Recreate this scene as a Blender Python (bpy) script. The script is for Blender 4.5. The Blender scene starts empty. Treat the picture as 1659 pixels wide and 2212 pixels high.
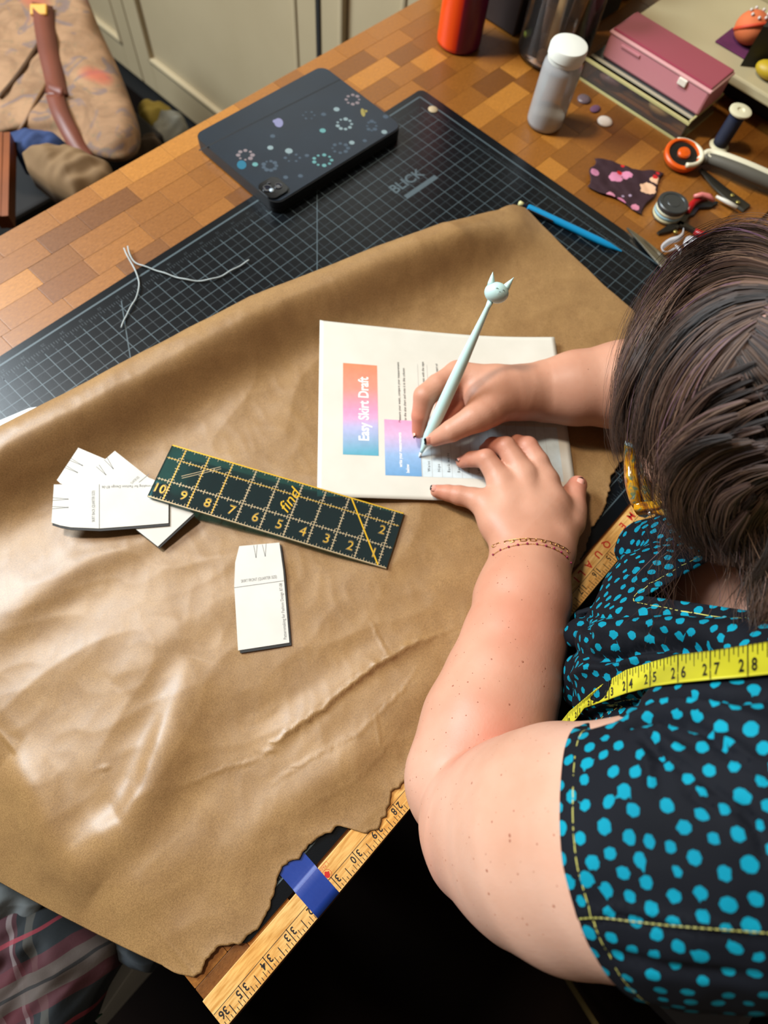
import bpy, bmesh, math, random
import numpy as np
from mathutils import Vector, Matrix, noise as mnoise
from mathutils.kdtree import KDTree

# ------------------------------------------------------------------ camera
# work units are inches, table top at z = 0; TOP is its height over the floor
IN = 0.0254
TOP = 32.0
CAMPOS = np.array([7.5004, 2.9439, 23.5591])
CAMROT = np.array([[0.688825, -0.720898, 0.076335], [-0.648661, -0.659944, -0.379095], [0.323666, 0.211614, -0.922204]])      # rows: right, down, forward
FPX = 1321.04
C = bpy.context.scene.collection

def m3(p):
    p = np.asarray(p, float)
    return np.stack([p[..., 0], p[..., 1], p[..., 2] + TOP], -1) * IN

cam_d = bpy.data.cameras.new('camera')
cam = bpy.data.objects.new('camera', cam_d)
C.objects.link(cam)
bpy.context.scene.camera = cam
cam_d.sensor_fit = 'VERTICAL'
cam_d.sensor_height = 36.0
cam_d.lens = FPX / 2212.0 * 36.0
cam_d.clip_start = 0.01
M = Matrix.Identity(4)
pw = m3(CAMPOS)
for i in range(3):
    M[i][0] = CAMROT[0][i]; M[i][1] = -CAMROT[1][i]; M[i][2] = -CAMROT[2][i]; M[i][3] = pw[i]
cam.matrix_world = M
cam_d.dof.use_dof = True
cam_d.dof.focus_distance = 19.2 * IN
cam_d.dof.aperture_fstop = 5.4
cam_d.dof.aperture_blades = 0

# ------------------------------------------------------------------ world, lights, exposure
sc = bpy.context.scene
sc.view_settings.view_transform = 'Standard'
sc.view_settings.look = 'None'
sc.view_settings.gamma = 1.0
sc.view_settings.use_curve_mapping = False
sc.view_settings.exposure = 0.0
wd = bpy.data.worlds.new('room_light')
sc.world = wd
wd.use_nodes = True
bg = wd.node_tree.nodes['Background']
bg.inputs[0].default_value = (1.0, 0.80, 0.60, 1)
bg.inputs[1].default_value = 0.125

def area(name, loc, target, size, size_y, power, col):
    d = bpy.data.lights.new(name, 'AREA')
    d.shape = 'RECTANGLE'; d.size = size * IN; d.size_y = size_y * IN
    d.energy = power; d.color = col
    o = bpy.data.objects.new(name, d)
    C.objects.link(o)
    o.location = m3(loc)
    v = Vector(m3(target) - m3(loc))
    o.rotation_euler = v.to_track_quat('-Z', 'Y').to_euler()
    return o
area('window_daylight', (-16, 98, 70), (14, 8, 0), 42, 38, 150, (0.78, 0.91, 1.0))
area('ceiling_lamp', (4, 56, 96), (16, 8, 0), 11, 11, 53, (1.0, 0.86, 0.70))

# ------------------------------------------------------------------ helpers
def W(u, v, z=0.1):
    """point of the room at height z that the photograph shows at (u, v)"""
    d = CAMROT.T @ np.array([(u - 829.5) / FPX, (v - 1106.0) / FPX, 1.0])
    return CAMPOS + d * ((z - CAMPOS[2]) / d[2])

def depth(P):
    return float((np.asarray(P) - CAMPOS) @ CAMROT[2])

def tag(o, label=None, cat=None, group=None, kind=None):
    if label: o['label'] = label
    if cat: o['category'] = cat
    if group: o['group'] = group
    if kind: o['kind'] = kind
    return o

def thing(name, label, cat, loc, group=None):
    o = bpy.data.objects.new(name, None)
    o.empty_display_size = 0.02
    C.objects.link(o)
    o.location = m3(loc)
    return tag(o, label, cat, group)

def origin_of(parent):
    p = Vector((0, 0, 0))
    while parent is not None:
        p = p + parent.location
        parent = parent.parent
    return np.array(p)

def mesh(name, verts, faces, mat, parent=None, smooth=False, cols=None, uv=None, at=None):
    """one mesh object from verts in inches (world) and faces"""
    V = m3(np.asarray(verts, float).reshape(-1, 3))
    me = bpy.data.meshes.new(name)
    o = bpy.data.objects.new(name, me)
    base = origin_of(parent) if parent is not None else np.zeros(3)
    if at is not None: org = m3(at)
    elif parent is None: org = np.array([V[:, 0].mean(), V[:, 1].mean(), V[:, 2].min()])
    else: org = V.mean(0)
    me.from_pydata((V - org).tolist(), [], faces if isinstance(faces, list) else faces.tolist())
    C.objects.link(o)
    if parent is not None:
        o.parent = parent
        o.location = org - base
    else:
        o.location = org
    if isinstance(mat, (list, tuple)):
        for m_ in mat: me.materials.append(m_)
    else: me.materials.append(mat)
    if smooth: me.polygons.foreach_set('use_smooth', [True] * len(me.polygons))
    if cols is not None:
        for nm, arr in cols.items():
            arr = np.asarray(arr, float)
            if arr.ndim == 1:
                a = me.attributes.new(nm, 'FLOAT', 'POINT'); a.data.foreach_set('value', arr)
            else:
                a = me.attributes.new(nm, 'FLOAT_VECTOR', 'POINT'); a.data.foreach_set('vector', arr.ravel())
    me.update()
    return o

class MB:
    """collects shapes, then links them as ONE mesh"""
    def __init__(s): s.v = []; s.f = []
    def add(s, verts, faces):
        b = len(s.v)
        s.v += [tuple(map(float, p)) for p in verts]
        s.f += [tuple(int(i) + b for i in f) for f in faces]
        return s
    def box(s, c, size, ax=None, bev=0.0):
        """box centre c, full size, ax = 3 row unit axes"""
        c = np.array(c, float); h = np.array(size, float) / 2
        A = np.eye(3) if ax is None else np.array(ax, float)
        if bev <= 0:
            P = [c + (A.T @ (np.array([x, y, z]) * h)) for x in (-1, 1) for y in (-1, 1) for z in (-1, 1)]
            return s.add(P, [(0, 1, 3, 2), (4, 6, 7, 5), (0, 4, 5, 1), (2, 3, 7, 6), (0, 2, 6, 4), (1, 5, 7, 3)])
        b = min(bev, h.min() * .9)
        bm = bmesh.new(); bmesh.ops.create_cube(bm, size=1)
        for v in bm.verts: v.co = Vector((v.co.x * 2 * h[0], v.co.y * 2 * h[1], v.co.z * 2 * h[2]))
        bmesh.ops.bevel(bm, geom=bm.edges[:], offset=b, segments=2, affect='EDGES', profile=0.5)
        bm.verts.index_update()
        P = [c + A.T @ np.array(v.co) for v in bm.verts]
        F = [tuple(v.index for v in f.verts) for f in bm.faces]
        bm.free()
        return s.add(P, F)
    def tube(s, pts, r, n=8, cap=True, closed=False):
        pts = np.array(pts, float); m = len(pts)
        r = np.full(m, r) if np.isscalar(r) else np.array(r, float)
        T = np.gradient(pts, axis=0) if not closed else np.roll(pts, -1, 0) - np.roll(pts, 1, 0)
        T /= np.linalg.norm(T, axis=1)[:, None] + 1e-12
        a = np.array([0, 0, 1.0]) if abs(T[0][2]) < .9 else np.array([1.0, 0, 0])
        N = np.cross(T[0], a); N /= np.linalg.norm(N)
        V = []
        for i in range(m):
            N = N - T[i] * (N @ T[i]); N /= np.linalg.norm(N) + 1e-12
            B = np.cross(T[i], N)
            for k in range(n):
                t = 2 * math.pi * k / n
                V.append(pts[i] + r[i] * (math.cos(t) * N + math.sin(t) * B))
        F = []
        for i in range(m if closed else m - 1):
            j = (i + 1) % m
            for k in range(n):
                l = (k + 1) % n
                F.append((i * n + k, i * n + l, j * n + l, j * n + k))
        if cap and not closed:
            F.append(tuple(range(n))[::-1]); F.append(tuple((m - 1) * n + k for k in range(n)))
        return s.add(V, F)
    def lathe(s, base, axis, prof, n=32, sx=1.0):
        """prof: (radius, height) along axis from base"""
        base = np.array(base, float); A = np.array(axis, float); A /= np.linalg.norm(A)
        a = np.array([0, 0, 1.0]) if abs(A[2]) < .9 else np.array([1.0, 0, 0])
        N = np.cross(A, a); N /= np.linalg.norm(N); B = np.cross(A, N)
        V = []; F = []; m = len(prof)
        for (r, h) in prof:
            for k in range(n):
                t = 2 * math.pi * k / n
                V.append(base + A * h + r * (math.cos(t) * N * sx + math.sin(t) * B))
        for i in range(m - 1):
            for k in range(n):
                l = (k + 1) % n
                F.append((i * n + k, i * n + l, (i + 1) * n + l, (i + 1) * n + k))
        if prof[0][0] > 1e-6: F.append(tuple(range(n))[::-1])
        if prof[-1][0] > 1e-6: F.append(tuple((m - 1) * n + k for k in range(n)))
        return s.add(V, F)
    def ball(s, c, r, n=12, ax=None):
        c = np.array(c, float); r = np.full(3, r) if np.isscalar(r) else np.array(r, float)
        A = np.eye(3) if ax is None else np.array(ax, float)
        V = []; F = []
        for i in range(n + 1):
            p = math.pi * i / n
            for k in range(2 * n):
                t = math.pi * k / n
                V.append(c + A.T @ (np.array([math.sin(p) * math.cos(t), math.sin(p) * math.sin(t), math.cos(p)]) * r))
        for i in range(n):
            for k in range(2 * n):
                l = (k + 1) % (2 * n)
                F.append((i * 2 * n + k, (i + 1) * 2 * n + k, (i + 1) * 2 * n + l, i * 2 * n + l))
        return s.add(V, F)
    def prism(s, poly, z0, z1, ch=0.0):
        """poly: list of (x, y); z0/z1 floats or functions of (x, y)"""
        n = len(poly); poly = [(float(a), float(b)) for a, b in poly]
        ar = sum(poly[i][0] * poly[(i + 1) % n][1] - poly[(i + 1) % n][0] * poly[i][1] for i in range(n))
        if ar < 0: poly = poly[::-1]
        f0 = z0 if callable(z0) else (lambda x, y: z0)
        f1 = z1 if callable(z1) else (lambda x, y: z1)
        V = [(x, y, f0(x, y)) for x, y in poly] + [(x, y, f1(x, y)) for x, y in poly]
        F = [tuple(range(n))[::-1], tuple(range(n, 2 * n))] + [(i, (i + 1) % n, n + (i + 1) % n, n + i) for i in range(n)]
        return s.add(V, F)
    def build(s, name, mat, parent=None, smooth=False, **k):
        return mesh(name, s.v, s.f, mat, parent, smooth, **k)

def rrect(w, h, r, n=6):
    P = []
    for cx, cy, a0 in ((w / 2 - r, h / 2 - r, 0), (-w / 2 + r, h / 2 - r, 90), (-w / 2 + r, -h / 2 + r, 180), (w / 2 - r, -h / 2 + r, 270)):
        for k in range(n + 1):
            a = math.radians(a0 + 90 * k / n)
            P.append((cx + r * math.cos(a), cy + r * math.sin(a)))
    return P

def unit(v):
    v = np.array(v, float); return v / (np.linalg.norm(v) + 1e-12)

def frame2(o, xdir, ydir=None):
    """returns f(x, y, z) -> world, for a flat thing at o with its x along xdir (horizontal)"""
    X = unit([xdir[0], xdir[1], 0]); Y = np.array([-X[1], X[0], 0]); o = np.array(o, float)
    return lambda x, y, z=0.0: o + X * x + Y * y + np.array([0, 0, z])

def auto_smooth(o, ang=35):
    me = o.data
    me.polygons.foreach_set('use_smooth', [True] * len(me.polygons))
    bm = bmesh.new(); bm.from_mesh(me)
    for e in bm.edges:
        if len(e.link_faces) == 2 and e.calc_face_angle(0) > math.radians(ang): e.smooth = False
    bm.to_mesh(me); bm.free()
    return o

TEXTCACHE = {}
def text_verts(s, size, bold=False, xs=1.0, align='CENTER', shear=0.0, spacing=1.0):
    """flat glyph outlines filled with faces, in inches, centred on 0,0"""
    cu = bpy.data.curves.new('t', 'FONT')
    cu.body = s; cu.size = 1.0; cu.align_x = align; cu.align_y = 'CENTER'; cu.resolution_u = 3
    cu.shear = shear; cu.space_character = spacing
    if bold: cu.offset = 0.022
    o = bpy.data.objects.new('t', cu)
    me = bpy.data.meshes.new_from_object(o)
    V = np.array([v.co[:] for v in me.vertices]) if len(me.vertices) else np.zeros((0, 3))
    F = [tuple(p.vertices) for p in me.polygons]
    bpy.data.meshes.remove(me); bpy.data.objects.remove(o); bpy.data.curves.remove(cu)
    V = V * size; V[:, 0] *= xs
    return V, F

def text_on(mb, s, size, fn, x, y, ang=0.0, **k):
    """glyphs laid on fn(x, y) at x, y, turned by ang degrees"""
    V, F = text_verts(s, size, **k)
    c, n = math.cos(math.radians(ang)), math.sin(math.radians(ang))
    P = [fn(x + c * p[0] - n * p[1], y + n * p[0] + c * p[1]) for p in V]
    mb.add(P, F)

def outline_on(mb, s, size, fn, x, y, w=.016):
    cu = bpy.data.curves.new('t', 'FONT'); cu.body = s; cu.size = size; cu.align_x = 'CENTER'; cu.align_y = 'CENTER'; cu.resolution_u = 3
    cu.fill_mode = 'NONE'; cu.bevel_depth = w / 2; cu.bevel_resolution = 0
    o = bpy.data.objects.new('t', cu); me = bpy.data.meshes.new_from_object(o)
    mb.add([fn(x + v.co.x, y + v.co.y) for v in me.vertices], [tuple(p.vertices) for p in me.polygons])
    bpy.data.meshes.remove(me); bpy.data.objects.remove(o); bpy.data.curves.remove(cu)

# ------------------------------------------------------------------ materials
def nm(name, col, rough=0.5, **k):
    m = bpy.data.materials.new(name); m.use_nodes = True
    b = m.node_tree.nodes['Principled BSDF']
    b.inputs['Base Color'].default_value = (*col, 1)
    b.inputs['Roughness'].default_value = rough
    for kk, v in k.items():
        b.inputs[kk.replace('_', ' ')].default_value = v
    return m

def srgb(r, g, b):
    f = lambda c: (c / 255 / 12.92) if c / 255 <= .04045 else ((c / 255 + .055) / 1.055) ** 2.4
    return (f(r), f(g), f(b))

class NT:
    def __init__(s, m):
        s.m = m; s.t = m.node_tree; s.b = s.t.nodes['Principled BSDF']
    def n(s, typ, ins=None, **props):
        nd = s.t.nodes.new(typ)
        for k, v in props.items(): setattr(nd, k, v)
        if ins:
            for k, v in ins.items():
                if isinstance(v, tuple) and len(v) == 2 and hasattr(v[0], 'outputs'): s.t.links.new(v[0].outputs[v[1]], nd.inputs[k])
                elif hasattr(v, 'outputs'): s.t.links.new(v.outputs[0], nd.inputs[k])
                else: nd.inputs[k].default_value = v
        return nd
    def l(s, a, k, o=0): s.t.links.new(a.outputs[o], s.b.inputs[k])
    def coord(s, scale=(1, 1, 1), what='Object', rot=(0, 0, 0)):
        tc = s.n('ShaderNodeTexCoord')
        mp = s.n('ShaderNodeMapping', {'Vector': (tc, what), 'Scale': scale, 'Rotation': rot})
        return mp
    def noise(s, vec, scale, detail=3, rough=.5, dist=0.0):
        return s.n('ShaderNodeTexNoise', {'Vector': vec, 'Scale': scale, 'Detail': detail, 'Roughness': rough, 'Distortion': dist})
    def ramp(s, fac, stops, interp='LINEAR'):
        r = s.n('ShaderNodeValToRGB', {'Fac': fac}); cr = r.color_ramp; cr.interpolation = interp
        while len(cr.elements) < len(stops): cr.elements.new(0.5)
        for e, (p, c) in zip(cr.elements, stops): e.position = p; e.color = (*c, 1)
        return r
    def math(s, op, a, b=0.0, c=0.0):
        nd = s.n('ShaderNodeMath', operation=op)
        for i, x in enumerate((a, b, c)):
            if isinstance(x, tuple): s.t.links.new(x[0].outputs[x[1]], nd.inputs[i])
            elif hasattr(x, 'outputs'): s.t.links.new(x.outputs[0], nd.inputs[i])
            else: nd.inputs[i].default_value = x
        return nd
    def mix(s, fac, a, b, typ='MIX'):
        nd = s.n('ShaderNodeMix', data_type='RGBA', blend_type=typ)
        for i, x in ((0, fac), (6, a), (7, b)):
            if isinstance(x, tuple) and hasattr(x[0], 'outputs'): s.t.links.new(x[0].outputs[x[1]], nd.inputs[i])
            elif hasattr(x, 'outputs'): s.t.links.new(x.outputs[0], nd.inputs[i])
            elif i == 0: nd.inputs[0].default_value = x
            else: nd.inputs[i].default_value = (*x[:3], 1)
        return nd
    def out(s, nd): return (nd, 2)
    def bump(s, h, strength=.3, dist=.001):
        b = s.n('ShaderNodeBump', {'Height': h, 'Strength': strength, 'Distance': dist})
        s.l(b, 'Normal'); return b

def noisy(name, a, b, scale=40, rough=.6, bump=0.0, bscale=None, what='Object', bd=.0005, **k):
    m = nm(name, a, rough, **k); t = NT(m); c = t.coord(what=what)
    n = t.noise(c, scale, 4)
    r = t.ramp(n, [(.3, a), (.7, b)]); t.l(r, 'Base Color')
    if bump:
        n2 = t.noise(c, bscale or scale * 4, 3); t.bump(n2, bump, bd)
    return m
# ------------------------------------------------------------------ the room
random.seed(4)
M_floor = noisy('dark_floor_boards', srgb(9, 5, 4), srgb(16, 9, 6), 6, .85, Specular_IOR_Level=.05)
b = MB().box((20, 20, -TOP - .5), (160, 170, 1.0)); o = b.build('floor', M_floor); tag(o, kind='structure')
M_wall = noisy('cream_wall_paint', srgb(190, 180, 150), srgb(196, 186, 158), 3, .7)
o = MB().box((20, 106, 8), (160, 1, 80)).build('wall_back', M_wall); tag(o, kind='structure')
o = MB().box((100, 20, 8), (1, 171, 80)).build('wall_right', M_wall); tag(o, kind='structure')

# cream panelled cupboard standing against the far end of the table
M_cream = noisy('cream_cabinet_paint', srgb(168, 151, 120), srgb(176, 159, 128), 4, .38)
M_gap = nm('plinth_black_and_gap_shade', (.01, .009, .008), .8)
cup = thing('cupboard', 'tall cream painted cupboard with panelled doors behind the table', 'cupboard', (50, 70, -TOP))
MB().box((51.2, 68, 2), (8.0, 72, 60)).build('body', M_cream, cup)
MB().box((50.5, 68, -30), (7.6, 72, 4)).build('plinth', M_gap, cup)
def panel_door(y0, y1, z0, z1, rail, railb):
    x = 46.0
    d = MB()
    th = 0.8
    d.box((x + th / 2, (y0 + y1) / 2, (z0 + z1) / 2), (th * .5, y1 - y0 - .1, z1 - z0 - .1))
    for (a, bb, c, e) in ((y0, y0 + rail, z0, z1), (y1 - rail, y1, z0, z1), (y0 + rail, y1 - rail, z0, z0 + railb), (y0 + rail, y1 - rail, z1 - rail, z1)):
        d.box((x + .1, (a + bb) / 2, (c + e) / 2), (.62, bb - a, e - c), bev=.06)
    o = d.build('door', M_cream, cup)
    m = MB()
    a, bb, c, e = y0 + rail, y1 - rail, z0 + railb, z1 - rail
    w = .55
    for (p, q) in (((a, c), (bb, c)), ((a, e), (bb, e)), ((a, c), (a, e)), ((bb, c), (bb, e))):
        m.box((x + .1, (p[0] + q[0]) / 2, (p[1] + q[1]) / 2), (.95, abs(p[0] - q[0]) + w, abs(p[1] - q[1]) + w), bev=.2)
    m.build('moulding', M_cream, o)
    return o
panel_door(43.75, 74.9, -28, 30, 2.7, 3.9)
panel_door(75.1, 103.5, -28, 30, 2.7, 3.3)
panel_door(32.4, 43.45, -28, 30, 2.4, 3.4)
MB().box((46.0, 43.6, 1), (.7, .42, 58)).build('gap_shade_strip', M_gap, cup)  # flush black strip, painted in for the shade between the doors

# ------------------------------------------------------------------ butcher block table
def wood_mat():
    m = nm('oiled_butcher_block', (.3, .15, .05), .42, Coat_Weight=.10, Coat_Roughness=.32)
    t = NT(m)
    oi = t.n('ShaderNodeObjectInfo')
    base = t.ramp((oi, 'Random'), [(0, srgb(104, 62, 20)), (.22, srgb(136, 86, 28)), (.45, srgb(122, 74, 22)), (.62, srgb(152, 98, 34)), (.8, srgb(138, 88, 32)), (.93, srgb(170, 114, 44))])
    c = t.coord((.35, 1, 1), rot=(0, 0, .3))
    g = t.noise(c, 55, 5, .6, 1.2)
    gr = t.ramp(g, [(.3, (.72, .66, .6)), (.62, (1.1, 1.07, 1.02))])
    mx = t.mix(1.0, base, gr, 'MULTIPLY')
    c2 = t.coord((1, 1, 1), 'Object')
    big = t.noise(c2, 14, 2)
    g2 = t.ramp(big, [(.35, (.82, .78, .72)), (.7, (1.1, 1.08, 1.0))])
    mx2 = t.mix(.7, (mx, 2), g2, 'MULTIPLY')
    t.l(mx2, 'Base Color', 2)
    rr = t.ramp(g, [(.3, (.36,) * 3), (.7, (.52,) * 3)]); t.l(rr, 'Roughness')
    t.bump(g, .12, .0004)
    return m
M_block = wood_mat()
M_core = noisy('glue_line_wood', srgb(70, 42, 20), srgb(84, 50, 24), 20, .6)
M_apron = noisy('dark_stained_wood', srgb(46, 20, 10), srgb(58, 27, 13), 9, .5)
table = thing('work_table', 'butcher block work table with a dark base', 'table', (28, 15, -TOP))
MB().box((31, 15.62, -.86), (62, 31.4, 1.48)).build('tabletop', M_core, table)
MB().box((31, 15.8, -3.4), (59, 27.5, 3.6)).build('apron', M_apron, table)
for x in (3.2, 58.5):
    for y in (3.2, 28.2):
        MB().box((x, y, -18.6), (2.6, 2.6, 26.8), bev=.2).build('leg', M_apron, table)
unit_block = bpy.data.meshes.new('block')
bb_ = MB().box((0, 0, 0), (1, 1, 1), bev=.02)
unit_block.from_pydata(bb_.v, [], bb_.f); unit_block.materials.append(M_block)
base = origin_of(table)
def block(x0, x1, y0, y1):
    o = bpy.data.objects.new('block', unit_block)
    C.objects.link(o); o.parent = table
    g = .014
    dz = random.uniform(-.006, .004)
    o.location = Vector(m3(((x0 + x1) / 2, (y0 + y1) / 2, -.06 + dz)) - base)
    o.scale = ((x1 - x0 - g) * IN, (y1 - y0 - g) * IN, .12 * IN)
def block_rows(xa, xb, ya, yb, rows, mean=2.5):
    h = (yb - ya) / rows
    for r in range(rows):
        x = xa; first = random.uniform(.4, 1) * mean
        while x < xb - .05:
            w = first if x == xa else random.uniform(.7, 1.3) * mean
            first = mean
            e = x + w
            if e > xb - .8: e = xb
            block(x, e, ya + r * h, ya + (r + 1) * h); x = e
block_rows(4, 62, 25.0, 31.32, 5, 2.55)
block_rows(36.6, 60, 5.8, 25.0, 14, 2.7)
block_rows(0, 3.6, .02, 5.6, 4, 2.2)
# the rest of the top, which the mat and the paper hide, in one piece
hid = MB().box((19.3, 15.3, -.075), (31.3, 19.4, .11)).box((33, 2.8, -.075), (58, 5.5, .11)).box((1.8, 15.3, -.075), (3.6, 19.4, .11))
hid.build('covered_wood', M_block, table)

# ------------------------------------------------------------------ cutting mat
MX0, MX1, MY0, MY1 = 1.73, 36.69, 1.12, 25.30
ZM = .10
M_mat = nm('black_mat_vinyl', srgb(8, 12, 16), .30, Specular_IOR_Level=.35)
t = NT(M_mat); c_ = t.coord(); n_ = t.noise(c_, 900, 2); t.bump(n_, .25, .0002)
M_print = nm('grey_mat_print', srgb(72, 86, 92), .42)
M_printdim = nm('dim_mat_print', srgb(42, 52, 57), .42)
mat_t = thing('cutting_mat', 'large black self-healing cutting mat with a pale grey inch grid', 'cutting mat', ((MX0 + MX1) / 2, (MY0 + MY1) / 2, 0))
mp = rrect(MX1 - MX0, MY1 - MY0, .35); cxm, cym = (MX0 + MX1) / 2, (MY0 + MY1) / 2
MB().prism([(x + cxm, y + cym) for x, y in mp], 0.002, ZM).build('mat_sheet', M_mat, mat_t)
GX0, GX1, GY0, GY1 = 2.46, 35.46, 1.85, 24.40
g1 = MB(); g2 = MB()
def ln(mb, x0, y0, x1, y1, w, z=ZM + .0025):
    d = np.array([x1 - x0, y1 - y0]); L = np.linalg.norm(d); d /= L; n = np.array([-d[1], d[0]]) * w / 2
    P = [(x0 + n[0], y0 + n[1], z), (x0 - n[0], y0 - n[1], z), (x1 - n[0], y1 - n[1], z), (x1 + n[0], y1 + n[1], z)]
    mb.add(P, [(0, 1, 2, 3)])
for i in range(34):
    x = GX0 + i; ln(g1, x, 2.2, x, GY1 - .2, .034)
for i in range(33):
    x = GX0 + i + .5; ln(g2, x, 2.2, x, GY1 - .35, .026)
for j in range(23):
    y = max(GY0 + j, 2.2); ln(g1, GX0, y, GX1, y, .034, ZM + .003)
for j in range(22):
    y = GY0 + j + .5; ln(g2, GX0, y, GX1, y, .026, ZM + .002)
for i in range(33 * 8):
    x = GX0 + i / 8.0; L = .28 if i % 4 == 0 else (.2 if i % 2 == 0 else .12)
    ln(g2, x, GY1, x, GY1 - L, .026); ln(g2, x, 1.66, x, 1.66 + L, .02)
for i in range(22 * 8):
    y = GY0 + i / 8.0; L = .28 if i % 4 == 0 else (.2 if i % 2 == 0 else .12)
    ln(g2, GX1 + .28, y, GX1 + .28 - L, y, .026); ln(g2, GX0 - .3, y, GX0 - .3 + L, y, .026)
# frame lines
for k, w in ((.0, .05),):
    ln(g1, GX0 - .38, 1.65, GX1 + .38, 1.65, w); ln(g1, GX0 - .38, MY1 - .42, GX1 + .62, MY1 - .42, .09)
    ln(g1, GX1 + .62, 1.65, GX1 + .62, MY1 - .42, .09); ln(g1, GX0 - .38, 1.65, GX0 - .38, MY1 - .42, w)
a0 = W(685, 410); a1 = W(685, 640); d_ = a1 - a0
ln(g1, *(a0 - d_ * .5)[:2], *(a1 + d_ * .6)[:2], .045, ZM + .004)
a0 = W(262, 650); a1 = W(286, 800); d_ = a1 - a0
ln(g1, *(a0)[:2], *(a1 + d_ * .6)[:2], .045, ZM + .004)
fl = lambda x, y: (x, y, ZM + .004)
for i in range(1, 33):
    text_on(g1, str(i), .22, fl, GX0 + i - .22, 2.06)
    text_on(g2, str(i), .2, fl, GX1 - i + .2, GY1 + .16, 180)
for i in range(1, 22):
    text_on(g2, str(i), .2, fl, GX1 + .42, GY1 - i, 90)
p_ = W(893, 395)
text_on(g1, 'BLICK', .85, fl, p_[0] - .2, p_[1] + .3, -2, bold=True)
ln(g1, p_[0] - 1.1, p_[1] - .45, p_[0] + 1.3, p_[1] - .5, .3, ZM + .004)
g1.build('grid_print', M_print, mat_t); g2.build('fine_print', M_printdim, mat_t)
# ------------------------------------------------------------------ kraft paper sheet
def kraft_mat(name='kraft_paper'):
    m = nm(name, srgb(146, 116, 76), .46, Specular_IOR_Level=.6, Coat_Weight=.08, Coat_Roughness=.35)
    t = NT(m); c = t.coord()
    a = t.noise(c, 30, 4, .6); r = t.ramp(a, [(.3, srgb(138, 104, 64)), (.7, srgb(153, 118, 74))])
    f = t.noise(c, 900, 3, .7); fr = t.ramp(f, [(.34, (.58, .55, .50)), (.62, (1.24, 1.24, 1.24))])
    mx = t.mix(.62, r, fr, 'MULTIPLY')
    fl = t.n('ShaderNodeTexVoronoi', {'Vector': c, 'Scale': 420.0, 'Randomness': 1.0})
    sp = t.ramp((fl, 'Distance'), [(.0, (.45, .4, .35)), (.09, (1, 1, 1))])
    mx2 = t.mix(.5, (mx, 2), sp, 'MULTIPLY')
    t.l(mx2, 'Base Color', 2)
    w = t.noise(c, 60, 3, .5); h = t.math('MULTIPLY_ADD', f, .8, w)
    t.bump(h, .22, .0003)
    return m
M_kraft = kraft_mat()
def poly_dist(P, pts):
    """signed distance of P (n,2) to a polyline; + is on its left"""
    best = np.full(len(P), 1e9); sg = np.ones(len(P)); tt = np.zeros(len(P)); n = len(pts) - 1
    for i in range(n):
        a, b = np.array(pts[i]), np.array(pts[i + 1]); d = b - a; L = d @ d
        t = np.clip(((P - a) @ d) / L, 0, 1); q = P - (a + t[:, None] * d)
        dist = np.linalg.norm(q, axis=1); cr = d[0] * (P[:, 1] - a[1]) - d[1] * (P[:, 0] - a[0])
        k = dist < best; best[k] = dist[k]; sg[k] = np.sign(cr[k]); tt[k] = (i + t[k]) / n
    return best * sg, tt
def P2(px, z=.25): return [tuple(W(u, v, z)[:2]) for u, v in px]
FOLDS = [  # pixel polyline, height, width on the left, width on the right
    (P2([(420, 1420), (368, 1550), (350, 1610), (318, 1700), (270, 1780), (130, 1850)], .4), .42, 1.0, .55),
    (P2([(-40, 1400), (60, 1300), (160, 1230), (300, 1170), (420, 1120)]), .20, .9, .7),
    (P2([(250, 1480), (330, 1390), (480, 1300), (640, 1240)]), .12, .8, .9),
    (P2([(620, 1780), (760, 1640), (880, 1520), (960, 1430)]), .14, .9, .7),
    (P2([(430, 1930), (560, 1790), (690, 1690), (860, 1600)]), .10, .8, .8),
    (P2([(570, 1640), (640, 1560), (720, 1500), (800, 1440), (905, 1385), (960, 1360)]), .11, .5, .25),
    (P2([(430, 1240), (560, 1180), (700, 1130)]), .06, .6, .5),
    (P2([(0, 1640), (60, 1700), (115, 1850), (200, 1930)], .4), .35, .7, .9),
    (P2([(900, 800), (1050, 720), (1250, 680)]), .10, 1.0, 1.0),
    (P2([(240, 1990), (330, 1900), (470, 1800)]), .10, .7, .7),
]
CREASES = [
    (P2([(570, 1632), (600, 1600), (650, 1560), (700, 1530), (740, 1490), (790, 1452), (840, 1420), (905, 1385), (980, 1360)]), .10, .075),
    (P2([(590, 1690), (700, 1620), (780, 1580), (860, 1500), (905, 1440)]), .035, .05),
    (P2([(800, 1340), (830, 1400), (850, 1440)]), .035, .05),
    (P2([(810, 1540), (822, 1612), (870, 1640)]), .035, .05),
    (P2([(870, 1560), (830, 1620), (760, 1690), (640, 1760)]), .018, .06),
    (P2([(370, 1710), (480, 1660), (560, 1640)]), .035, .05),
    (P2([(205, 1662), (240, 1656)]), .035, .05),
]
BK = [np.array(W(-60, 958, 1.35)[:2]), np.array(W(0, 922, 1.35)[:2]), np.array(W(540, 642, 1.3)[:2]), np.array(W(1075, 452, .75)[:2])]
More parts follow.
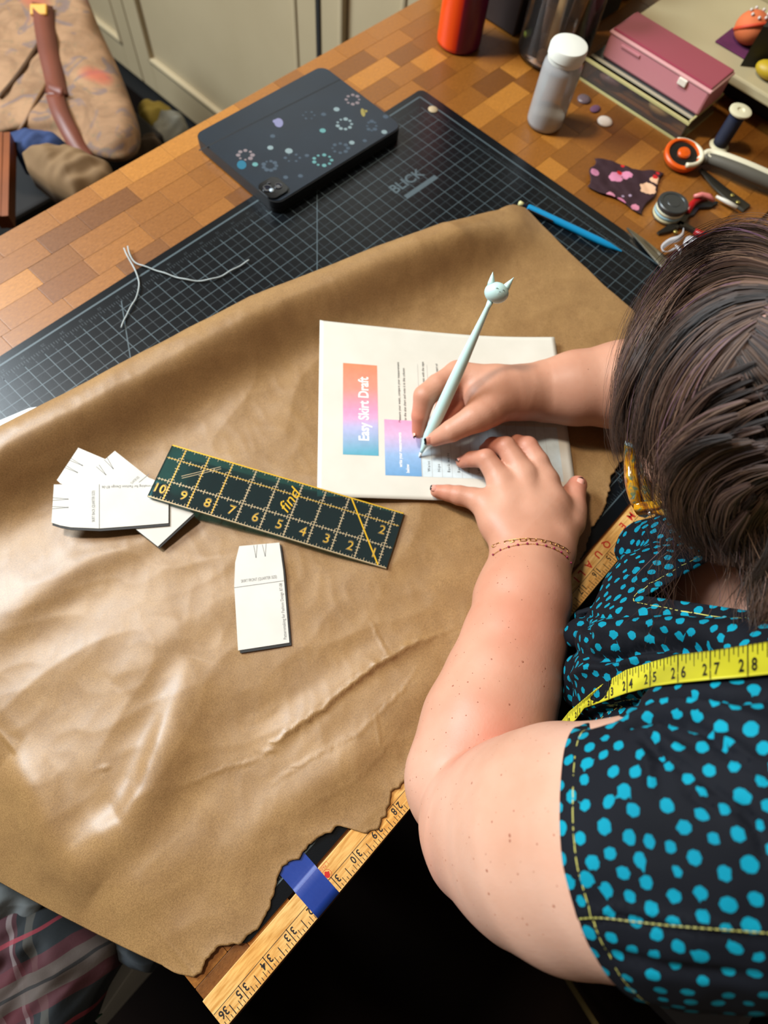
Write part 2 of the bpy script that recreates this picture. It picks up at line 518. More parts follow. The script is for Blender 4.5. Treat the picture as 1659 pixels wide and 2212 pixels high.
def paper_h(P, fine=True):
    P = np.atleast_2d(np.asarray(P, float)); x, y = P[:, 0], P[:, 1]
    z = np.full(len(P), .22)
    for pts, a, wl, wr in FOLDS:
        d, t = poly_dist(P, pts)
        w = np.where(d > 0, wl, wr)
        z += a * np.exp(-(d / w) ** 2) * (1 - np.abs(2 * t - 1) ** 3)
    # the far edge billows up and rolls over
    d, t = poly_dist(P, [tuple(q) for q in BK])
    e = -d                      # inside distance from the far edge (edge runs left to right, inside on its right)
    e = np.clip(e, -.2, 30)
    fade = np.clip((34.4 - x) / 6.0, 0.12, 1)
    R_ = 1.35; back = R_ - np.sqrt(np.maximum(R_ ** 2 - np.clip(1.1 - e, 0, 1.3) ** 2, .01))
    bul = np.where(e > 1.1, 1.75 * np.exp(-((e - 1.1) / 1.45) ** 2), 1.75 - back)
    z += bul * fade * .95
    # the near-left side bends down over the table end
    q = np.clip(.8 - x, 0, None)
    z -= .24 * q ** 1.6
    if fine:
        nz = np.array([mnoise.noise(Vector((a * .22, b * .45, 1.3))) * .06 - abs(mnoise.noise(Vector((a * .17 - b * .08, b * .34 + a * .05, 7.7)))) * .16 - abs(mnoise.noise(Vector((a * .45 + b * .3, b * .6, 2.2)))) * .06 - abs(mnoise.noise(Vector((a * 1.3, b * 1.1 - a * .4, 4.1)))) * .018 for a, b in P]) + .06
        z += nz * np.clip((x + 4) / 6, .3, 1)
        for pts, a, w in CREASES:
            d, t = poly_dist(P, pts)
            kk_ = np.nonzero(np.abs(d) < .45)[0]
            if len(kk_) == 0: continue
            d, t = d[kk_], t[kk_]
            wob = np.array([mnoise.noise(Vector((q_ * 26, 0.3, a * 90))) for q_ in t])
            z[kk_] += a * np.exp(-((d + wob * .10) / w) ** 2) * (.6 + .8 * np.abs(wob)) * np.clip(6 * t * (1 - t) + .2, 0, 1)
    flat = (x > .2)
    z = np.where(flat, np.maximum(z, .125), z)
    return z
front_px = [(380, 2105), (398, 2112), (416, 2116), (424, 2108), (431, 2103), (436, 2088), (443, 2074), (455, 2060), (467, 2049), (525, 2031), (554, 2009), (575, 1976), (590, 1929), (597, 1900), (608, 1871), (640, 1857), (666, 1824), (695, 1805), (724, 1785), (740, 1787), (752, 1788), (770, 1795), (789, 1799), (804, 1794), (818, 1785), (836, 1748), (847, 1712), (870, 1689),
            (920, 1610), (1000, 1520), (1100, 1400), (1180, 1290), (1240, 1225), (1261, 1196), (1269, 1161), (1277, 1142), (1299, 1111), (1312, 1066), (1318, 1031), (1332, 1009), (1350, 987), (1378, 971), (1410, 900), (1400, 790), (1384, 700), (1370, 672)]
fr = [tuple(W(u, v, .22)[:2]) for u, v in front_px]
FX = [p[0] for p in fr]; FY = [p[1] for p in fr]
for i in range(1, len(FX)): FX[i] = max(FX[i], FX[i - 1] + .02)
e0 = W(0, 1905, -2.0); e1 = W(385, 2106, .12)
left = [(-9.0, 22.5), (-6.2, 15.2), (e0[0], e0[1]), (e1[0], e1[1])]
left = [p for p in left if p[0] < FX[0] - .05]
FX = [p[0] for p in left] + FX; FY = [p[1] for p in left] + FY
rt = [tuple(W(u, v, .3)[:2]) for u, v in [(1300, 607), (1230, 543), (1160, 478), (1140, 462)]]
FX += [max(FX[-1] + .1, rt[0][0])]; FY += [rt[0][1]]
for p in rt[1:]:
    FX.append(max(FX[-1] + .06, p[0])); FY.append(p[1])
BX = [-9, BK[0][0], BK[1][0], BK[2][0], BK[3][0]]; BY = [BK[0][1] + 1.6, BK[0][1], BK[1][1], BK[2][1], BK[3][1]]
c_ = W(1105, 444, .6); BX.append(max(BX[-1] + .1, c_[0])); BY.append(c_[1])
BX.append(FX[-1]); BY.append(FY[-1] + .25)
xs = []
x = FX[0]
while x < FX[-1]:
    xs.append(x); x += .075 if (-.2 < x < 30) else .04
xs.append(FX[-1]); xs = np.array(xs)
yf = np.interp(xs, FX, FY); yb = np.interp(xs, BX, BY)
torn = (xs > -.3) & (xs < 26.5)
jit = np.array([mnoise.noise(Vector((a * 2.6, 0, 0))) * .10 + mnoise.noise(Vector((a * 6, 3, 0))) * .07 - abs(mnoise.noise(Vector((a * 3.1, 9, 0)))) * .10 for a in xs])
yf = yf + np.where(torn, jit, 0)
NR = 250
ts = np.linspace(0, 1, NR); ts = ts ** 1.0
GXY = np.stack([np.repeat(xs[:, None], NR, 1), yf[:, None] + (yb - yf)[:, None] * ts[None]], -1).reshape(-1, 2)
GZ = paper_h(GXY)
# a torn lip: the first rows curl up slightly
lip = np.clip(1 - (GXY[:, 1] - np.repeat(yf, NR)) / .5, 0, 1)
GZ += lip ** 2 * .025 * np.repeat(torn.astype(float), NR)
n = len(xs); idx = np.arange(n * NR).reshape(n, NR)
F = np.stack([idx[:-1, :-1], idx[1:, :-1], idx[1:, 1:], idx[:-1, 1:]], -1).reshape(-1, 4)
V = np.concatenate([GXY, GZ[:, None]], 1)
paper = mesh('kraft_paper', V, F, M_kraft, smooth=True)
md = paper.modifiers.new('thickness', 'SOLIDIFY'); md.thickness = .012 * IN; md.offset = -1
tag(paper, 'large brown kraft paper sheet with a torn front edge, spread over the cutting mat', 'paper sheet')
_kd = KDTree(len(V))
for i, p in enumerate(V): _kd.insert((p[0], p[1], 0), i)
_kd.balance()
def hp(x, y): return float(paper_h([(x, y)], fine=False)[0])
def on_paper(u, v, lift=0.0, fn=None):
    z = .3; fn = fn or hp
    for _ in range(5):
        p = W(u, v, z); z = fn(p[0], p[1]) + lift
    return np.array([p[0], p[1], z])
slip = MB().prism([tuple(W(u, v, .3)[:2]) for u, v in [(-60, 938), (0, 908), (62, 882), (98, 876), (108, 868), (136, 858), (150, 866), (160, 900), (-40, 985)]], .28, .31).build('paper_slip', nm('bright_white_slip', srgb(214, 220, 222), .6), None)
tag(slip, 'narrow white paper slip peeking out under the far edge of the kraft paper', 'paper slip')

# ------------------------------------------------------------------ printed sheet
zt = dict(TL=1.02, TR=.50, BL=.56, BR=.36)
cTL = W(691, 692, zt['TL']); cTR = W(1197, 730, zt['TR']); cBL = W(685, 1072, zt['BL']); cBR = W(1249, 1090, zt['BR'])
def sheet(a, b):
    p = (1 - a) * (1 - b) * cTL + a * (1 - b) * cTR + (1 - a) * b * cBL + a * b * cBR
    # the far edge sags a little between its corners
    inn = np.array(cBL - cTL); inn[2] = 0; inn = unit(inn)
    p = p + inn * .16 * 4 * a * (1 - a) * (1 - b) ** 2
    z = max(p[2] + .10 * math.sin(a * 6.0 + 1) * (1 - b) * a, hp(p[0], p[1]) + .035)
    return np.array([p[0], p[1], z])
M_white = noisy('white_printer_paper', srgb(206, 201, 188), srgb(214, 209, 197), 25, .62, bump=.1, bscale=200, bd=.0002)
NA, NB_ = 56, 44
sv = [sheet(i / NA, j / NB_) for i in range(NA + 1) for j in range(NB_ + 1)]
sf = [(i * (NB_ + 1) + j, i * (NB_ + 1) + j + 1, (i + 1) * (NB_ + 1) + j + 1, (i + 1) * (NB_ + 1) + j) for i in range(NA) for j in range(NB_)]
page = mesh('printed_page', sv, sf, M_white, smooth=True)
tag(page, 'white printed sheet headed Easy Skirt Draft, under both hands', 'paper sheet')
md = page.modifiers.new('thickness', 'SOLIDIFY'); md.thickness = .008 * IN; md.offset = -1
def pcol_mat(name, rough=.6):
    m = nm(name, (1, 1, 1), rough); t = NT(m)
    at = t.n('ShaderNodeAttribute', attribute_name='pcol'); c = t.coord(); n_ = t.noise(c, 160, 2)
    r = t.ramp(n_, [(.35, (.93, .93, .93)), (.65, (1.04, 1.04, 1.04))])
    mx = t.mix(.7, (at, 'Color'), r, 'MULTIPLY'); t.l(mx, 'Base Color', 2); return m
M_pcol = pcol_mat('colour_print')
def patch(a0, a1, b0, b1, stops, name, lift=.006, na=10, nb=24):
    V, Fc, cols = [], [], []
    for i in range(na + 1):
        for j in range(nb + 1):
            a = a0 + (a1 - a0) * i / na; b = b0 + (b1 - b0) * j / nb
            V.append(sheet(a, b) + np.array([0, 0, lift]))
            s = j / nb
            ps = [q[0] for q in stops]
            cols.append([np.interp(s + .03 * i / na, ps, [q[1][k] for q in stops]) for k in range(3)])
    for i in range(na):
        for j in range(nb):
            Fc.append((i * (nb + 1) + j, i * (nb + 1) + j + 1, (i + 1) * (nb + 1) + j + 1, (i + 1) * (nb + 1) + j))
    return mesh(name, V, Fc, M_pcol, page, True, cols={'pcol': cols})
patch(.095, .232, .250, .775, [(0, srgb(234, 128, 88)), (.3, srgb(236, 140, 122)), (.55, srgb(232, 146, 182)), (.72, srgb(176, 176, 214)), (1, srgb(84, 160, 182))], 'heading_banner')
patch(.256, .396, .568, .878, [(0, srgb(232, 150, 186)), (.3, srgb(204, 172, 206)), (.65, srgb(142, 174, 212)), (1, srgb(104, 154, 198))], 'label_banner')
patch(.398, .955, .568, .878, [(0, srgb(206, 220, 224)), (1, srgb(204, 216, 220))], 'table_tint', lift=.004)
def pg(x, y): return sheet(.5 - y / 11.0, .5 - x / 8.5) + np.array([0, 0, .010])
def AB(a, b): return ((.5 - b) * 8.5, (.5 - a) * 11.0)
tw = MB(); tb = MB(); M_wprint0 = nm('white_heading_print', srgb(240, 236, 230), .6)
x, y = AB(.178, .512); text_on(tw, 'Easy Skirt Draft', .62, pg, x, y, bold=True, xs=.80)
tw.build('heading_lettering', M_wprint0, page); tw = MB()
x, y = AB(.316, .735); text_on(tw, 'write your measurements', .20, pg, x, y, bold=True, xs=.78)
x, y = AB(.343, .838); text_on(tw, 'below', .20, pg, x, y, bold=True, xs=.8)
M_wprint = nm('white_print', srgb(240, 236, 230), .6); M_ink = nm('black_print', srgb(40, 40, 46), .6)
for k, s in enumerate(['Waist', 'Hips', 'Back waist', 'Back hip', 'Hip depth', 'Length']):
    x, y = AB(.425 + .0388 * k, .85); text_on(tb, s, .17, pg, x, y, align='LEFT', spacing=1.25)
for a, b, s in ((.318, .40, 'Measure your waist, compare your measurement'), (.340, .41, 'to the size chart and note it in this column'), (.42, .29, 'The waist with the tape'),
                (.478, .26, 'Fullest part of'), (.505, .27, 'the hips'), (.765, .25, 'Length you'), (.785, .26, 'like from'), (.81, .25, 'waist to'), (.835, .26, 'the hem')):
    x, y = AB(a, b); text_on(tb, s, .155, pg, x, y)
for k in range(14):
    a = .398 + .0388 * k
    if a > .95: break
    x0, y0 = AB(a, .22); x1, _ = AB(a, .878); nn = 16
    P = [pg(x0 + (x1 - x0) * i / nn, y0 + s * .006) for i in range(nn + 1) for s in (-1, 1)]
    tb2 = MB() if k == 0 else tb2
    tb2.add(P, [(2 * i, 2 * i + 1, 2 * i + 3, 2 * i + 2) for i in range(nn)])
tw.build('white_lettering', M_wprint, page); tb.build('black_lettering', M_ink, page)
tb2.build('table_rules', nm('pale_rule_print', srgb(176, 176, 176), .6), page)

# ------------------------------------------------------------------ paper skirt templates
M_card = noisy('white_card', srgb(204, 201, 192), srgb(212, 209, 201), 30, .55)
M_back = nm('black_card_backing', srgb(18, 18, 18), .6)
M_line = nm('grey_print_line', srgb(90, 90, 90), .6)
PILE_PX = [(169, 967), (248, 974), (328, 1037), (418, 1109), (341, 1180), (111, 1128), (116, 1046), (240, 1060), (300, 1100)]
def fit_plane(px):
    P = np.array([on_paper(u, v) for u, v in px]); A = np.c_[P[:, :2], np.ones(len(P))]; c = np.linalg.lstsq(A, P[:, 2], rcond=None)[0]
    c[2] += max(P[:, 2] - A @ c); return c
PILE = fit_plane(PILE_PX)
def template(label, px, lift, darts, rule, text1, text2, back=None, plane=None):
    g = 'paper skirt templates'
    pc_ = PILE if plane is None else plane
    pz = lambda x, y: pc_[0] * x + pc_[1] * y + pc_[2] + lift
    def PL(u, v, dz=0.0):
        z = .4
        for _ in range(6): p = W(u, v, z); z = pz(p[0], p[1]) + dz
        return np.array([p[0], p[1], z])
    pts = [PL(u, v) for u, v in px]; c = np.mean(pts, 0)
    t = thing('paper_template', label, 'paper template', (c[0], c[1], c[2] - .03), g)
    poly = [(p[0], p[1]) for p in pts]
    MB().prism(poly, lambda x, y: pz(x, y) - .02, pz).build('card', M_card, t)
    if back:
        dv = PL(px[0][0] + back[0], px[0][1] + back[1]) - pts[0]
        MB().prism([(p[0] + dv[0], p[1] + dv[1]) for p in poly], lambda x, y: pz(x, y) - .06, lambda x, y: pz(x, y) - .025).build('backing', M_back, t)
    L = MB()
    def pl(p, q, w=.018):
        a = PL(*p, .004); b = PL(*q, .004); d = unit((b - a) * [1, 1, 0]); n = np.array([-d[1], d[0], 0]) * w / 2
        L.add([a + n, b + n, b - n, a - n], [(0, 1, 2, 3)])
    for tri in darts:
        pl(tri[0], tri[1]); pl(tri[1], tri[2]); pl(tri[1], ((tri[0][0] + tri[2][0]) / 2 * .12 + tri[1][0] * .88, (tri[0][1] + tri[2][1]) / 2 * .12 + tri[1][1] * .88), .04)
    if rule: pl(*rule, .02)
    for s, p0, p1, size in ((text1) if text1 else []) + ((text2) if text2 else []):
        a = PL(*p0); b = PL(*p1); X = unit((b - a) * [1, 1, 0]); Y = np.array([-X[1], X[0], 0])
        Vt, Ft = text_verts(s, size); wd = Vt[:, 0].max() - Vt[:, 0].min(); k = np.linalg.norm(b - a) / wd
        m_ = (a + b) / 2; Q = [m_ + X * q[0] * k + Y * q[1] for q in Vt]
        L.add([(q[0], q[1], pz(q[0], q[1]) + .004) for q in Q], Ft)
    L.build('lettering', M_line, t)
    return t
SOLO = fit_plane([(516.7, 1179.7), (603.4, 1172), (611.6, 1232), (625, 1388), (514.2, 1405), (506, 1265), (560, 1290)])
template('white skirt template lying alone below the ruler, darts pointing away', [(516.7, 1179.7), (603.4, 1172), (611.6, 1232), (625, 1388), (514.2, 1405), (508, 1300), (506, 1265), (508, 1215)], .085,
         [((548, 1178), (553, 1205), (555.6, 1177)), ((566.5, 1176.5), (573, 1202), (574.7, 1174))], ((506, 1269.5), (613, 1254.5)),
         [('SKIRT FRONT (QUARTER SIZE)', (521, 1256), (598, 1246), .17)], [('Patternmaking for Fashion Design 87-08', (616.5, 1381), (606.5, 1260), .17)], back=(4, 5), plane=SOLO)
template('cream skirt template fanned out lowest at the far left of the pile', [(169, 967), (370, 1052), (335, 1128), (130, 1044), (122.7, 1037)], .03,
         [((150, 994), (179, 1006), (153, 990)), ((140, 1010), (168, 1021), (143, 1006))], None, None, None)
template('skirt template in the middle of the pile with its corner pointing to the viewer', [(248, 973.8), (328, 1037), (418, 1109), (341, 1180.5), (286, 1137), (200, 1062), (183, 1027), (206, 1010)], .10,
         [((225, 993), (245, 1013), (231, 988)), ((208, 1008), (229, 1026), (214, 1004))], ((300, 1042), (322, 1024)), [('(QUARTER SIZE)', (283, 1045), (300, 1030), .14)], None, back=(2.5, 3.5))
template('skirt template on top of the pile, lying level with its darts to the left', [(116.4, 1046.5), (214.5, 1045.5), (364, 1045), (364, 1088), (363.8, 1130), (290, 1136), (214.5, 1141.5), (153, 1139), (130, 1135), (111, 1128.8)], .17,
         [((114, 1075), (148, 1078), (114, 1081)), ((113, 1094), (148, 1096), (113, 1099))], ((214.5, 1046), (214.5, 1141)),
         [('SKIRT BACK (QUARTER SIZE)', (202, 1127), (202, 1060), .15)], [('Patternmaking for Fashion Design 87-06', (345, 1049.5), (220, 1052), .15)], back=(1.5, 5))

# ------------------------------------------------------------------ acrylic quilting ruler
zLe, zRi = .6, .5
for _ in range(4):
    q_ = W(350, 1040, zLe); zLe = PILE[0] * q_[0] + PILE[1] * q_[1] + PILE[2] + .17 + .13; zRi = max([hp(*W(u, v, zRi)[:2]) for u, v in ((873, 1108), (835, 1228), (800, 1150))]) + .15
rc = [W(372, 960, zLe), W(873, 1108, zRi), W(835, 1228, zRi), W(318, 1072, zLe)]
def rl(x, y, z=0.0):
    """x 0..10 from the left end, y 0..2.5 down from the far long side"""
    a, b = x / 10.0, y / 2.5
    p = (1 - a) * (1 - b) * rc[0] + a * (1 - b) * rc[1] + a * b * rc[2] + (1 - a) * b * rc[3]
    return p + np.array([0, 0, z])
def rquad(mb, x0, y0, x1, y1, w, lift):
    d = np.array([x1 - x0, y1 - y0]); L = np.linalg.norm(d) + 1e-9; n = np.array([-d[1], d[0]]) / L * w / 2
    mb.add([rl(x0 + n[0], y0 + n[1], lift), rl(x1 + n[0], y1 + n[1], lift), rl(x1 - n[0], y1 - n[1], lift), rl(x0 - n[0], y0 - n[1], lift)], [(0, 1, 2, 3)])
ruler = thing('acrylic_ruler', 'clear dark-tinted acrylic quilting ruler with yellow lines and numerals', 'ruler', tuple((rc[0] + rc[2]) / 2 - [0, 0, .1]))
m = bpy.data.materials.new('tinted_acrylic'); m.use_nodes = True; tr = m.node_tree; tr.nodes.clear()
o_ = tr.nodes.new('ShaderNodeOutputMaterial'); mxs = tr.nodes.new('ShaderNodeMixShader'); tp = tr.nodes.new('ShaderNodeBsdfTransparent'); gl = tr.nodes.new('ShaderNodeBsdfGlossy'); fz = tr.nodes.new('ShaderNodeFresnel')
tp.inputs[0].default_value = (.20, .55, .60, 1); dfu = tr.nodes.new('ShaderNodeBsdfDiffuse'); dfu.inputs[0].default_value = (.045, .065, .07, 1); m3_ = tr.nodes.new('ShaderNodeMixShader'); m3_.inputs[0].default_value = .30; tr.links.new(tp.outputs[0], m3_.inputs[1]); tr.links.new(dfu.outputs[0], m3_.inputs[2]); gl.inputs['Roughness'].default_value = .12; fz.inputs[0].default_value = 1.49
tr.links.new(fz.outputs[0], mxs.inputs[0]); tr.links.new(m3_.outputs[0], mxs.inputs[1]); tr.links.new(gl.outputs[0], mxs.inputs[2]); tr.links.new(mxs.outputs[0], o_.inputs[0])
M_acryl = m
cs = [rl(0, 0), rl(10, 0), rl(10, 2.5), rl(0, 2.5)]
MB().add([p - [0, 0, .11] for p in cs] + cs, [(0, 1, 2, 3), (7, 6, 5, 4), (0, 4, 5, 1), (1, 5, 6, 2), (2, 6, 7, 3), (3, 7, 4, 0)]).build('acrylic_strip', M_acryl, ruler)
M_gold = nm('yellow_foil_print', srgb(226, 178, 40), .35, Metallic=.25)
M_foil = nm('pale_foil_print', srgb(196, 176, 140), .3, Metallic=.2)
G, D = MB(), MB()
def rln(mb, x0, y0, x1, y1, w, lift=.004):
    rquad(mb, x0, y0, x1, y1, w, lift)
for i in range(10):
    x = .62 + i; rln(D if i > 2 else G, x, .04, x, 2.46, .035)
    for k in range(1, 20):
        w_ = .18 if k % 4 == 0 else .11
        rln(D, x - w_ / 2, k * .125, x + w_ / 2, k * .125, .028)
for yy in (.62, 1.62):
    rln(D if yy > 1 else G, .05, yy, 9.95, yy, .022)
    for k in range(1, 80):
        L_ = .2 if k % 4 == 0 else .1
        rln(D, k * .125, yy - L_ / 2, k * .125, yy + L_ / 2, .03)
for k in range(1, 80):
    L_ = .16 if k % 4 == 0 else .09
    rln(D, k * .125, .03, k * .125, L_, .018); rln(D, k * .125, 2.47, k * .125, 2.5 - L_, .018)
rln(G, .02, .03, 9.98, .03, .05); rln(D, .02, 2.48, 9.98, 2.48, .035)
rln(G, 7.72, .04, 9.62, 2.46, .06, .006)
rln(D, .9, 1.25, 2.2, .35, .02); rln(D, .95, 1.33, 2.25, .43, .02)
def rt_(x, y): return rl(x, -y, .007)
for i in range(10):
    n_ = 10 - i
    text_on(G, str(n_), .52, rt_, .31 + i * 1.0, -2.04)
    outline_on(D, str(n_), .60, rt_, .31 + i * 1.0, -2.04)
text_on(G, '2', .5, rt_, 9.35, -1.0); outline_on(D, '2', .58, rt_, 9.35, -1.0)
text_on(G, 'find', .72, rt_, 5.35, -.95, 78, shear=.35)
ru = text_verts('1', .1)
G.build('yellow_numerals', M_gold, ruler); D.build('measuring_lines', M_foil, ruler)
E2 = MB()
for (a, b) in ((0, 1), (1, 2), (2, 3), (3, 0)):
    p, q = cs[a], cs[b]; mid = (p + q) / 2; X = unit(q - p); Yv = np.array([-X[1], X[0], 0])
    E2.add([p - [0, 0, .10], q - [0, 0, .10], q - [0, 0, .01], p - [0, 0, .01]], [(0, 1, 2, 3)]); E2.add([p - [0, 0, .10] - Yv * .015, q - [0, 0, .10] - Yv * .015, q - [0, 0, .01] - Yv * .015, p - [0, 0, .01] - Yv * .015], [(3, 2, 1, 0)])
E2.build('cut_edge', nm('bright_cut_edge', srgb(206, 214, 196), .2), ruler)

# ------------------------------------------------------------------ yardstick and tape
def stick_mat():
    m = nm('pale_basswood', srgb(220, 178, 108), .5); t = NT(m)
    c = t.coord((.12, 1, 1)); n_ = t.noise(c, 420, 4, .6); r = t.ramp(n_, [(.35, srgb(196, 146, 76)), (.65, srgb(232, 192, 124))])
    c2 = t.coord((1, 1, 1)); n2 = t.noise(c2, 9, 3); r2 = t.ramp(n2, [(.40, (1, 1, 1)), (.62, (.98, .74, .40))])
    mx = t.mix(.85, r, r2, 'MULTIPLY'); t.l(mx, 'Base Color', 2); t.bump(n_, .2, .0003); return m
yard = thing('yardstick', 'pale wooden yardstick with black inch marks along the front edge of the table', 'yardstick', (18, .5, 0))
ZS = .17
MB().box((18, .51, ZS / 2 + .004), (36, 1.02, ZS - .004), bev=.015).build('stick', stick_mat(), yard)
K = MB(); ks = lambda x, y: (x, y, ZS + .005)
ln(K, 0.02, .515, 35.9, .515, .018, ZS + .004)
for s in range(0, 36 * 8 + 1):
    x = 36 - s / 8.0
    L = .50 if s % 8 == 0 else (.33 if s % 4 == 0 else (.21 if s % 2 == 0 else .12))
    y0 = .03
    if 0 < s < 288: ln(K, x, y0, x, y0 + L, .028 if s % 8 == 0 or s % 4 == 0 else .02, ZS + .004)
    if s % 8 == 0 and s > 0:
        n_ = str(s // 8); hs = .34
        if s // 8 == 36: text_on(K, '36', hs, ks, x + .26, .34, 180, bold=True, xs=.9)
        elif len(n_) == 2:
            text_on(K, n_[0], hs, ks, x + .135, .345, 180, bold=True, xs=.85); text_on(K, n_[1], hs, ks, x - .135, .345, 180, bold=True, xs=.85)
        else: text_on(K, n_, hs, ks, x - .14, .345, 180, bold=True)
K.build('inch_marks', nm('black_stamp_ink', srgb(30, 22, 18), .6), yard)
RD = MB(); M_red = nm('red_stamp_ink', srgb(186, 32, 24), .55)
for ch, u, v in (('M', 1359, 1112), ('E', 1343, 1134), ('Q', 1306.5, 1173), ('U', 1290, 1196), ('A', 1268.5, 1217.5), ('L', 1252, 1235), ('I', 1243, 1250)):
    p = W(u, v, ZS); text_on(RD, ch, .42, ks, p[0], .76, 180, bold=True)
for ch, dx in (('O', 1.05), ('H', 1.75)):
    p = W(1359, 1112, ZS); text_on(RD, ch, .42, ks, p[0] + dx * .5, .76, 180, bold=True)
pc = W(701, 1883, ZS)
prev = None
for k in range(25):
    a = 2 * math.pi * k / 24; q = (pc[0] + .155 * math.cos(a), .66 + .155 * math.sin(a))
    if prev: ln(RD, prev[0], prev[1], q[0], q[1], .012, ZS + .004)
    prev = q
RD.add([(pc[0] + (.10 + .02 * math.sin(5 * a)) * math.cos(a), .66 + (.10 + .02 * math.cos(4 * a)) * math.sin(a), ZS + .004) for a in [2 * math.pi * k / 20 for k in range(20)]], [tuple(range(20))])
text_on(RD, 'PAINTS', .11, ks, pc[0] - .02, .90, 180)
ln(RD, pc[0] - .27, .965, pc[0] + .25, .965, .01, ZS + .004); ln(RD, pc[0] + .25, .965, pc[0] + .25, .84, .01, ZS + .004)
RD.build('red_lettering', M_red, yard)
ta = W(734, 1929, ZS); tb_ = W(687, 1985, ZS)
xa, xb = ta[0], tb_[0]
prof = [(-.02, -1.0), (-.02, ZS * .5), (.0, ZS + .006), (1.03, ZS + .008), (1.08, ZS - .01), (1.16, ZM + .02), (1.3, ZM + .012), (2.6, ZM + .01)]
V = []; nx = 8
prof2 = []
for i in range(len(prof) - 1):
    for k in range(4): prof2.append((prof[i][0] + (prof[i + 1][0] - prof[i][0]) * k / 4, prof[i][1] + (prof[i + 1][1] - prof[i][1]) * k / 4))
prof2.append(prof[-1])
for (y, z) in prof2:
    for k in range(nx + 1): V.append((xa + (xb - xa) * k / nx, y, z))
Fq = [(i * (nx + 1) + k, i * (nx + 1) + k + 1, (i + 1) * (nx + 1) + k + 1, (i + 1) * (nx + 1) + k) for i in range(len(prof2) - 1) for k in range(nx)]
mt = noisy('blue_crepe_tape', srgb(8, 44, 122), srgb(14, 54, 138), 30, .5); t = NT(mt)
c = t.coord((1, .12, 1)); n_ = t.noise(c, 700, 3); t.bump(n_, .5, .0003)
tp_ = mesh('painters_tape', V, Fq, mt, smooth=True); tag(tp_, 'strip of blue masking tape holding the yardstick to the mat', 'tape')
# ------------------------------------------------------------------ implicit surfaces for the person
def J(u, v, z, rpx=0.0):
    p = W(u, v, z); return (p, rpx * depth(p) / FPX)
def cone_d(P, a, b, ra, rb):
    ab = b - a; L = float(ab @ ab) + 1e-9
    t = np.clip(((P - a) @ ab) / L, 0, 1)
    q = P - (a + t[:, None] * ab)
    return np.sqrt((q * q).sum(1)) - (ra + (rb - ra) * t)
def smin(a, b, k):
    h = np.maximum(k - np.abs(a - b), 0) / k
    return np.minimum(a, b) - h * h * k * .25
def chain(*js):
    """list of (P, r) -> list of cones"""
    return [(js[i][0], js[i + 1][0], js[i][1], js[i + 1][1]) for i in range(len(js) - 1)]
class Sdf:
    """groups: each is (list of cones, k inside the group); groups join with their own k"""
    def __init__(s): s.g = []
    def add(s, cones, k=.2, join=.2, sub=False): s.g.append((cones, k, join, sub)); return s
    def eval(s, P, cen=None, rad=0.0):
        """P (n,3); points further than rad past a cone get a far value"""
        D = np.full(len(P), 9.0, np.float32)
        for cones, k, join, sub in s.g:
            d = np.full(len(P), 9.0, np.float32)
            for (a, b, ra, rb) in cones:
                a = a.astype(np.float32); b = b.astype(np.float32); m = 1.2 + max(ra, rb)
                lo = np.minimum(a, b) - m; hi = np.maximum(a, b) + m
                idx = np.nonzero(((P >= lo) & (P <= hi)).all(1))[0]
                if len(idx) == 0: continue
                dd = cone_d(P[idx], a, b, ra, rb).astype(np.float32)
                d[idx] = smin(d[idx], dd, k)
            if sub: D = -smin(-D, d, join)
            else: D = smin(D, d, join)
        return D

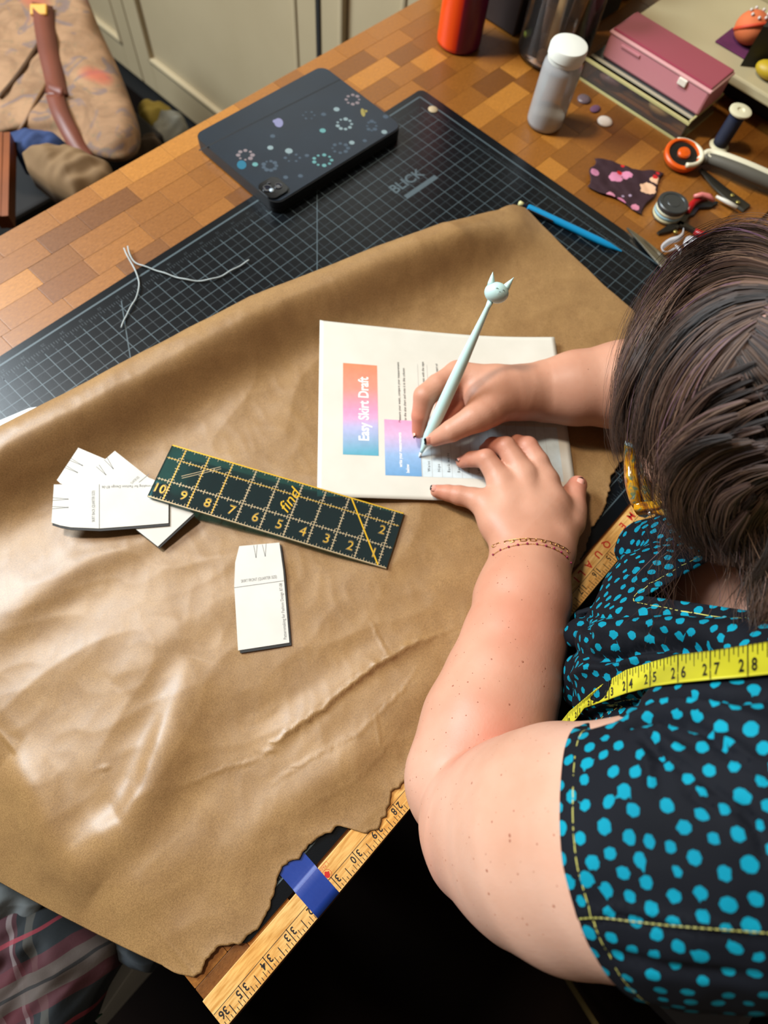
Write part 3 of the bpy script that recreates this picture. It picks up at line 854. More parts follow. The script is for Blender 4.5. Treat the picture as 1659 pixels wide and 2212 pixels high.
def surface(sdf, lo, hi, h, extra=None):
    """naive surface nets on a block-sparse grid"""
    lo = np.array(lo, float); hi = np.array(hi, float); B = 8
    nb = np.ceil((hi - lo) / (h * B)).astype(int)
    n = nb * B + 1
    G = np.ones(tuple(n), np.float32)
    bi = np.stack(np.meshgrid(*[np.arange(k) for k in nb], indexing='ij'), -1).reshape(-1, 3)
    cen = (lo + (bi + .5) * B * h).astype(np.float32)
    # coarse test with the plain distance (no culling: keep exact sign)
    dc = sdf.eval(cen)
    reach = B * h * .87 + .30
    inside = dc < -reach
    act = np.abs(dc) <= reach
    o = np.arange(B + 1)
    for b in bi[inside]: G[b[0] * B:b[0] * B + B + 1, b[1] * B:b[1] * B + B + 1, b[2] * B:b[2] * B + B + 1] = -1
    A = bi[act]
    loc = np.stack(np.meshgrid(o, o, o, indexing='ij'), -1).reshape(-1, 3)
    step = 900
    for s in range(0, len(A), step):
        blk = A[s:s + step]
        I = (blk[:, None, :] * B + loc[None]).reshape(-1, 3)
        P = (lo + I * h).astype(np.float32)
        d = sdf.eval(P)
        if extra is not None: d = extra(P, d)
        G[I[:, 0], I[:, 1], I[:, 2]] = d
    S = G < 0
    nx, ny, nz = G.shape
    acc_i, acc_p, quads = [], [], []
    def cid(i, j, k): return (i * ny + j) * nz + k
    for ax in range(3):
        sl0 = [slice(None)] * 3; sl1 = [slice(None)] * 3
        sl0[ax] = slice(0, -1); sl1[ax] = slice(1, None)
        cr = S[tuple(sl0)] != S[tuple(sl1)]
        ii = np.argwhere(cr)
        o1, o2 = [(1, 2), (2, 0), (0, 1)][ax]
        ok = (ii[:, o1] > 0) & (ii[:, o2] > 0) & (ii[:, o1] < G.shape[o1] - 1) & (ii[:, o2] < G.shape[o2] - 1)
        ii = ii[ok]
        jj = ii.copy(); jj[:, ax] += 1
        a = G[ii[:, 0], ii[:, 1], ii[:, 2]]; b = G[jj[:, 0], jj[:, 1], jj[:, 2]]
        t = a / (a - b)
        p = ii.astype(float); p[:, ax] += t
        cells = []
        for (da, db) in ((0, 0), (-1, 0), (-1, -1), (0, -1)):
            c = ii.copy(); c[:, o1] += da; c[:, o2] += db
            cells.append(cid(c[:, 0], c[:, 1], c[:, 2]))
            acc_i.append(cells[-1]); acc_p.append(p)
        q = np.stack(cells, 1)
        fl = a < 0
        q[~fl] = q[~fl][:, ::-1]
        quads.append(q)
    ids = np.concatenate(acc_i); P = np.concatenate(acc_p)
    u, inv = np.unique(ids, return_inverse=True)
    cnt = np.bincount(inv)
    V = np.stack([np.bincount(inv, P[:, k]) / cnt for k in range(3)], 1)
    Q = np.concatenate(quads)
    Fq = np.searchsorted(u, Q)
    V = lo + V * h
    # smooth
    E = np.concatenate([Fq[:, [0, 1]], Fq[:, [1, 2]], Fq[:, [2, 3]], Fq[:, [3, 0]]])
    def lap(V, f):
        s = np.zeros_like(V); c = np.zeros(len(V))
        for k in range(3):
            s[:, k] = np.bincount(E[:, 0], V[E[:, 1], k], len(V)) + np.bincount(E[:, 1], V[E[:, 0], k], len(V))
        c = np.bincount(E[:, 0], minlength=len(V)) + np.bincount(E[:, 1], minlength=len(V))
        return V + f * (s / np.maximum(c, 1)[:, None] - V)
    for _ in range(2): V = lap(V, .5); V = lap(V, -.42)
    return V, Fq, lap

def normals(V, F):
    n = np.cross(V[F[:, 2]] - V[F[:, 0]], V[F[:, 3]] - V[F[:, 1]])
    N = np.zeros_like(V)
    for k in range(4):
        for c in range(3): N[:, c] += np.bincount(F[:, k], n[:, c], len(V))
    return N / (np.linalg.norm(N, axis=1)[:, None] + 1e-12)
def to_px(P):
    q = (P - CAMPOS) @ CAMROT.T
    return np.stack([829.5 + FPX * q[:, 0] / q[:, 2], 1106 + FPX * q[:, 1] / q[:, 2]], -1)
# ------------------------------------------------------------------ the person
# -- head frame
Hc = np.array([22.2, .3, 10.04])
hf = unit([-.40, .66, -.65]); hu = unit(np.array([0, 0, 1]) - hf[2] * hf); hs_ = np.cross(hf, hu)   # hs_: towards her right
def HP(f, s, u): return Hc + hf * f + hs_ * s + hu * u
LSh = J(1640, 1770, 10.0, 262); RSh = (np.array([31.5, .5, 7.0]), 2.5)
NB = np.array([24.4, -3.9, 7.4])
JH = lambda u, v, z, r=0: J(u, v, z + .22, r)
body = Sdf()
# left forearm and upper arm
fore = chain(J(1148, 1195, 1.50, 70), J(1130, 1290, 1.9, 96), J(1108, 1390, 2.15, 108), J(1082, 1480, 2.35, 122), J(1052, 1570, 2.5, 138), J(1014, 1685, 2.8, 141))
fore += chain(J(1115, 1190, 1.5, 48), J(1105, 1290, 1.8, 78)) + chain(J(1186, 1205, 1.45, 50), J(1150, 1300, 1.8, 74))
upper = chain(J(1008, 1742, 3.0, 98), J(1062, 1784, 4.2, 157), J(1150, 1806, 5.6, 208), J(1232, 1815, 7.1, 236), J(1340, 1820, 8.6, 242), J(1480, 1805, 9.4, 250), LSh)
body.add(fore, .35, .1)
body.add(upper, .4, .07)
# left hand: palm, then each finger joins the palm
def hand(palm, fingers, kp=.34, kf=.16):
    return (palm, fingers, kp, kf)
Lp = chain(JH(1112, 1188, 1.5, 46), JH(1048, 1090, 1.05, 31)) + chain(JH(1120, 1185, 1.5, 50), JH(1084, 1046, 1.3, 31)) + chain(JH(1150, 1190, 1.5, 54), JH(1130, 1030, 1.42, 32)) \
   + chain(JH(1185, 1195, 1.45, 50), JH(1176, 1044, 1.32, 32)) + chain(JH(1196, 1170, 1.3, 50), JH(1232, 1112, 1.0, 31)) + chain(JH(1160, 1120, 1.2, 60), JH(1180, 1100, 1.1, 55)) + chain(JH(1080, 1130, 1.15, 42), JH(1100, 1090, 1.15, 44))
Lf = [chain(JH(1050, 1086, 1.0, 29), JH(1024, 1077, .85, 24), JH(992, 1070, .72, 21.5), JH(968, 1065, .62, 18), JH(944, 1061, .56, 14.5)),
      chain(JH(1086, 1044, 1.3, 29), JH(1050, 991, 1.42, 21.5), JH(1018, 992, .95, 17), JH(998, 998, .56, 13.5)),
      chain(JH(1131, 1028, 1.42, 30), JH(1093, 965, 1.55, 22), JH(1064, 962, 1.1, 18), JH(1049, 972, .6, 15)),
      chain(JH(1176, 1040, 1.32, 30), JH(1160, 1000, 1.42, 26), JH(1139, 966, 1.4, 23.5), JH(1116, 958, .95, 19), JH(1106, 962, .55, 16)),
      chain(JH(1228, 1128, 1.0, 36), JH(1238, 1098, .92, 28), JH(1238, 1068, .84, 26), JH(1247, 1048, .74, 21))]
Rp = chain(JH(1128, 848, 1.75, 55), JH(1075, 835, 2.0, 44), JH(990, 812, 1.95, 31)) + chain(JH(1125, 850, 1.7, 54), JH(1068, 868, 2.0, 45), JH(1040, 896, 2.2, 34)) + chain(JH(1100, 850, 1.8, 52), JH(1035, 858, 2.0, 34)) \
   + chain(JH(1120, 845, 1.5, 50), JH(1000, 838, 1.4, 32)) + chain(JH(1120, 850, 1.3, 48), JH(1012, 850, .95, 30)) + chain(JH(1115, 855, 1.1, 42), JH(1030, 862, .8, 28))
Rf = [chain(JH(988, 811, 1.95, 30), JH(945, 834, 2.1, 26), JH(918, 856, 2.05, 25), JH(908, 898, 1.5, 19), JH(905, 932, .95, 15.5)),
      chain(JH(1052, 886, 2.15, 38), JH(1022, 905, 2.2, 31), JH(975, 931, 1.85, 24), JH(940, 947, 1.3, 17.5)),
      chain(JH(1000, 838, 1.4, 28), JH(960, 880, .85, 20), JH(940, 925, .5, 15)),
      chain(JH(1012, 850, 1.2, 27), JH(978, 888, .85, 20), JH(962, 925, .52, 15)),
      chain(JH(1030, 862, .85, 25), JH(1002, 895, .62, 18), JH(990, 922, .48, 14))]
# right arm
Ra = chain(J(1128, 848, 1.7, 55), J(1180, 845, 1.75, 64), J(1240, 839, 1.95, 78), J(1340, 832, 2.25, 92), J(1450, 832, 2.45, 106), J(1600, 838, 2.7, 116), (np.array([32.2, -1.5, 4.0]), 2.5), RSh)
body.add(Ra, .3, .1)
class HandSdf(Sdf):
    def eval(s, P, *a):
        D = Sdf.eval(s, P)
        for (palm, fingers) in ((Lp, Lf), (Rp, Rf)):
            allc = palm + [c for f in fingers for c in f]
            lo = np.min([np.minimum(c[0], c[1]) for c in allc], 0) - 2.2; hi = np.max([np.maximum(c[0], c[1]) for c in allc], 0) + 2.2
            idx = np.nonzero(((P >= lo) & (P <= hi)).all(1))[0]
            if len(idx) == 0: continue
            Q = P[idx]
            dp = np.full(len(Q), 9.0, np.float32)
            for c in palm: dp = smin(dp, cone_d(Q, *[np.float32(x) for x in c]).astype(np.float32), .34)
            best = dp
            for f in fingers:
                df = np.full(len(Q), 9.0, np.float32)
                for c in f: df = smin(df, cone_d(Q, *[np.float32(x) for x in c]).astype(np.float32), .08)
                best = np.minimum(best, smin(dp, df, .22))
            D[idx] = smin(D[idx], best, .3)
        return D
bd = HandSdf(); bd.g = body.g
# torso, neck, head under the clothes and hair
bd.add(chain(LSh, (NB + np.array([-3.6, -1.6, -.6]), 2.3), (NB + np.array([0, -.6, -1.2]), 2.2), RSh) + chain((NB + np.array([0, -.6, -2]), 2.2), J(1535, 1272, 4.9, 112), J(1600, 1270, 5.2, 120), J(1700, 1240, 5.6, 150)) + chain((NB, 2.6), (NB + np.array([-1.5, -4.0, -9]), 4.6), (NB + np.array([-1.5, -5.0, -18]), 5.2)), .8, .5)
bd.add(chain((NB, 2.1), (HP(-.8, 0, -2.0), 2.1)), .4, .5)
bd.add(chain((HP(-.8, 0, .8), 2.9), (HP(.9, 0, .5), 2.7)) + chain((HP(.4, 0, -1.0), 2.55), (HP(2.2, 0, -3.0), 1.25)) + chain((HP(1.6, -1.2, -1.2), 1.35), (HP(2.2, -.6, -2.6), 1.0)) + chain((HP(1.6, 1.2, -1.2), 1.35), (HP(2.2, .6, -2.6), 1.0)), .6, .5)
bd.add(chain((HP(3.45, 0, .2), .30), (HP(4.15, 0, -.95), .40)) + chain((HP(3.55, -.3, -1.05), .30), (HP(3.55, .3, -1.05), .30)), .25, .3)      # nose
bd.add(chain((HP(3.2, -.55, -1.9), .28), (HP(3.35, 0, -1.85), .30), (HP(3.2, .55, -1.9), .28)), .15, .15)                                        # lips
bd.add(chain((HP(3.1, -1.9, .75), .28), (HP(3.45, -.7, .85), .32), (HP(3.45, .7, .85), .32), (HP(3.1, 1.9, .75), .28)), .2, .4)                  # brow
for s in (-1, 1):
    bd.add(chain((HP(-.2, 3.0 * s, .5), .32), (HP(-.45, 3.35 * s, -.1), .28), (HP(0, 3.05 * s, -.9), .25)), .15, .15)                          # ears
    bd.add(chain((HP(2.85, 1.15 * s, .15), .42), (HP(2.86, 1.2 * s, .15), .42)), .1, .12)                                                       # eyeballs under lids
bd.add(chain(J(985, 1692, 4.7, 3), J(1030, 1660, 4.75, 5), J(1075, 1630, 4.8, 6), J(1130, 1602, 4.8, 6), J(1180, 1582, 4.8, 6)), .1, .30, True)                        # crook of the elbow
for (a_, b_) in (((1002, 1062), (1004, 1080)), ((1013, 1058), (1015, 1084)), ((1035, 1108), (1052, 1098)), ((1048, 1128), (1068, 1112))):       # skin folds
    p_ = on_paper(a_[0], a_[1]); 
body_v, body_f, _lap = surface(bd, (7.0, -14.0, -2.0), (37.0, 12.5, 15.0), .066)
lowz = body_v[:, 2] < -1.7
M_skin = nm('fair_skin', srgb(214, 164, 142), .48, Subsurface_Weight=.12, Subsurface_Scale=.006, Specular_IOR_Level=.35)
M_skin.node_tree.nodes['Principled BSDF'].inputs['Subsurface Radius'].default_value = (1.0, .35, .2)
t = NT(M_skin); c = t.coord()
a = t.noise(c, 9, 4, .6); base0 = t.ramp(a, [(.3, srgb(208, 168, 148)), (.7, srgb(190, 142, 118))])
tanr = t.ramp(a, [(.3, srgb(196, 144, 118)), (.7, srgb(176, 118, 92))]); att = t.n('ShaderNodeAttribute', attribute_name='tan'); base_ = t.mix((att, 'Fac'), base0, tanr)
at = t.n('ShaderNodeAttribute', attribute_name='red')
mx = t.mix((at, 'Fac'), (base_, 2), srgb(196, 92, 70))
for sc_, thr, amt, dark in ((300.0, .22, .3, (.7, .5, .42)),):
    vo = t.n('ShaderNodeTexVoronoi', {'Vector': c, 'Scale': sc_, 'Randomness': 1.0})
    wn = t.n('ShaderNodeTexWhiteNoise', {'Vector': (vo, 'Position')})
    th = t.math('MULTIPLY', (wn, 'Value'), thr); th2 = t.math('SUBTRACT', th, thr * .45)
    m_ = t.math('LESS_THAN', (vo, 'Distance'), th2); mm = t.math('MULTIPLY', m_, amt)
    mx = t.mix(mm, (mx, 2), dark, 'MULTIPLY')
t.l(mx, 'Base Color', 2)
n1 = t.noise(c, 420, 3, .6); n2 = t.noise(t.coord((1, 2.6, 1)), 90, 3, .6); kn = t.n('ShaderNodeAttribute', attribute_name='knk'); n3 = t.noise(t.coord((1, 1, 1)), 230, 4, .7, 1.5); k3 = t.math('MULTIPLY', n3, (kn, 'Fac')); hh = t.math('MULTIPLY_ADD', n2, .7, n1); h2 = t.math('MULTIPLY_ADD', k3, 3.5, hh); t.bump(h2, .20, .0006)
red = np.zeros(len(body_v))
for cx, cy, cz, rr, am in [(*J(1243, 1055, .8)[0], 1.0, .55), (*J(945, 1061, .6)[0], .8, .35), (*J(1140, 960, 1.3)[0], .9, .5), (*J(1060, 965, 1.2)[0], .9, .5), (*J(1010, 992, .9)[0], .7, .35), (*J(906, 915, 1.3)[0], 1.0, .6),
                           (*J(940, 947, 1.3)[0], .7, .35), (*J(1060, 1650, 4.0)[0], 1.6, .55), (*J(1010, 1680, 4)[0], 1.4, .25), (*J(1130, 960, .8)[0], 1.0, .35), (*J(970, 890, .9)[0], 1.2, .6), (*J(1100, 1350, 3.5)[0], 1.8, .22), (*J(960, 1880, 4)[0], 2.0, .22)]:
    red = np.maximum(red, am * np.exp(-((np.linalg.norm(body_v - [cx, cy, cz], axis=1) / rr) ** 2)))
tan = np.clip((19.0 - (body_v - CAMPOS) @ CAMROT[2] * -1) * 0 + 1 - np.exp(-np.clip(((body_v - J(1100, 1600, 3)[0]) @ unit(J(1148, 1195, 1.5)[0] - J(1040, 1660, 2.6)[0]) + 2.2) / 3.0, 0, 9)), 0, 1)
tan[(body_v[:, 1] > 3.5) | (body_v[:, 0] > 20.5)] = .85
tan[body_v[:, 2] > 5.3] = 0; tan[(body_v[:, 1] < -.6) & (body_v[:, 2] > 2.6) & (body_v[:, 0] > 17.6)] = 0; tan[np.linalg.norm(body_v - Hc, axis=1) < 6.0] = .8
knk = np.zeros(len(body_v))
for f_ in Lf + Rf:
    for (a_, b_, ra_, rb_) in f_[:-1]: knk = np.maximum(knk, np.exp(-((np.linalg.norm(body_v - b_, axis=1) / (rb_ * 1.25)) ** 2)))
    knk = np.maximum(knk, .8 * np.exp(-((np.linalg.norm(body_v - f_[0][0], axis=1) / (f_[0][2] * 1.5)) ** 2)))
keep = ~(body_v[:, 2][body_f] < -1.6).any(1)
person = thing('person', 'seated person in a teal dotted blouse bending over the table and writing', 'person', (25, -7, -TOP))
def compact(V, F, keepf, extra=()):
    F = F[keepf]; u, inv = np.unique(F, return_inverse=True)
    return V[u], inv.reshape(F.shape), [e[u] for e in extra]
bv, bf, (br, btan, bkn) = compact(body_v, body_f, keep, [red, tan, knk])
mesh('body', bv, bf, M_skin, person, True, cols={'red': br, 'tan': btan, 'knk': bkn})
# moles and freckles: low discs set into the skin
bn = normals(bv, bf)
def skin_spots():
    sp = to_px(bv); dp = (bv - CAMPOS) @ CAMROT[2]; mb = MB(); rr = random.Random(3)
    facing = ((CAMPOS - bv) * bn).sum(1) > 0
    def put(i, r, sx=1.0):
        n_ = unit(bn[i]); X = unit(np.cross(n_, [.3, .5, 1])); Y = np.cross(n_, X); p = bv[i] + n_ * .004
        mb.add([p + n_ * .006] + [p + (X * math.cos(a) * sx + Y * math.sin(a)) * r * rr.uniform(.85, 1.1) - n_ * .006 for a in [2 * math.pi * k / 9 for k in range(9)]], [(0, 1 + k, 1 + (k + 1) % 9) for k in range(9)])
    for (u, v, r) in [(1130, 1431, .05), (1178, 1444, .045), (1174, 1483, .04), (1098, 1522, .04), (1061, 1424, .035), (978, 1482, .042), (984, 1416, .03), (1015, 1614, .04), (1010, 1472, .035), (1032, 1518, .03), (1020, 1693, .04), (1100, 1805, .045), (1101, 1818, .04),
                      (1081, 1675, .03), (886, 1684, .03), (876, 1657, .028), (884, 1625, .028), (1077, 1259, .035), (1002, 1333, .025), (1204, 1223, .035), (1128, 1295, .03), (925, 1764, .03), (1063, 1773, .03), (1050, 1883, .04), (1058, 1931, .035), (1194, 1958, .035), (1138, 1995, .03), (1271, 800, .03)]:
        d = np.where(facing, np.hypot(sp[:, 0] - u, sp[:, 1] - v), 99); put(int(d.argmin()), r, 1.0)
    arm = np.nonzero(facing & (bv[:, 1] < 4.5) & (sp[:, 1] > 1200) & (sp[:, 0] < 1300))[0]
    for k in range(240): put(int(arm[rr.randrange(len(arm))]), rr.choice((.010, .012, .015, .019, .026)), 1.0)
    ra_ = np.nonzero(facing & (sp[:, 1] < 920) & (sp[:, 0] > 1130) & (sp[:, 0] < 1360) & (dp > 17))[0]
    for k in range(50): put(int(ra_[rr.randrange(len(ra_))]), rr.uniform(.008, .014), 1.0)
    return mb
o = skin_spots().build('freckles', nm('mole_brown', srgb(150, 92, 68), .6), person); o['kind'] = 'stuff'
# fingernails
M_nail = nm('pale_pink_nail', srgb(226, 160, 142), .18, Coat_Weight=.6); M_blk = nm('black_nail_tip', srgb(14, 12, 12), .2); M_coral = nm('coral_nail_dot', srgb(232, 84, 84), .3)
def nail(c, fwd, up, L=.34, Wd=.28):
    c = np.array(c); X = unit(fwd); Z = unit(np.array(up) - X * (np.array(up) @ X)); Y = np.cross(Z, X)
    V, Fq = [], []; nx, ny = 10, 10
    for i in range(nx + 1):
        for j in range(ny + 1):
            a = -1 + 2 * i / nx; b = -1 + 2 * j / ny
            w = Wd * .5 * math.sqrt(max(0, 1 - abs(a) ** 3 * .75))
            V.append(c + X * a * L * .5 + Y * b * w + Z * (.07 * (1 - b * b) - .03 * a * a))
    for i in range(nx):
        for j in range(ny): Fq.append((i * 11 + j, (i + 1) * 11 + j, (i + 1) * 11 + j + 1, i * 11 + j + 1))
    tip = [k for k in range(len(Fq)) if k // ny >= nx - 2]
    o = mesh('fingernail', V, Fq, [M_nail, M_blk], person, True)
    for k in tip: o.data.polygons[k].material_index = 1
    md = o.modifiers.new('t', 'SOLIDIFY'); md.thickness = .02 * IN
    MB().ball(c + Z * .052 - X * .0, (.045, .045, .012), 6, [X, Y, Z]).build('nail_dot', M_coral, o, True)
    return o
cu_ = -CAMROT[2]     # towards the viewer
_sp = to_px(bv); _dp = (bv - CAMPOS) @ CAMROT[2]; _fc = ((CAMPOS - bv) * bn).sum(1) > 0
def nail_at(u, v, tu, tv, L, Wd, lift=-.015):
    d = np.where(_fc, np.hypot(_sp[:, 0] - u, _sp[:, 1] - v) + .4 * (_dp - _dp.min()), 999); i = int(d.argmin())
    z = bv[i][2]; up = bn[np.argsort(d)[:8]].mean(0)
    nail(bv[i] + unit(up) * lift, W(tu, tv, z) - W(u, v, z), up, L, Wd)
nail_at(926, 951, 908, 955, .46, .42)
nail_at(937, 1055, 922, 1052, .34, .30)
nail_at(1255, 1040, 1259, 1024, .40, .34)
nail_at(896, 940, 897, 958, .30, .26)
nail_at(991, 992, 978, 998, .28, .24)
# -- blouse: an outer shell grown over the torso and the sleeve, cut open at hem and neckline
ch = Sdf()
S1 = J(1660, 1560, 8.2, 330); 
ch.add(chain(J(1500, 1800, 9.6, 283), (LSh[0], LSh[1] + .4), (NB + np.array([-3.6, -1.6, -.6]), 2.9), (NB + np.array([0, -1.0, -1.2]), 2.9), (RSh[0], RSh[1] + .35)), .9, .9)
ch.add(chain(J(1290, 1814, 7.9, 254), J(1400, 1826, 9.2, 268), J(1500, 1812, 9.6, 278)), .5, .35)
ch.add(chain(J(1640, 1480, 7.2, 235), J(1450, 1470, 5.6, 205)) + chain(J(1620, 1320, 5.6, 200), J(1455, 1330, 4.9, 160)), .8, .8)
ch.add(chain(J(1500, 1215, 4.4, 118), J(1395, 1185, 3.4, 62)) + chain(J(1640, 1180, 4.6, 170), J(1500, 1215, 4.4, 118)), .6, .4)
ch.add(chain((W(1640, 1480, 6.0), 3.4), (NB + np.array([-2.5, -4.5, -10]), 6.2), (NB + np.array([-2, -5.0, -20]), 7.2)) + chain((W(1620, 1700, 5), 4.0), (NB + np.array([-4, -6, -12]), 5.5)), 1.2, 1.0)
# rolls of cloth that hang between the arm and the body
for c_ in (chain(J(1262, 1372, 3.7, 34), J(1330, 1345, 4.6, 40), J(1460, 1340, 5.6, 46), J(1640, 1370, 7.2, 44)),
           chain(J(1245, 1500, 3.2, 26), J(1262, 1452, 4.0, 36), J(1320, 1420, 5.4, 38), J(1420, 1395, 6.6, 36)),
           chain(J(1275, 1520, 4.4, 34), J(1330, 1475, 5.8, 40), J(1440, 1440, 7.2, 44), J(1600, 1425, 8.6, 46)),
           chain(J(1360, 1566, 6.4, 30), J(1430, 1535, 7.6, 46), J(1530, 1530, 8.8, 50), J(1659, 1545, 10.0, 48)),
           chain(J(1250, 1330, 2.9, 14), J(1340, 1300, 3.6, 18), J(1420, 1290, 4.6, 18))):
    ch.add([(a, b, ra * 1.12, rb * 1.12) for (a, b, ra, rb) in c_], .2, .16)
def shirt_extra(P, d):
    return d
sv_, sf_, _l2 = surface(ch, (7.5, -15.0, -8.0), (37.0, 3.5, 15.2), .105)
for _ in range(2): sv_ = _l2(sv_, .5)
sn_ = normals(sv_, sf_)
spx = to_px(sv_)
# wrinkles: soft ridges fanning from the armpit and across the back of the sleeve
def px_ridge(pts, wpx, amp):
    d, t = poly_dist(spx, [tuple(map(float, p)) for p in pts])
    return amp * np.exp(-(d / wpx) ** 2) * np.clip(4 * t * (1 - t) + .25, 0, 1)
near = sv_[:, 2] > 1.5
disp = np.zeros(len(sv_))
for pts, w_, a_ in (([(1244, 1407), (1285, 1423), (1337, 1418), (1383, 1402), (1456, 1394), (1528, 1402), (1600, 1397)], 11, -.42), ([(1254, 1562), (1300, 1542), (1373, 1521), (1435, 1500), (1497, 1500), (1560, 1506), (1659, 1500)], 13, -.55),
                    ([(1360, 1568), (1380, 1562), (1425, 1557), (1487, 1568), (1528, 1583), (1580, 1625), (1659, 1682)], 9, -.38), ([(1389, 1583), (1415, 1615), (1435, 1645)], 8, -.2), ([(1262, 1340), (1278, 1375), (1264, 1405)], 8, -.3),
                    ([(1228, 1330), (1320, 1330), (1456, 1322), (1600, 1335)], 5, -.14), ([(1244, 1375), (1330, 1362), (1456, 1352), (1600, 1362)], 20, .28), ([(1232, 1465), (1280, 1440), (1350, 1428), (1440, 1412)], 11, .22),
                    ([(1345, 1560), (1390, 1530), (1450, 1522), (1540, 1534), (1659, 1565)], 17, .26), ([(1455, 1650), (1500, 1720), (1560, 1760)], 10, -.12), ([(1600, 1740), (1640, 1800), (1659, 1860)], 12, -.12),
                    ([(1375, 1580), (1430, 1600), (1500, 1640)], 9, .16), ([(1365, 1590), (1400, 1650), (1410, 1720)], 9, .14), ([(1372, 1575), (1460, 1570), (1560, 1600), (1659, 1660)], 10, .18),
                    ([(1400, 1600), (1480, 1680), (1560, 1740)], 12, .12), ([(1380, 1600), (1440, 1640), (1530, 1700), (1659, 1800)], 9, -.14), ([(1470, 1500), (1560, 1510), (1659, 1500)], 9, -.16),
                    ([(1540, 1580), (1600, 1640), (1659, 1700)], 12, .14), ([(1240, 1980), (1330, 1965), (1450, 1985), (1659, 2010)], 7, .07), ([(1250, 1992), (1330, 1980), (1450, 1999), (1659, 2024)], 5, -.08),
                    ([(1290, 1440), (1330, 1425), (1360, 1380)], 8, -.14), ([(1270, 1400), (1300, 1390), (1320, 1350)], 7, .12), ([(1330, 1360), (1420, 1375), (1560, 1400)], 8, -.12),
                    ([(1320, 1180), (1380, 1230), (1420, 1290)], 10, .08), ([(1380, 1140), (1420, 1180), (1480, 1230)], 9, .07), ([(1350, 1500), (1400, 1520), (1470, 1500)], 9, -.14),
                    ([(1300, 2060), (1450, 2090), (1659, 2110)], 14, -.10)):
    disp += px_ridge(pts, w_, a_)
nzz = np.array([mnoise.noise(Vector((p[0] * .55, p[1] * .55, p[2] * .55))) * .12 + mnoise.noise(Vector((p[0] * 1.6, p[1] * 1.6, p[2] * 1.2))) * .035 for p in sv_])
sv_ = sv_ + sn_ * ((disp * near) + nzz)[:, None]
# hem plane of the sleeve
hA = W(1290, 1812, 7.9); hax = unit(W(1500, 1805, 9.6) - hA); hc0 = hA + hax * .9
# neckline wedge: planes through its lowest point
Vp = W(1392, 1287, 4.9); Ap = W(1508, 1222, 5.6); Bp = W(1640, 1322, 7.6)
ctr = (Ap + Bp) / 2; vw = unit(CAMPOS - Vp)
nA = unit(np.cross(Ap - Vp, vw)); nB_ = unit(np.cross(Bp - Vp, vw))
if (ctr - Vp) @ nA < 0: nA = -nA
if (ctr - Vp) @ nB_ < 0: nB_ = -nB_
bm = bmesh.new()
bvs = [bm.verts.new(p) for p in sv_]
for f in sf_: bm.faces.new([bvs[i] for i in f])
def cut(co, no, sel):
    geo = [f for f in bm.faces if sel(f.calc_center_median())]
    gg = set(geo)
    for f in geo: gg.update(f.edges); gg.update(f.verts)
    bmesh.ops.bisect_plane(bm, geom=list(gg), plane_co=Vector(co), plane_no=Vector(no), dist=1e-5)
armsel = lambda p: (np.array(p) - hc0) @ hax < 3 and np.linalg.norm(np.array(p) - hc0) < 4.6
cut(hc0, hax, lambda p: abs((p - Vector(hc0)).dot(Vector(hax))) < .4 and (p - Vector(hc0)).length < 3.6)
Hh = Vector(hc0); Ha = Vector(hax)
def _arm(p):
    q = p - Hh; al = q.dot(Ha); return (q - Ha * al).length < 3.45 and -6 < al < .4
kill = [f for f in bm.faces if _arm(f.calc_center_median()) and (f.calc_center_median() - Hh).dot(Ha) < 0]
bmesh.ops.delete(bm, geom=kill, context='FACES')
Vv = Vector(Vp); NA_, NB2 = Vector(nA), Vector(nB_)
inz = lambda p: (p - Vv).length < 9 and p.z > 2.0
cut(Vp, nA, lambda p: inz(p) and abs((p - Vv).dot(NA_)) < .3)
cut(Vp, nB_, lambda p: inz(p) and abs((p - Vv).dot(NB2)) < .3)
kill = [f for f in bm.faces if inz(f.calc_center_median()) and (f.calc_center_median() - Vv).dot(NA_) > 0 and (f.calc_center_median() - Vv).dot(NB2) > 0]
bmesh.ops.delete(bm, geom=kill, context='FACES')
bmesh.ops.delete(bm, geom=[v for v in bm.verts if not v.link_faces], context='VERTS')
# keep only the biggest connected piece
bm.verts.ensure_lookup_table(); bm.verts.index_update()
seen = [False] * len(bm.verts); comps = []
for v in bm.verts:
    if seen[v.index]: continue
    st = [v]; seen[v.index] = True; cc = []
    while st:
        q = st.pop(); cc.append(q)
        for e in q.link_edges:
            w_ = e.other_vert(q)
            if not seen[w_.index]: seen[w_.index] = True; st.append(w_)
    comps.append(cc)
comps.sort(key=len)
bmesh.ops.delete(bm, geom=[v for c_ in comps[:-1] for v in c_], context='VERTS')
bm.verts.index_update()
sv_ = np.array([v.co[:] for v in bm.verts]); sf_l = [tuple(v.index for v in f.verts) for f in bm.faces]
edge_v = [v.index for v in bm.verts if v.is_boundary]
bm.free()
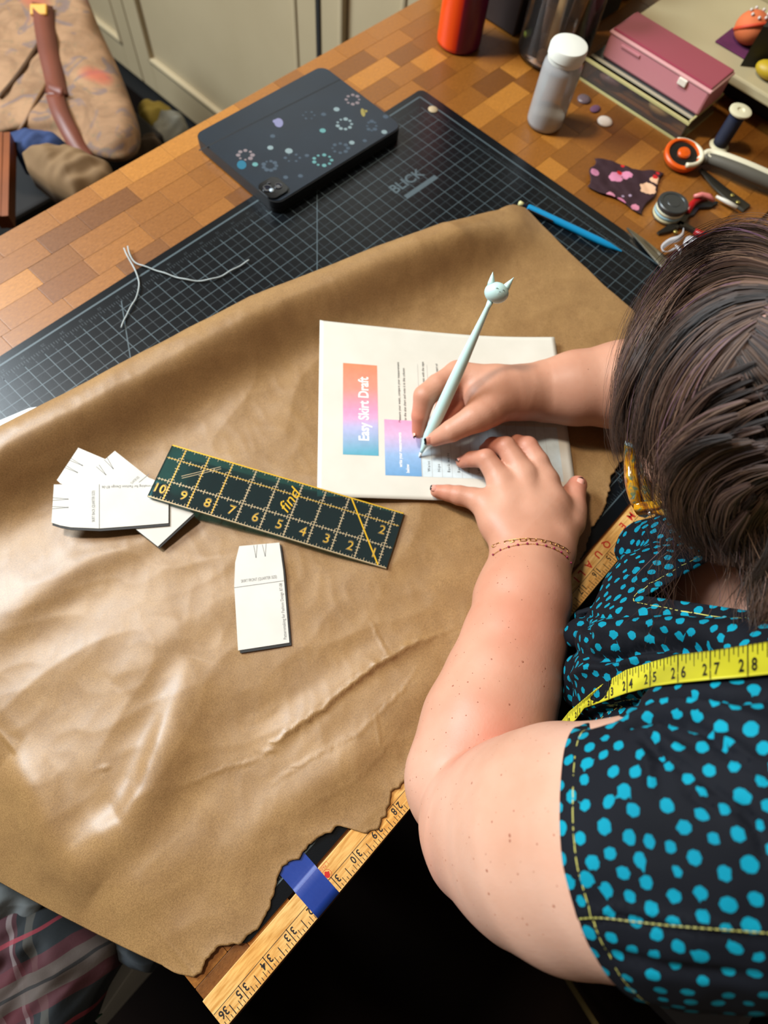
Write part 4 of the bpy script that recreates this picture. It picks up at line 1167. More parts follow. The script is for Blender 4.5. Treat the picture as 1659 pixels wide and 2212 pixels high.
# dots: evenly scattered over the cloth
random.seed(11)
order = list(range(len(sv_))); random.shuffle(order)
cell = {}; dots = []; RD_ = .335
for i in order:
    p = sv_[i]
    if p[2] < -7: continue
    k = (int(p[0] // RD_), int(p[1] // RD_), int(p[2] // RD_)); ok = True
    for dx in (-1, 0, 1):
        for dy in (-1, 0, 1):
            for dz in (-1, 0, 1):
                for q in cell.get((k[0] + dx, k[1] + dy, k[2] + dz), ()):
                    if (q[0] - p[0]) ** 2 + (q[1] - p[1]) ** 2 + (q[2] - p[2]) ** 2 < RD_ * RD_: ok = False; break
                if not ok: break
            if not ok: break
        if not ok: break
    if ok: cell.setdefault(k, []).append(p); dots.append(p)
kd = KDTree(len(dots)); dotax = []
for i, p in enumerate(dots):
    kd.insert(p, i); a = Vector((random.gauss(0, 1) + 1.2, random.gauss(0, 1), random.gauss(0, 1))).normalized()
    dotax.append((np.array(a), random.uniform(.118, .155), random.uniform(.66, .95)))
kd.balance()
dd = np.zeros(len(sv_))
for i, p in enumerate(sv_):
    best = 9
    for co, j, dist in kd.find_n(p, 2):
        a, r, s = dotax[j]; q = p - np.array(co); al = q @ a
        pr = math.sqrt(max(0, dist * dist - al * al) / (s * s) + al * al) / r
        best = min(best, pr)
    dd[i] = best
ed = KDTree(max(1, len(edge_v)))
for i in edge_v: ed.insert(sv_[i], i)
ed.balance()
hem = np.array([min(ed.find(p)[2], 3.0) for p in sv_])
M_shirt = nm('dark_cotton_with_teal_dots', srgb(30, 36, 44), .8)
t = NT(M_shirt); c = t.coord()
at = t.n('ShaderNodeAttribute', attribute_name='dot'); he = t.n('ShaderNodeAttribute', attribute_name='hem')
w_ = t.noise(c, 150, 2); dj = t.math('MULTIPLY_ADD', w_, .36, (at, 'Fac')); th = t.math('LESS_THAN', dj, 1.16)
lo_ = t.noise(c, 14, 2); dk = t.ramp(lo_, [(.3, srgb(10, 12, 18)), (.7, srgb(17, 19, 26))]); tl = t.ramp(lo_, [(.3, srgb(0, 112, 136)), (.7, srgb(4, 136, 158))])
mx = t.mix(th, dk, tl)
s1 = t.math('GREATER_THAN', (he, 'Fac'), .31); s2 = t.math('LESS_THAN', (he, 'Fac'), .333); s3 = t.math('MULTIPLY', s1, s2)
wv = t.noise(c, 520, 0); s4 = t.math('GREATER_THAN', wv, .46); s5 = t.math('MULTIPLY', s3, s4)
mx2 = t.mix(s5, (mx, 2), srgb(176, 170, 90)); t.l(mx2, 'Base Color', 2)
n1 = t.noise(c, 1400, 1); t.bump(n1, .22, .0003)
M_shirt.node_tree.nodes['Principled BSDF'].inputs['Specular IOR Level'].default_value = .15
sh = mesh('blouse', sv_, sf_l, M_shirt, person, True, cols={'dot': dd, 'hem': hem})
md = sh.modifiers.new('cloth', 'SOLIDIFY'); md.thickness = .045 * IN; md.offset = -1
# shoulder seam stitching
def project(px_pts, zg, tree_v=None, lift=.03):
    """points on the blouse seen at those pixels: nearest shirt vertex to the sight line"""
    out = []
    sp = to_px(sv_); dp = (sv_ - CAMPOS) @ CAMROT[2]
    for (u, v) in px_pts:
        dist = np.hypot(sp[:, 0] - u, sp[:, 1] - v); r = 9.0
        k = np.nonzero(dist < r)[0]
        while len(k) < 3: r *= 1.5; k = np.nonzero(dist < r)[0]
        d = np.percentile(dp[k], 12)
        d = dp[k].min() + .03
        q = CAMROT.T @ np.array([(u - 829.5) / FPX, (v - 1106.0) / FPX, 1.0])
        out.append(CAMPOS + q * (d - lift))
    return np.array(out)
def resample(P, step):
    P = np.array(P); L = np.concatenate([[0], np.cumsum(np.linalg.norm(np.diff(P, axis=0), axis=1))])
    s = np.arange(0, L[-1], step); return np.stack([np.interp(s, L, P[:, k]) for k in range(3)], 1)
seam = project([(1252, 1985), (1275, 1983), (1300, 1983), (1330, 1986), (1360, 1990), (1395, 1994), (1430, 1998), (1465, 2001), (1500, 2004), (1540, 2007), (1580, 2010), (1620, 2013), (1659, 2016), (1700, 2020)], 9)
seam = seam + unit(CAMPOS - seam[2]) * .06
sp_ = resample(seam, .11); stb = MB()
for i in range(0, len(sp_) - 1): stb.tube([sp_[i], sp_[i] * .3 + sp_[i + 1] * .7], .014, 5)
M_yth = nm('yellow_green_thread', srgb(150, 146, 70), .6)
o = stb.build('seam_stitching', M_yth, person); o['kind'] = 'stuff'
# -- hair: locks follow guide lines that leave the parting, lie on the head and fall past the cheek
random.seed(5); np.random.seed(5)
CR, CF, CS = 3.9, 3.75, 3.35
hcen = HP(-.25, 0, .55)
def head_out(p, pad=0.0):
    q = p - hcen; f, s, u = q @ hf, q @ hs_, q @ hu
    return math.sqrt((f / (CF + pad)) ** 2 + (s / (CS + pad)) ** 2 + (u / (CR + pad)) ** 2)
def on_head(u, v, zf, pad=.3):
    d = CAMROT.T @ np.array([(u - 829.5) / FPX, (v - 1106.0) / FPX, 1.0])
    Bm = np.stack([hf / (CF + pad), hs_ / (CS + pad), hu / (CR + pad)])
    o_ = Bm @ (CAMPOS - hcen); dd_ = Bm @ d
    a, b, c = dd_ @ dd_, 2 * o_ @ dd_, o_ @ o_ - 1
    D = b * b - 4 * a * c
    if D > 0: return CAMPOS + d * ((-b - math.sqrt(D)) / (2 * a))
    return W(u, v, zf)
GUIDES = [
    [(1760, 560, 12.9), (1690, 490, 12.0), (1600, 470, 10.8), (1520, 500, 9.8), (1450, 560, 9.0), (1395, 650, 8.4), (1358, 760, 7.9), (1345, 870, 7.5), (1362, 950, 7.4), (1400, 1020, 7.5), (1450, 1085, 7.8), (1490, 1140, 8.0)],
    [(1700, 590, 13), (1620, 560, 12), (1530, 600, 10), (1450, 680, 9.2), (1400, 780, 8.6), (1370, 880, 8.2), (1376, 980, 7.9), (1410, 1070, 7.9), (1462, 1135, 8.2), (1508, 1180, 8.4)],
    [(1668, 640, 13), (1590, 640, 12), (1500, 710, 10.5), (1440, 800, 9.8), (1412, 900, 9.4), (1418, 1000, 9), (1452, 1090, 8.7), (1500, 1150, 8.7), (1550, 1205, 8.8)],
    [(1640, 690, 13), (1580, 720, 12), (1515, 800, 11), (1480, 900, 10.6), (1478, 1000, 10.2), (1505, 1090, 9.8), (1550, 1150, 9.5), (1600, 1210, 9.3)],
    [(1612, 750, 13), (1580, 810, 12.4), (1545, 900, 12), (1545, 1000, 11.6), (1570, 1080, 11), (1606, 1150, 10.3), (1640, 1220, 10.0), (1655, 1300, 9.8)],
    [(1596, 790, 13), (1600, 870, 12.6), (1615, 970, 12), (1640, 1070, 11.4), (1652, 1170, 10.8), (1650, 1280, 10.3), (1640, 1380, 10.2)],
    [(1604, 775, 13), (1660, 860, 12.8), (1710, 960, 12), (1740, 1060, 11.4), (1760, 1160, 11), (1760, 1260, 10.4)],
    [(1630, 720, 13), (1720, 780, 12.8), (1800, 880, 12.4), (1850, 1000, 12), (1860, 1120, 11.4), (1850, 1220, 10.8)],
    [(1665, 650, 13), (1770, 690, 13), (1880, 790, 12.6), (1960, 920, 12), (1980, 1060, 11)],
]
NS = 26
def dense(g):
    P = np.array([on_head(u, v, z) for (u, v, z) in g]); L = np.concatenate([[0], np.cumsum(np.linalg.norm(np.diff(P, axis=0), axis=1))]); s = np.linspace(0, L[-1], NS)
    Q = np.stack([np.interp(s, L, P[:, k]) for k in range(3)], 1)
    for _ in range(3): Q[1:-1] = Q[1:-1] * .5 + (Q[:-2] + Q[2:]) * .25
    return Q
GD = [dense(g) for g in GUIDES]
V_, F_, cols_ = [], [], []
def ribbon(pts, w0, shade):
    pts = np.asarray(pts); q = to_px(pts)
    ins = (q[:, 0] > 1462) & (q[:, 0] < 1612) & (q[:, 1] > 1214 + (q[:, 0] - 1500) * .15) & (q[:, 1] < 1420)
    if ins.any() and random.random() < .93:
        k_ = int(np.argmax(ins))
        if k_ < 4: return
        pts = pts[:k_]
    cheek = (q[:, 0] > 1340) & (q[:, 0] < 1436) & (q[:, 1] > 985 + (q[:, 0] - 1385) * .9) & (q[:, 1] < 1180)
    if len(pts) == len(q) and cheek.any() and random.random() < .93:
        k_ = int(np.argmax(cheek))
        if k_ < 4: return
        pts = pts[:k_]
    n_ = len(pts); T = np.gradient(pts, axis=0); T /= np.linalg.norm(T, axis=1)[:, None] + 1e-9
    vw_ = np.array(pts) - (hcen + np.array([0, 0, -1.0])); Bn = np.cross(T, vw_); Bn /= np.linalg.norm(Bn, axis=1)[:, None] + 1e-9
    N_ = np.cross(Bn, T); b = len(V_)
    w = w0 * (1 - .7 * (np.arange(n_) / (n_ - 1)) ** 2)[:, None]
    tri = np.stack([pts - Bn * w, pts + N_ * w * .8, pts + Bn * w], 1).reshape(-1, 3)
    V_.extend(tri.tolist()); cols_.extend([shade] * (3 * n_))
    for i in range(n_ - 1):
        a = b + i * 3
        F_.append((a, a + 1, a + 4, a + 3)); F_.append((a + 1, a + 2, a + 5, a + 4))
def push(P, pad):
    q = P - hcen; k = np.sqrt(((q @ hf) / (CF + pad)) ** 2 + ((q @ hs_) / (CS + pad)) ** 2 + ((q @ hu) / (CR + pad)) ** 2)
    s = np.where(k < 1, 1 / np.maximum(k, .05), 1.0)
    return hcen + q * s[:, None]
tt = np.linspace(0, 1, NS)[:, None]
NLOCK, NSTR = 360, 44
for li in range(NLOCK):
    w = random.random() * (len(GD) - 1)
    if random.random() < .25: w = random.random() * 4.5
    i0 = min(int(w), len(GD) - 2); f_ = w - i0
    g = GD[i0] * (1 - f_) + GD[i0 + 1] * f_
    layer = random.random() ** 1.5
    out = unit(g[NS // 3] - hcen)
    g = g + (g - hcen) / np.linalg.norm(g - hcen, axis=1)[:, None] * ((layer - .55) * .8 * np.sin(tt * 2.6 + .3))
    amp = random.uniform(.10, .62) ; fr_ = random.uniform(1.0, 2.6); ph = random.uniform(0, 6.28)
    T = unit(g[-1] - g[NS // 2]); side = unit(np.cross(T, out))
    g = g + side * amp * np.sin(tt * fr_ * 6.28 + ph) * tt ** 1.2 + out * amp * .7 * np.cos(tt * fr_ * 6.28 + ph) * tt ** 1.2
    g = g + side * random.gauss(0, .35) * tt ** 1.5
    cut_ = random.randint(0, 5)
    shade = random.random()
    spread = random.uniform(.05, .16)
    for k in range(NSTR):
        o1 = np.random.randn(3) * spread; o2 = np.random.randn(3) * spread * 1.3
        P = g + o1 * (.25 + .9 * np.sin(tt * 2.9)) + o2 * tt ** 2.2
        P = push(P, .03)
        ribbon(P[:NS - cut_], random.uniform(.009, .017), min(1, max(0, shade * .85 + random.random() * .18)))
CURLS = [[(1640, 850, 13), (1570, 875, 12.6), (1510, 925, 11.6), (1470, 985, 10.8), (1462, 1055, 10), (1488, 1115, 9.4), (1520, 1165, 9.0)],
         [(1664, 950, 13), (1595, 962, 12.6), (1535, 1000, 11.8), (1505, 1060, 11), (1515, 1125, 10.2), (1556, 1180, 9.6)],
         [(1640, 1010, 12.6), (1585, 1040, 12), (1562, 1100, 11.2), (1590, 1170, 10.4), (1640, 1230, 10)],
         [(1659, 1060, 12.6), (1620, 1110, 12), (1600, 1180, 11), (1620, 1260, 10.2), (1600, 1350, 9.6)]]
for ci, cg in enumerate(CURLS):
    g0 = np.array([on_head(u, v, z, .85) for (u, v, z) in cg]); L = np.concatenate([[0], np.cumsum(np.linalg.norm(np.diff(g0, axis=0), axis=1))]); s = np.linspace(0, L[-1], NS)
    g0 = np.stack([np.interp(s, L, g0[:, k]) for k in range(3)], 1)
    for _ in range(2): g0[1:-1] = g0[1:-1] * .5 + (g0[:-2] + g0[2:]) * .25
    for li in range(15):
        off = np.random.randn(3) * .26; off[2] *= .5; shade = random.choice((.15, .45, .8, .95)); g = g0 + off * (1 - .4 * tt) + np.random.randn(3) * .3 * tt ** 2
        for k in range(40):
            P = g + np.random.randn(3) * .10 * (.3 + np.sin(tt * 2.9)) + np.random.randn(3) * .16 * tt ** 2
            ribbon(push(P, .1)[:NS - random.randint(0, 4)], random.uniform(.008, .015), min(1, max(0, shade * .8 + random.random() * .2)))
# the back and far side of the head, outside the photograph
for az in np.linspace(-2.5, 2.5, 64):
    for lay in (.12, .45):
        a_ = az + random.gauss(0, .05); g = []
        for k in range(NS):
            po = .15 + 1.95 * k / (NS - 1); back_ = -math.cos(a_); sd_ = math.sin(a_)
            if back_ > .78 and po < .3: pass
            q = hu * (CR + lay) * math.cos(po) + (hf * (CF + lay) * back_ + hs_ * (CS + lay) * sd_) * math.sin(po)
            g.append(hcen + q + np.array([0, 0, -.10]) * max(0, k - 17) ** 1.3)
        g = np.array(g); px_ = to_px(g)
        if (px_[:, 0] < 1700).any(): continue
        shade = random.random()
        for k in range(26):
            P = g + np.random.randn(3) * .13 * (.4 + np.sin(tt * 2.9)) + np.random.randn(3) * .25 * tt ** 2
            ribbon(push(P, .03)[:NS - random.randint(0, 3)], random.uniform(.014, .024), min(1, shade * .8 + random.random() * .2))
for k in range(110):          # fine wisps over the front of the blouse
    a = random.random()
    g0 = np.array([W(1450 + 60 * a, 1070 + 30 * a, 8.4), W(1415 + 70 * a + random.gauss(0, 16), 1150 + random.gauss(0, 12), 7.9), W(1385 + 110 * a + random.gauss(0, 30), 1250 + random.gauss(0, 15), 7.7), W(1375 + 160 * a + random.gauss(0, 40), 1350 + random.gauss(0, 30), 8.2)])
    L = np.concatenate([[0], np.cumsum(np.linalg.norm(np.diff(g0, axis=0), axis=1))]); s = np.linspace(0, L[-1], NS)
    g = np.stack([np.interp(s, L, g0[:, k2]) for k2 in range(3)], 1)
    for _ in range(5): g[1:-1] = g[1:-1] * .5 + (g[:-2] + g[2:]) * .25
    ribbon(g, random.uniform(.005, .009), random.uniform(.3, 1))
for k in range(330):          # stray hairs, some falling across the blouse
    w = random.random() * 6; i0 = min(int(w), len(GD) - 2); f_ = w - i0
    g = (GD[i0] * (1 - f_) + GD[i0 + 1] * f_)
    T = unit(g[-1] - g[-6]); ext = random.uniform(0, 3.2) if k % 3 == 0 else random.uniform(0, .8)
    a = random.uniform(.2, .9); ph = random.uniform(0, 6.28)
    side = unit(np.cross(T, unit(g[5] - hcen)))
    g = g + T * ext * tt ** 3 + np.array([0, 0, -.35]) * ext * tt ** 3 + side * a * np.sin(tt * random.uniform(3, 9) + ph) * tt + (g - hcen) / np.linalg.norm(g - hcen, axis=1)[:, None] * random.uniform(.1, .7) * np.sin(tt * 3)
    ribbon(push(g, .1), random.uniform(.006, .010), random.random())
M_hair = nm('brown_hair', (.04, .025, .02), .5, Specular_IOR_Level=.3)
t = NT(M_hair); at = t.n('ShaderNodeAttribute', attribute_name='shade')
r = t.ramp((at, 'Fac'), [(0, srgb(16, 11, 10)), (.3, srgb(42, 30, 24)), (.55, srgb(80, 56, 40)), (.75, srgb(54, 38, 36)), (.92, srgb(112, 86, 68)), (1, srgb(88, 60, 84))])
t.l(r, 'Base Color')
hair = mesh('hair', np.array(V_), F_, M_hair, person, True, cols={'shade': np.array(cols_)}); hair['kind'] = 'stuff'
V, Fq = [], []
nu, nv = 60, 40
for i in range(nu + 1):
    for j in range(nv + 1):
        th = .45 + (math.pi + .75 - .45) * i / nu; ph = -1.45 + 2.9 * j / nv
        q = hf * CF * math.cos(th) * math.cos(ph) + hu * CR * math.sin(th) * math.cos(ph) + hs_ * CS * math.sin(ph)
        V.append(hcen + q * (1.0 + .05 * min(1, max(0, (th - 1.5) / 1.0))))
for i in range(nu):
    for j in range(nv): Fq.append((i * (nv + 1) + j, i * (nv + 1) + j + 1, (i + 1) * (nv + 1) + j + 1, (i + 1) * (nv + 1) + j))
mesh('hair_cap', V, Fq, noisy('dark_hair_roots', srgb(36, 26, 24), srgb(52, 38, 34), 80, .7), person, True)
# parting: a narrow strip of scalp
pp = [on_head(u, v, 13, .36) for u, v in ((1700, 590), (1668, 640), (1640, 690), (1612, 750), (1598, 788))]
pr_ = resample(pp, .12)
V, Fq = [], []
for i, p in enumerate(pr_):
    T = unit(pr_[min(i + 1, len(pr_) - 1)] - pr_[max(i - 1, 0)]); s_ = unit(np.cross(T, unit(p - hcen))); w = .07 + .03 * math.sin(i * .9)
    V += [p - s_ * w, p + s_ * w]
for i in range(len(pr_) - 1): Fq.append((2 * i, 2 * i + 1, 2 * i + 3, 2 * i + 2))
mesh('parting', V, Fq, noisy('pale_scalp', srgb(178, 134, 118), srgb(120, 88, 78), 120, .6), person, True)
# ------------------------------------------------------------------ what she wears and holds
def surf_pts(Vv_, px_pts, lift=.02, r0=7.0, pct=12):
    out = []; sp = to_px(Vv_); dp = (Vv_ - CAMPOS) @ CAMROT[2]
    for (u, v) in px_pts:
        dist = np.hypot(sp[:, 0] - u, sp[:, 1] - v); r = r0; k = np.nonzero(dist < r)[0]
        while len(k) < 3: r *= 1.4; k = np.nonzero(dist < r)[0]
        d0 = np.percentile(dp[k], pct); k2 = k[dp[k] < d0 + .3]; d = dp[k2].mean()
        q = CAMROT.T @ np.array([(u - 829.5) / FPX, (v - 1106.0) / FPX, 1.0])
        out.append(CAMPOS + q * (d - lift))
    return np.array(out)
def smooth_path(P, n=3):
    P = np.array(P)
    for _ in range(n): P[1:-1] = P[1:-1] * .5 + (P[:-2] + P[2:]) * .25
    return P
M_goldm = nm('gold_metal', srgb(214, 168, 96), .25, Metallic=1.0)
def bracelet(name, label, px, beads):
    P = surf_pts(bv, px, .06)
    # close the loop under the wrist
    A, B_ = P[-1], P[0]; mid = (A + B_) / 2
    und = []
    for k in range(1, 12):
        a = math.pi * k / 12; q = A + (B_ - A) * (1 - math.cos(a)) / 2 ; q = q + np.array([0, 0, -1.35 * math.sin(a)]); und.append(q)
    loop = smooth_path(list(P) + und + [P[0]], 1)
    pts = resample(loop, .045)
    t = thing(name, label, 'bracelet', (mid[0], mid[1], mid[2] - 1.2))
    if not beads:
        i = 0; k = 0
        while i + 5 < len(pts):
            long_ = k % 3 != 1; n_ = 5 if long_ else 3
            a, b = pts[i], pts[min(i + n_, len(pts) - 1)]
            X = unit(b - a); out = unit(a - (mid - np.array([0, 0, .2]))); Y = unit(np.cross(out, X)) ; Z = np.cross(X, Y)
            if k % 2: Y, Z = (Y * .75 + Z * .66), Z
            Y = unit(Y - X * (Y @ X)); c = (a + b) / 2; L = np.linalg.norm(b - a) / 2 + .02; w = .055
            ring = [c + X * L * math.copysign(abs(math.cos(q)) ** .5, math.cos(q)) + Y * w * math.copysign(abs(math.sin(q)) ** .7, math.sin(q)) for q in [2 * math.pi * j / 12 for j in range(12)]]
            MB().tube(ring, .014, 4, closed=True).build('link', M_goldm, t, True)
            i += n_; k += 1
    else:
        ch_ = MB()
        for i in range(0, len(pts) - 1): ch_.ball(pts[i], .017 + .005 * (i % 2), 4)
        o = ch_.build('fine_chain', M_goldm, t, True)
        nb = 9; Lp_ = P
        pb = resample(P, np.linalg.norm(np.diff(P, axis=0), axis=1).sum() / 10.2)
        for p in pb: MB().ball(p, .043, 7).build('bead', nm('ruby_bead', srgb(132, 20, 64), .15) if 'ruby_bead' not in bpy.data.materials else bpy.data.materials['ruby_bead'], t, True)
    return t
bracelet('gold_link_bracelet', 'gold paperclip chain bracelet on the wrist, the one nearer the hand', [(1064, 1180), (1085, 1172), (1107, 1168), (1127, 1165), (1150, 1165), (1168, 1167), (1195, 1173), (1216, 1181), (1230, 1191), (1237, 1205)], False)
bracelet('beaded_bracelet', 'fine gold bracelet set with small dark red beads, nearer the elbow', [(1065, 1198), (1075, 1190), (1092, 1183), (1112, 1177.6), (1133, 1174), (1155, 1174), (1178, 1178), (1200, 1185), (1217, 1195), (1228, 1206), (1235, 1218)], True)

# tape measure round the neck
ed_t = ([1200, 1214, 1229, 1259, 1304, 1352, 1410, 1461, 1536, 1597, 1659, 1780], [1570, 1556, 1537, 1512, 1476, 1447, 1429, 1414, 1405, 1395, 1385.5, 1362])
ed_b = ([1200, 1214, 1244, 1262, 1304, 1352, 1416, 1461, 1551, 1600, 1659, 1780], [1592, 1580, 1554, 1530, 1515, 1497, 1480, 1474, 1465, 1461, 1455, 1440])
su = ([19, 20, 21, 22, 23, 24, 25, 26, 27, 28, 29, 30.3], [1208, 1225, 1247, 1276, 1315, 1354, 1403.6, 1464, 1534, 1615, 1700, 1790])
uz = ([1200, 1240, 1277, 1315, 1353, 1405, 1464, 1535, 1615, 1700, 1800], [4.2, 5.0, 5.9, 6.7, 7.4, 8.1, 8.8, 9.5, 10.1, 10.6, 10.9])
us_ = np.linspace(1205, 1790, 46)
cen_px = [(u, (np.interp(u, *ed_t) + np.interp(u, *ed_b)) / 2) for u in us_]
zedge = []
for fr_ in (0, .34, .67, 1.0):
    cp = [(u, np.interp(u, *ed_t) * (1 - fr_) + np.interp(u, *ed_b) * fr_ + (5 if fr_ == 1 else 0)) for u in us_]
    sp_s = surf_pts(sv_, cp, .05, 8)
    zc = np.maximum.accumulate([max(np.interp(u, *uz), sp_s[i][2] + .04) if u > 1235 else np.interp(u, *uz) for i, u in enumerate(us_)])
    zs_ = smooth_path(np.array(zc)[:, None], 8)[:, 0] + .08
    zs_ = np.maximum(zs_, [sp_s[i][2] + .08 if u > 1240 else -9 for i, u in enumerate(us_)]); zedge.append(smooth_path(zs_[:, None], 2)[:, 0] + .03)
zedge = np.array(zedge)
def tapeP(s, y, lift=0.0):
    u = np.interp(s, *su); f_ = min(max(y / .625, 0), 1)
    z = np.interp(f_, (0, .34, .67, 1), [np.interp(u, us_, zz) for zz in zedge]) + lift
    v = np.interp(u, *ed_t) * (1 - f_) + np.interp(u, *ed_b) * f_
    return W(u, v, z)
M_tape = noisy('yellow_tape_vinyl', srgb(176, 170, 30), srgb(188, 180, 40), 12, .5)
tm = thing('tape_measure', 'yellow tape measure hanging round the neck and across the blouse', 'tape measure', tapeP(24, .3))
ns_, nyy = 220, 12
V = [tapeP(19 + 11.2 * i / ns_, .625 * j / nyy) for i in range(ns_ + 1) for j in range(nyy + 1)]
Fq = [(i * (nyy + 1) + j, i * (nyy + 1) + j + 1, (i + 1) * (nyy + 1) + j + 1, (i + 1) * (nyy + 1) + j) for i in range(ns_) for j in range(nyy)]
o = mesh('strip', V, Fq, M_tape, tm, True); md = o.modifiers.new('t', 'SOLIDIFY'); md.thickness = .02 * IN
K = MB(); lf = .030
for q in range(19 * 8, 30 * 8):
    s = q / 8.0; full = q % 8 == 0
    L = .62 if full else (.30 if q % 4 == 0 else (.22 if q % 2 == 0 else .16)); w = .016 if full else .010
    K.add([tapeP(s - w, 0.0, lf), tapeP(s + w, 0.0, lf), tapeP(s + w, L * .5, lf), tapeP(s - w, L * .5, lf), tapeP(s + w, L, lf), tapeP(s - w, L, lf)], [(0, 1, 2, 3), (3, 2, 4, 5)])
for n_ in range(19, 31):
    for ch_, dx in ((str(n_)[0], -.17), (str(n_)[1], .17)):
        text_on(K, ch_, .36, lambda x, y: tapeP(x, .42 - y, lf), n_ + dx, 0, bold=True, xs=.85)
K.build('black_scale', nm('black_tape_print', srgb(24, 24, 16), .5), tm)
pth = smooth_path(surf_pts(sv_, [(1790, 1200), (1740, 1190)], .1).tolist() if False else [W(1545, 1152, 7.6), W(1590, 1172, 8.0), W(1640, 1190, 8.4), W(1720, 1230, 9.0), W(1800, 1300, 9.6)], 1)
V, Fq = [], []
for i, p in enumerate(pth):
    V += [p, p + (W(1600, 1190, 8) - W(1595, 1168, 8.1)) * 1.0]
for i in range(len(pth) - 1): Fq.append((2 * i, 2 * i + 1, 2 * i + 3, 2 * i + 2))
o = mesh('strip', V, Fq, M_tape, tm, True); md = o.modifiers.new('t', 'SOLIDIFY'); md.thickness = .02 * IN

# glasses
m = nm('mottled_amber_acetate', srgb(190, 140, 20), .08, Coat_Weight=.8); t = NT(m); c = t.coord(); n_ = t.noise(c, 60, 2, .5, 1.5)
r = t.ramp(n_, [(.30, srgb(50, 18, 20)), (.42, srgb(150, 88, 8)), (.53, srgb(188, 132, 14)), (.61, srgb(84, 104, 76)), (.70, srgb(176, 196, 196))]); t.l(r, 'Base Color'); M_acet = m
gls = thing('eyeglasses', 'chunky mottled amber and clear acetate eyeglasses on the face', 'eyeglasses', HP(3.6, 0, .1))
fb = 3.85
for s in (-1, 1):
    c0 = np.array([s * 1.42, .05])
    ring = []
    for q in range(36):
        a = 2 * math.pi * q / 36; ca, sa = math.cos(a), math.sin(a)
        x = c0[0] + 1.12 * math.copysign(abs(ca) ** .7, ca); y = c0[1] + .88 * math.copysign(abs(sa) ** .75, sa)
        ring.append(HP(fb - .10 * abs(x) ** 1.5 * .35, x, y))
    MB().tube(ring, .19, 8, closed=True).build('rim', M_acet, gls, True)
    ml = bpy.data.materials.get('clear_lens')
    if ml is None:
        ml = bpy.data.materials.new('clear_lens'); ml.use_nodes = True; tr = ml.node_tree; tr.nodes.clear()
        o_ = tr.nodes.new('ShaderNodeOutputMaterial'); mxs = tr.nodes.new('ShaderNodeMixShader'); tp = tr.nodes.new('ShaderNodeBsdfTransparent'); gl = tr.nodes.new('ShaderNodeBsdfGlossy'); fz = tr.nodes.new('ShaderNodeFresnel')
        tp.inputs[0].default_value = (.94, .96, .96, 1); gl.inputs['Roughness'].default_value = .02
        tr.links.new(fz.outputs[0], mxs.inputs[0]); tr.links.new(tp.outputs[0], mxs.inputs[1]); tr.links.new(gl.outputs[0], mxs.inputs[2]); tr.links.new(mxs.outputs[0], o_.inputs[0])
    cc = np.mean(ring, 0)
    mesh('lens', [cc] + ring, [(0, 1 + i, 1 + (i + 1) % 36) for i in range(36)], ml, gls, True)
    MB().box(HP(fb - .45, s * 2.72, .28), (.75, .28, .42), [hf, hs_, hu], bev=.08).build('hinge_block', M_acet, gls, False)
    tpth = [HP(fb - .6, s * 2.80, .28), HP(2.4, s * 3.05, .28), HP(1.0, s * 3.25, .2), HP(-.2, s * 3.35, .15), HP(-.9, s * 3.3, -.3), HP(-1.3, s * 3.2, -.9)]
    MB().tube(tpth, .11, 8).build('temple', M_acet, gls, True)
    MB().ball(HP(fb - .5, s * 2.88, .28), .07, 6).build('silver_pin', nm('silver_pin', (.8, .8, .8), .15, Metallic=1.0) if 'silver_pin' not in bpy.data.materials else bpy.data.materials['silver_pin'], gls, True)
MB().tube([HP(fb, -.4, .35), HP(fb + .08, 0, .5), HP(fb, .4, .35)], .13, 8).build('bridge', M_acet, gls, True)

# stylus with a cat head
M_pen = nm('mint_silicone', srgb(188, 218, 214), .38, Subsurface_Weight=.05)
p0 = W(905, 988, .56); p1 = W(1060, 650, 6.1); ax = unit(p1 - p0); Lp2 = np.linalg.norm(p1 - p0)
pen = thing('stylus_pen', 'pale mint stylus pen in a sleeve with a cat head on top', 'pen', p0)
MB().lathe(p0, ax, [(.0, 0), (.03, .02), (.07, .25)], 20).build('nib', nm('white_plastic_nib', srgb(232, 236, 234), .3), pen, True)
MB().lathe(p0, ax, [(.07, .25), (.10, .45), (.19, .85), (.225, 1.1), (.245, 1.8), (.25, 2.6), (.24, 3.6), (.205, 4.6), (.16, 5.5), (.115, 6.3), (.095, Lp2 - .25), (.12, Lp2)], 28).build('barrel', M_pen, pen, True)
up_ = unit(W(1078, 588, 6.8) - p1); rt2 = unit(CAMROT[0] - up_ * (CAMROT[0] @ up_)); tw_ = np.cross(rt2, up_)
hc_ = p1 + up_ * .32 + rt2 * .12
hd = MB().ball(hc_, (.45, .37, .37), 14, [rt2, up_, tw_]).build('cat_head', M_pen, pen, True)
for s, lean in ((-1, -.10), (1, .32)):
    b = hc_ + rt2 * s * .27 + up_ * .22; tipp = hc_ + rt2 * (s * .40 + (.06 if s > 0 else .06)) + up_ * .66
    MB().lathe(b, tipp - b, [(.15, -.06), (.13, .08), (.075, .26), (.0, np.linalg.norm(tipp - b))], 14).build('ear', M_pen, hd, True)
cv = -CAMROT[2]
F3 = MB()
fc = hc_ + unit(cv + CAMROT[0] * .25) * .36
for s in (-1, 1):
    e = hc_ + unit(cv + rt2 * (s * .34 + .2) + up_ * .02) * np.array([.385])
    F3.tube([e - rt2 * .05 + up_ * .0, e + up_ * .022, e + rt2 * .05], .009, 5)
e = hc_ + unit(cv + rt2 * .2 - up_ * .18) * .375; F3.tube([e - rt2 * .03 - up_ * .02, e, e + rt2 * .03 - up_ * .02], .007, 5)
F3.build('face_lines', nm('grey_face_line', srgb(120, 140, 140), .5), hd, True)
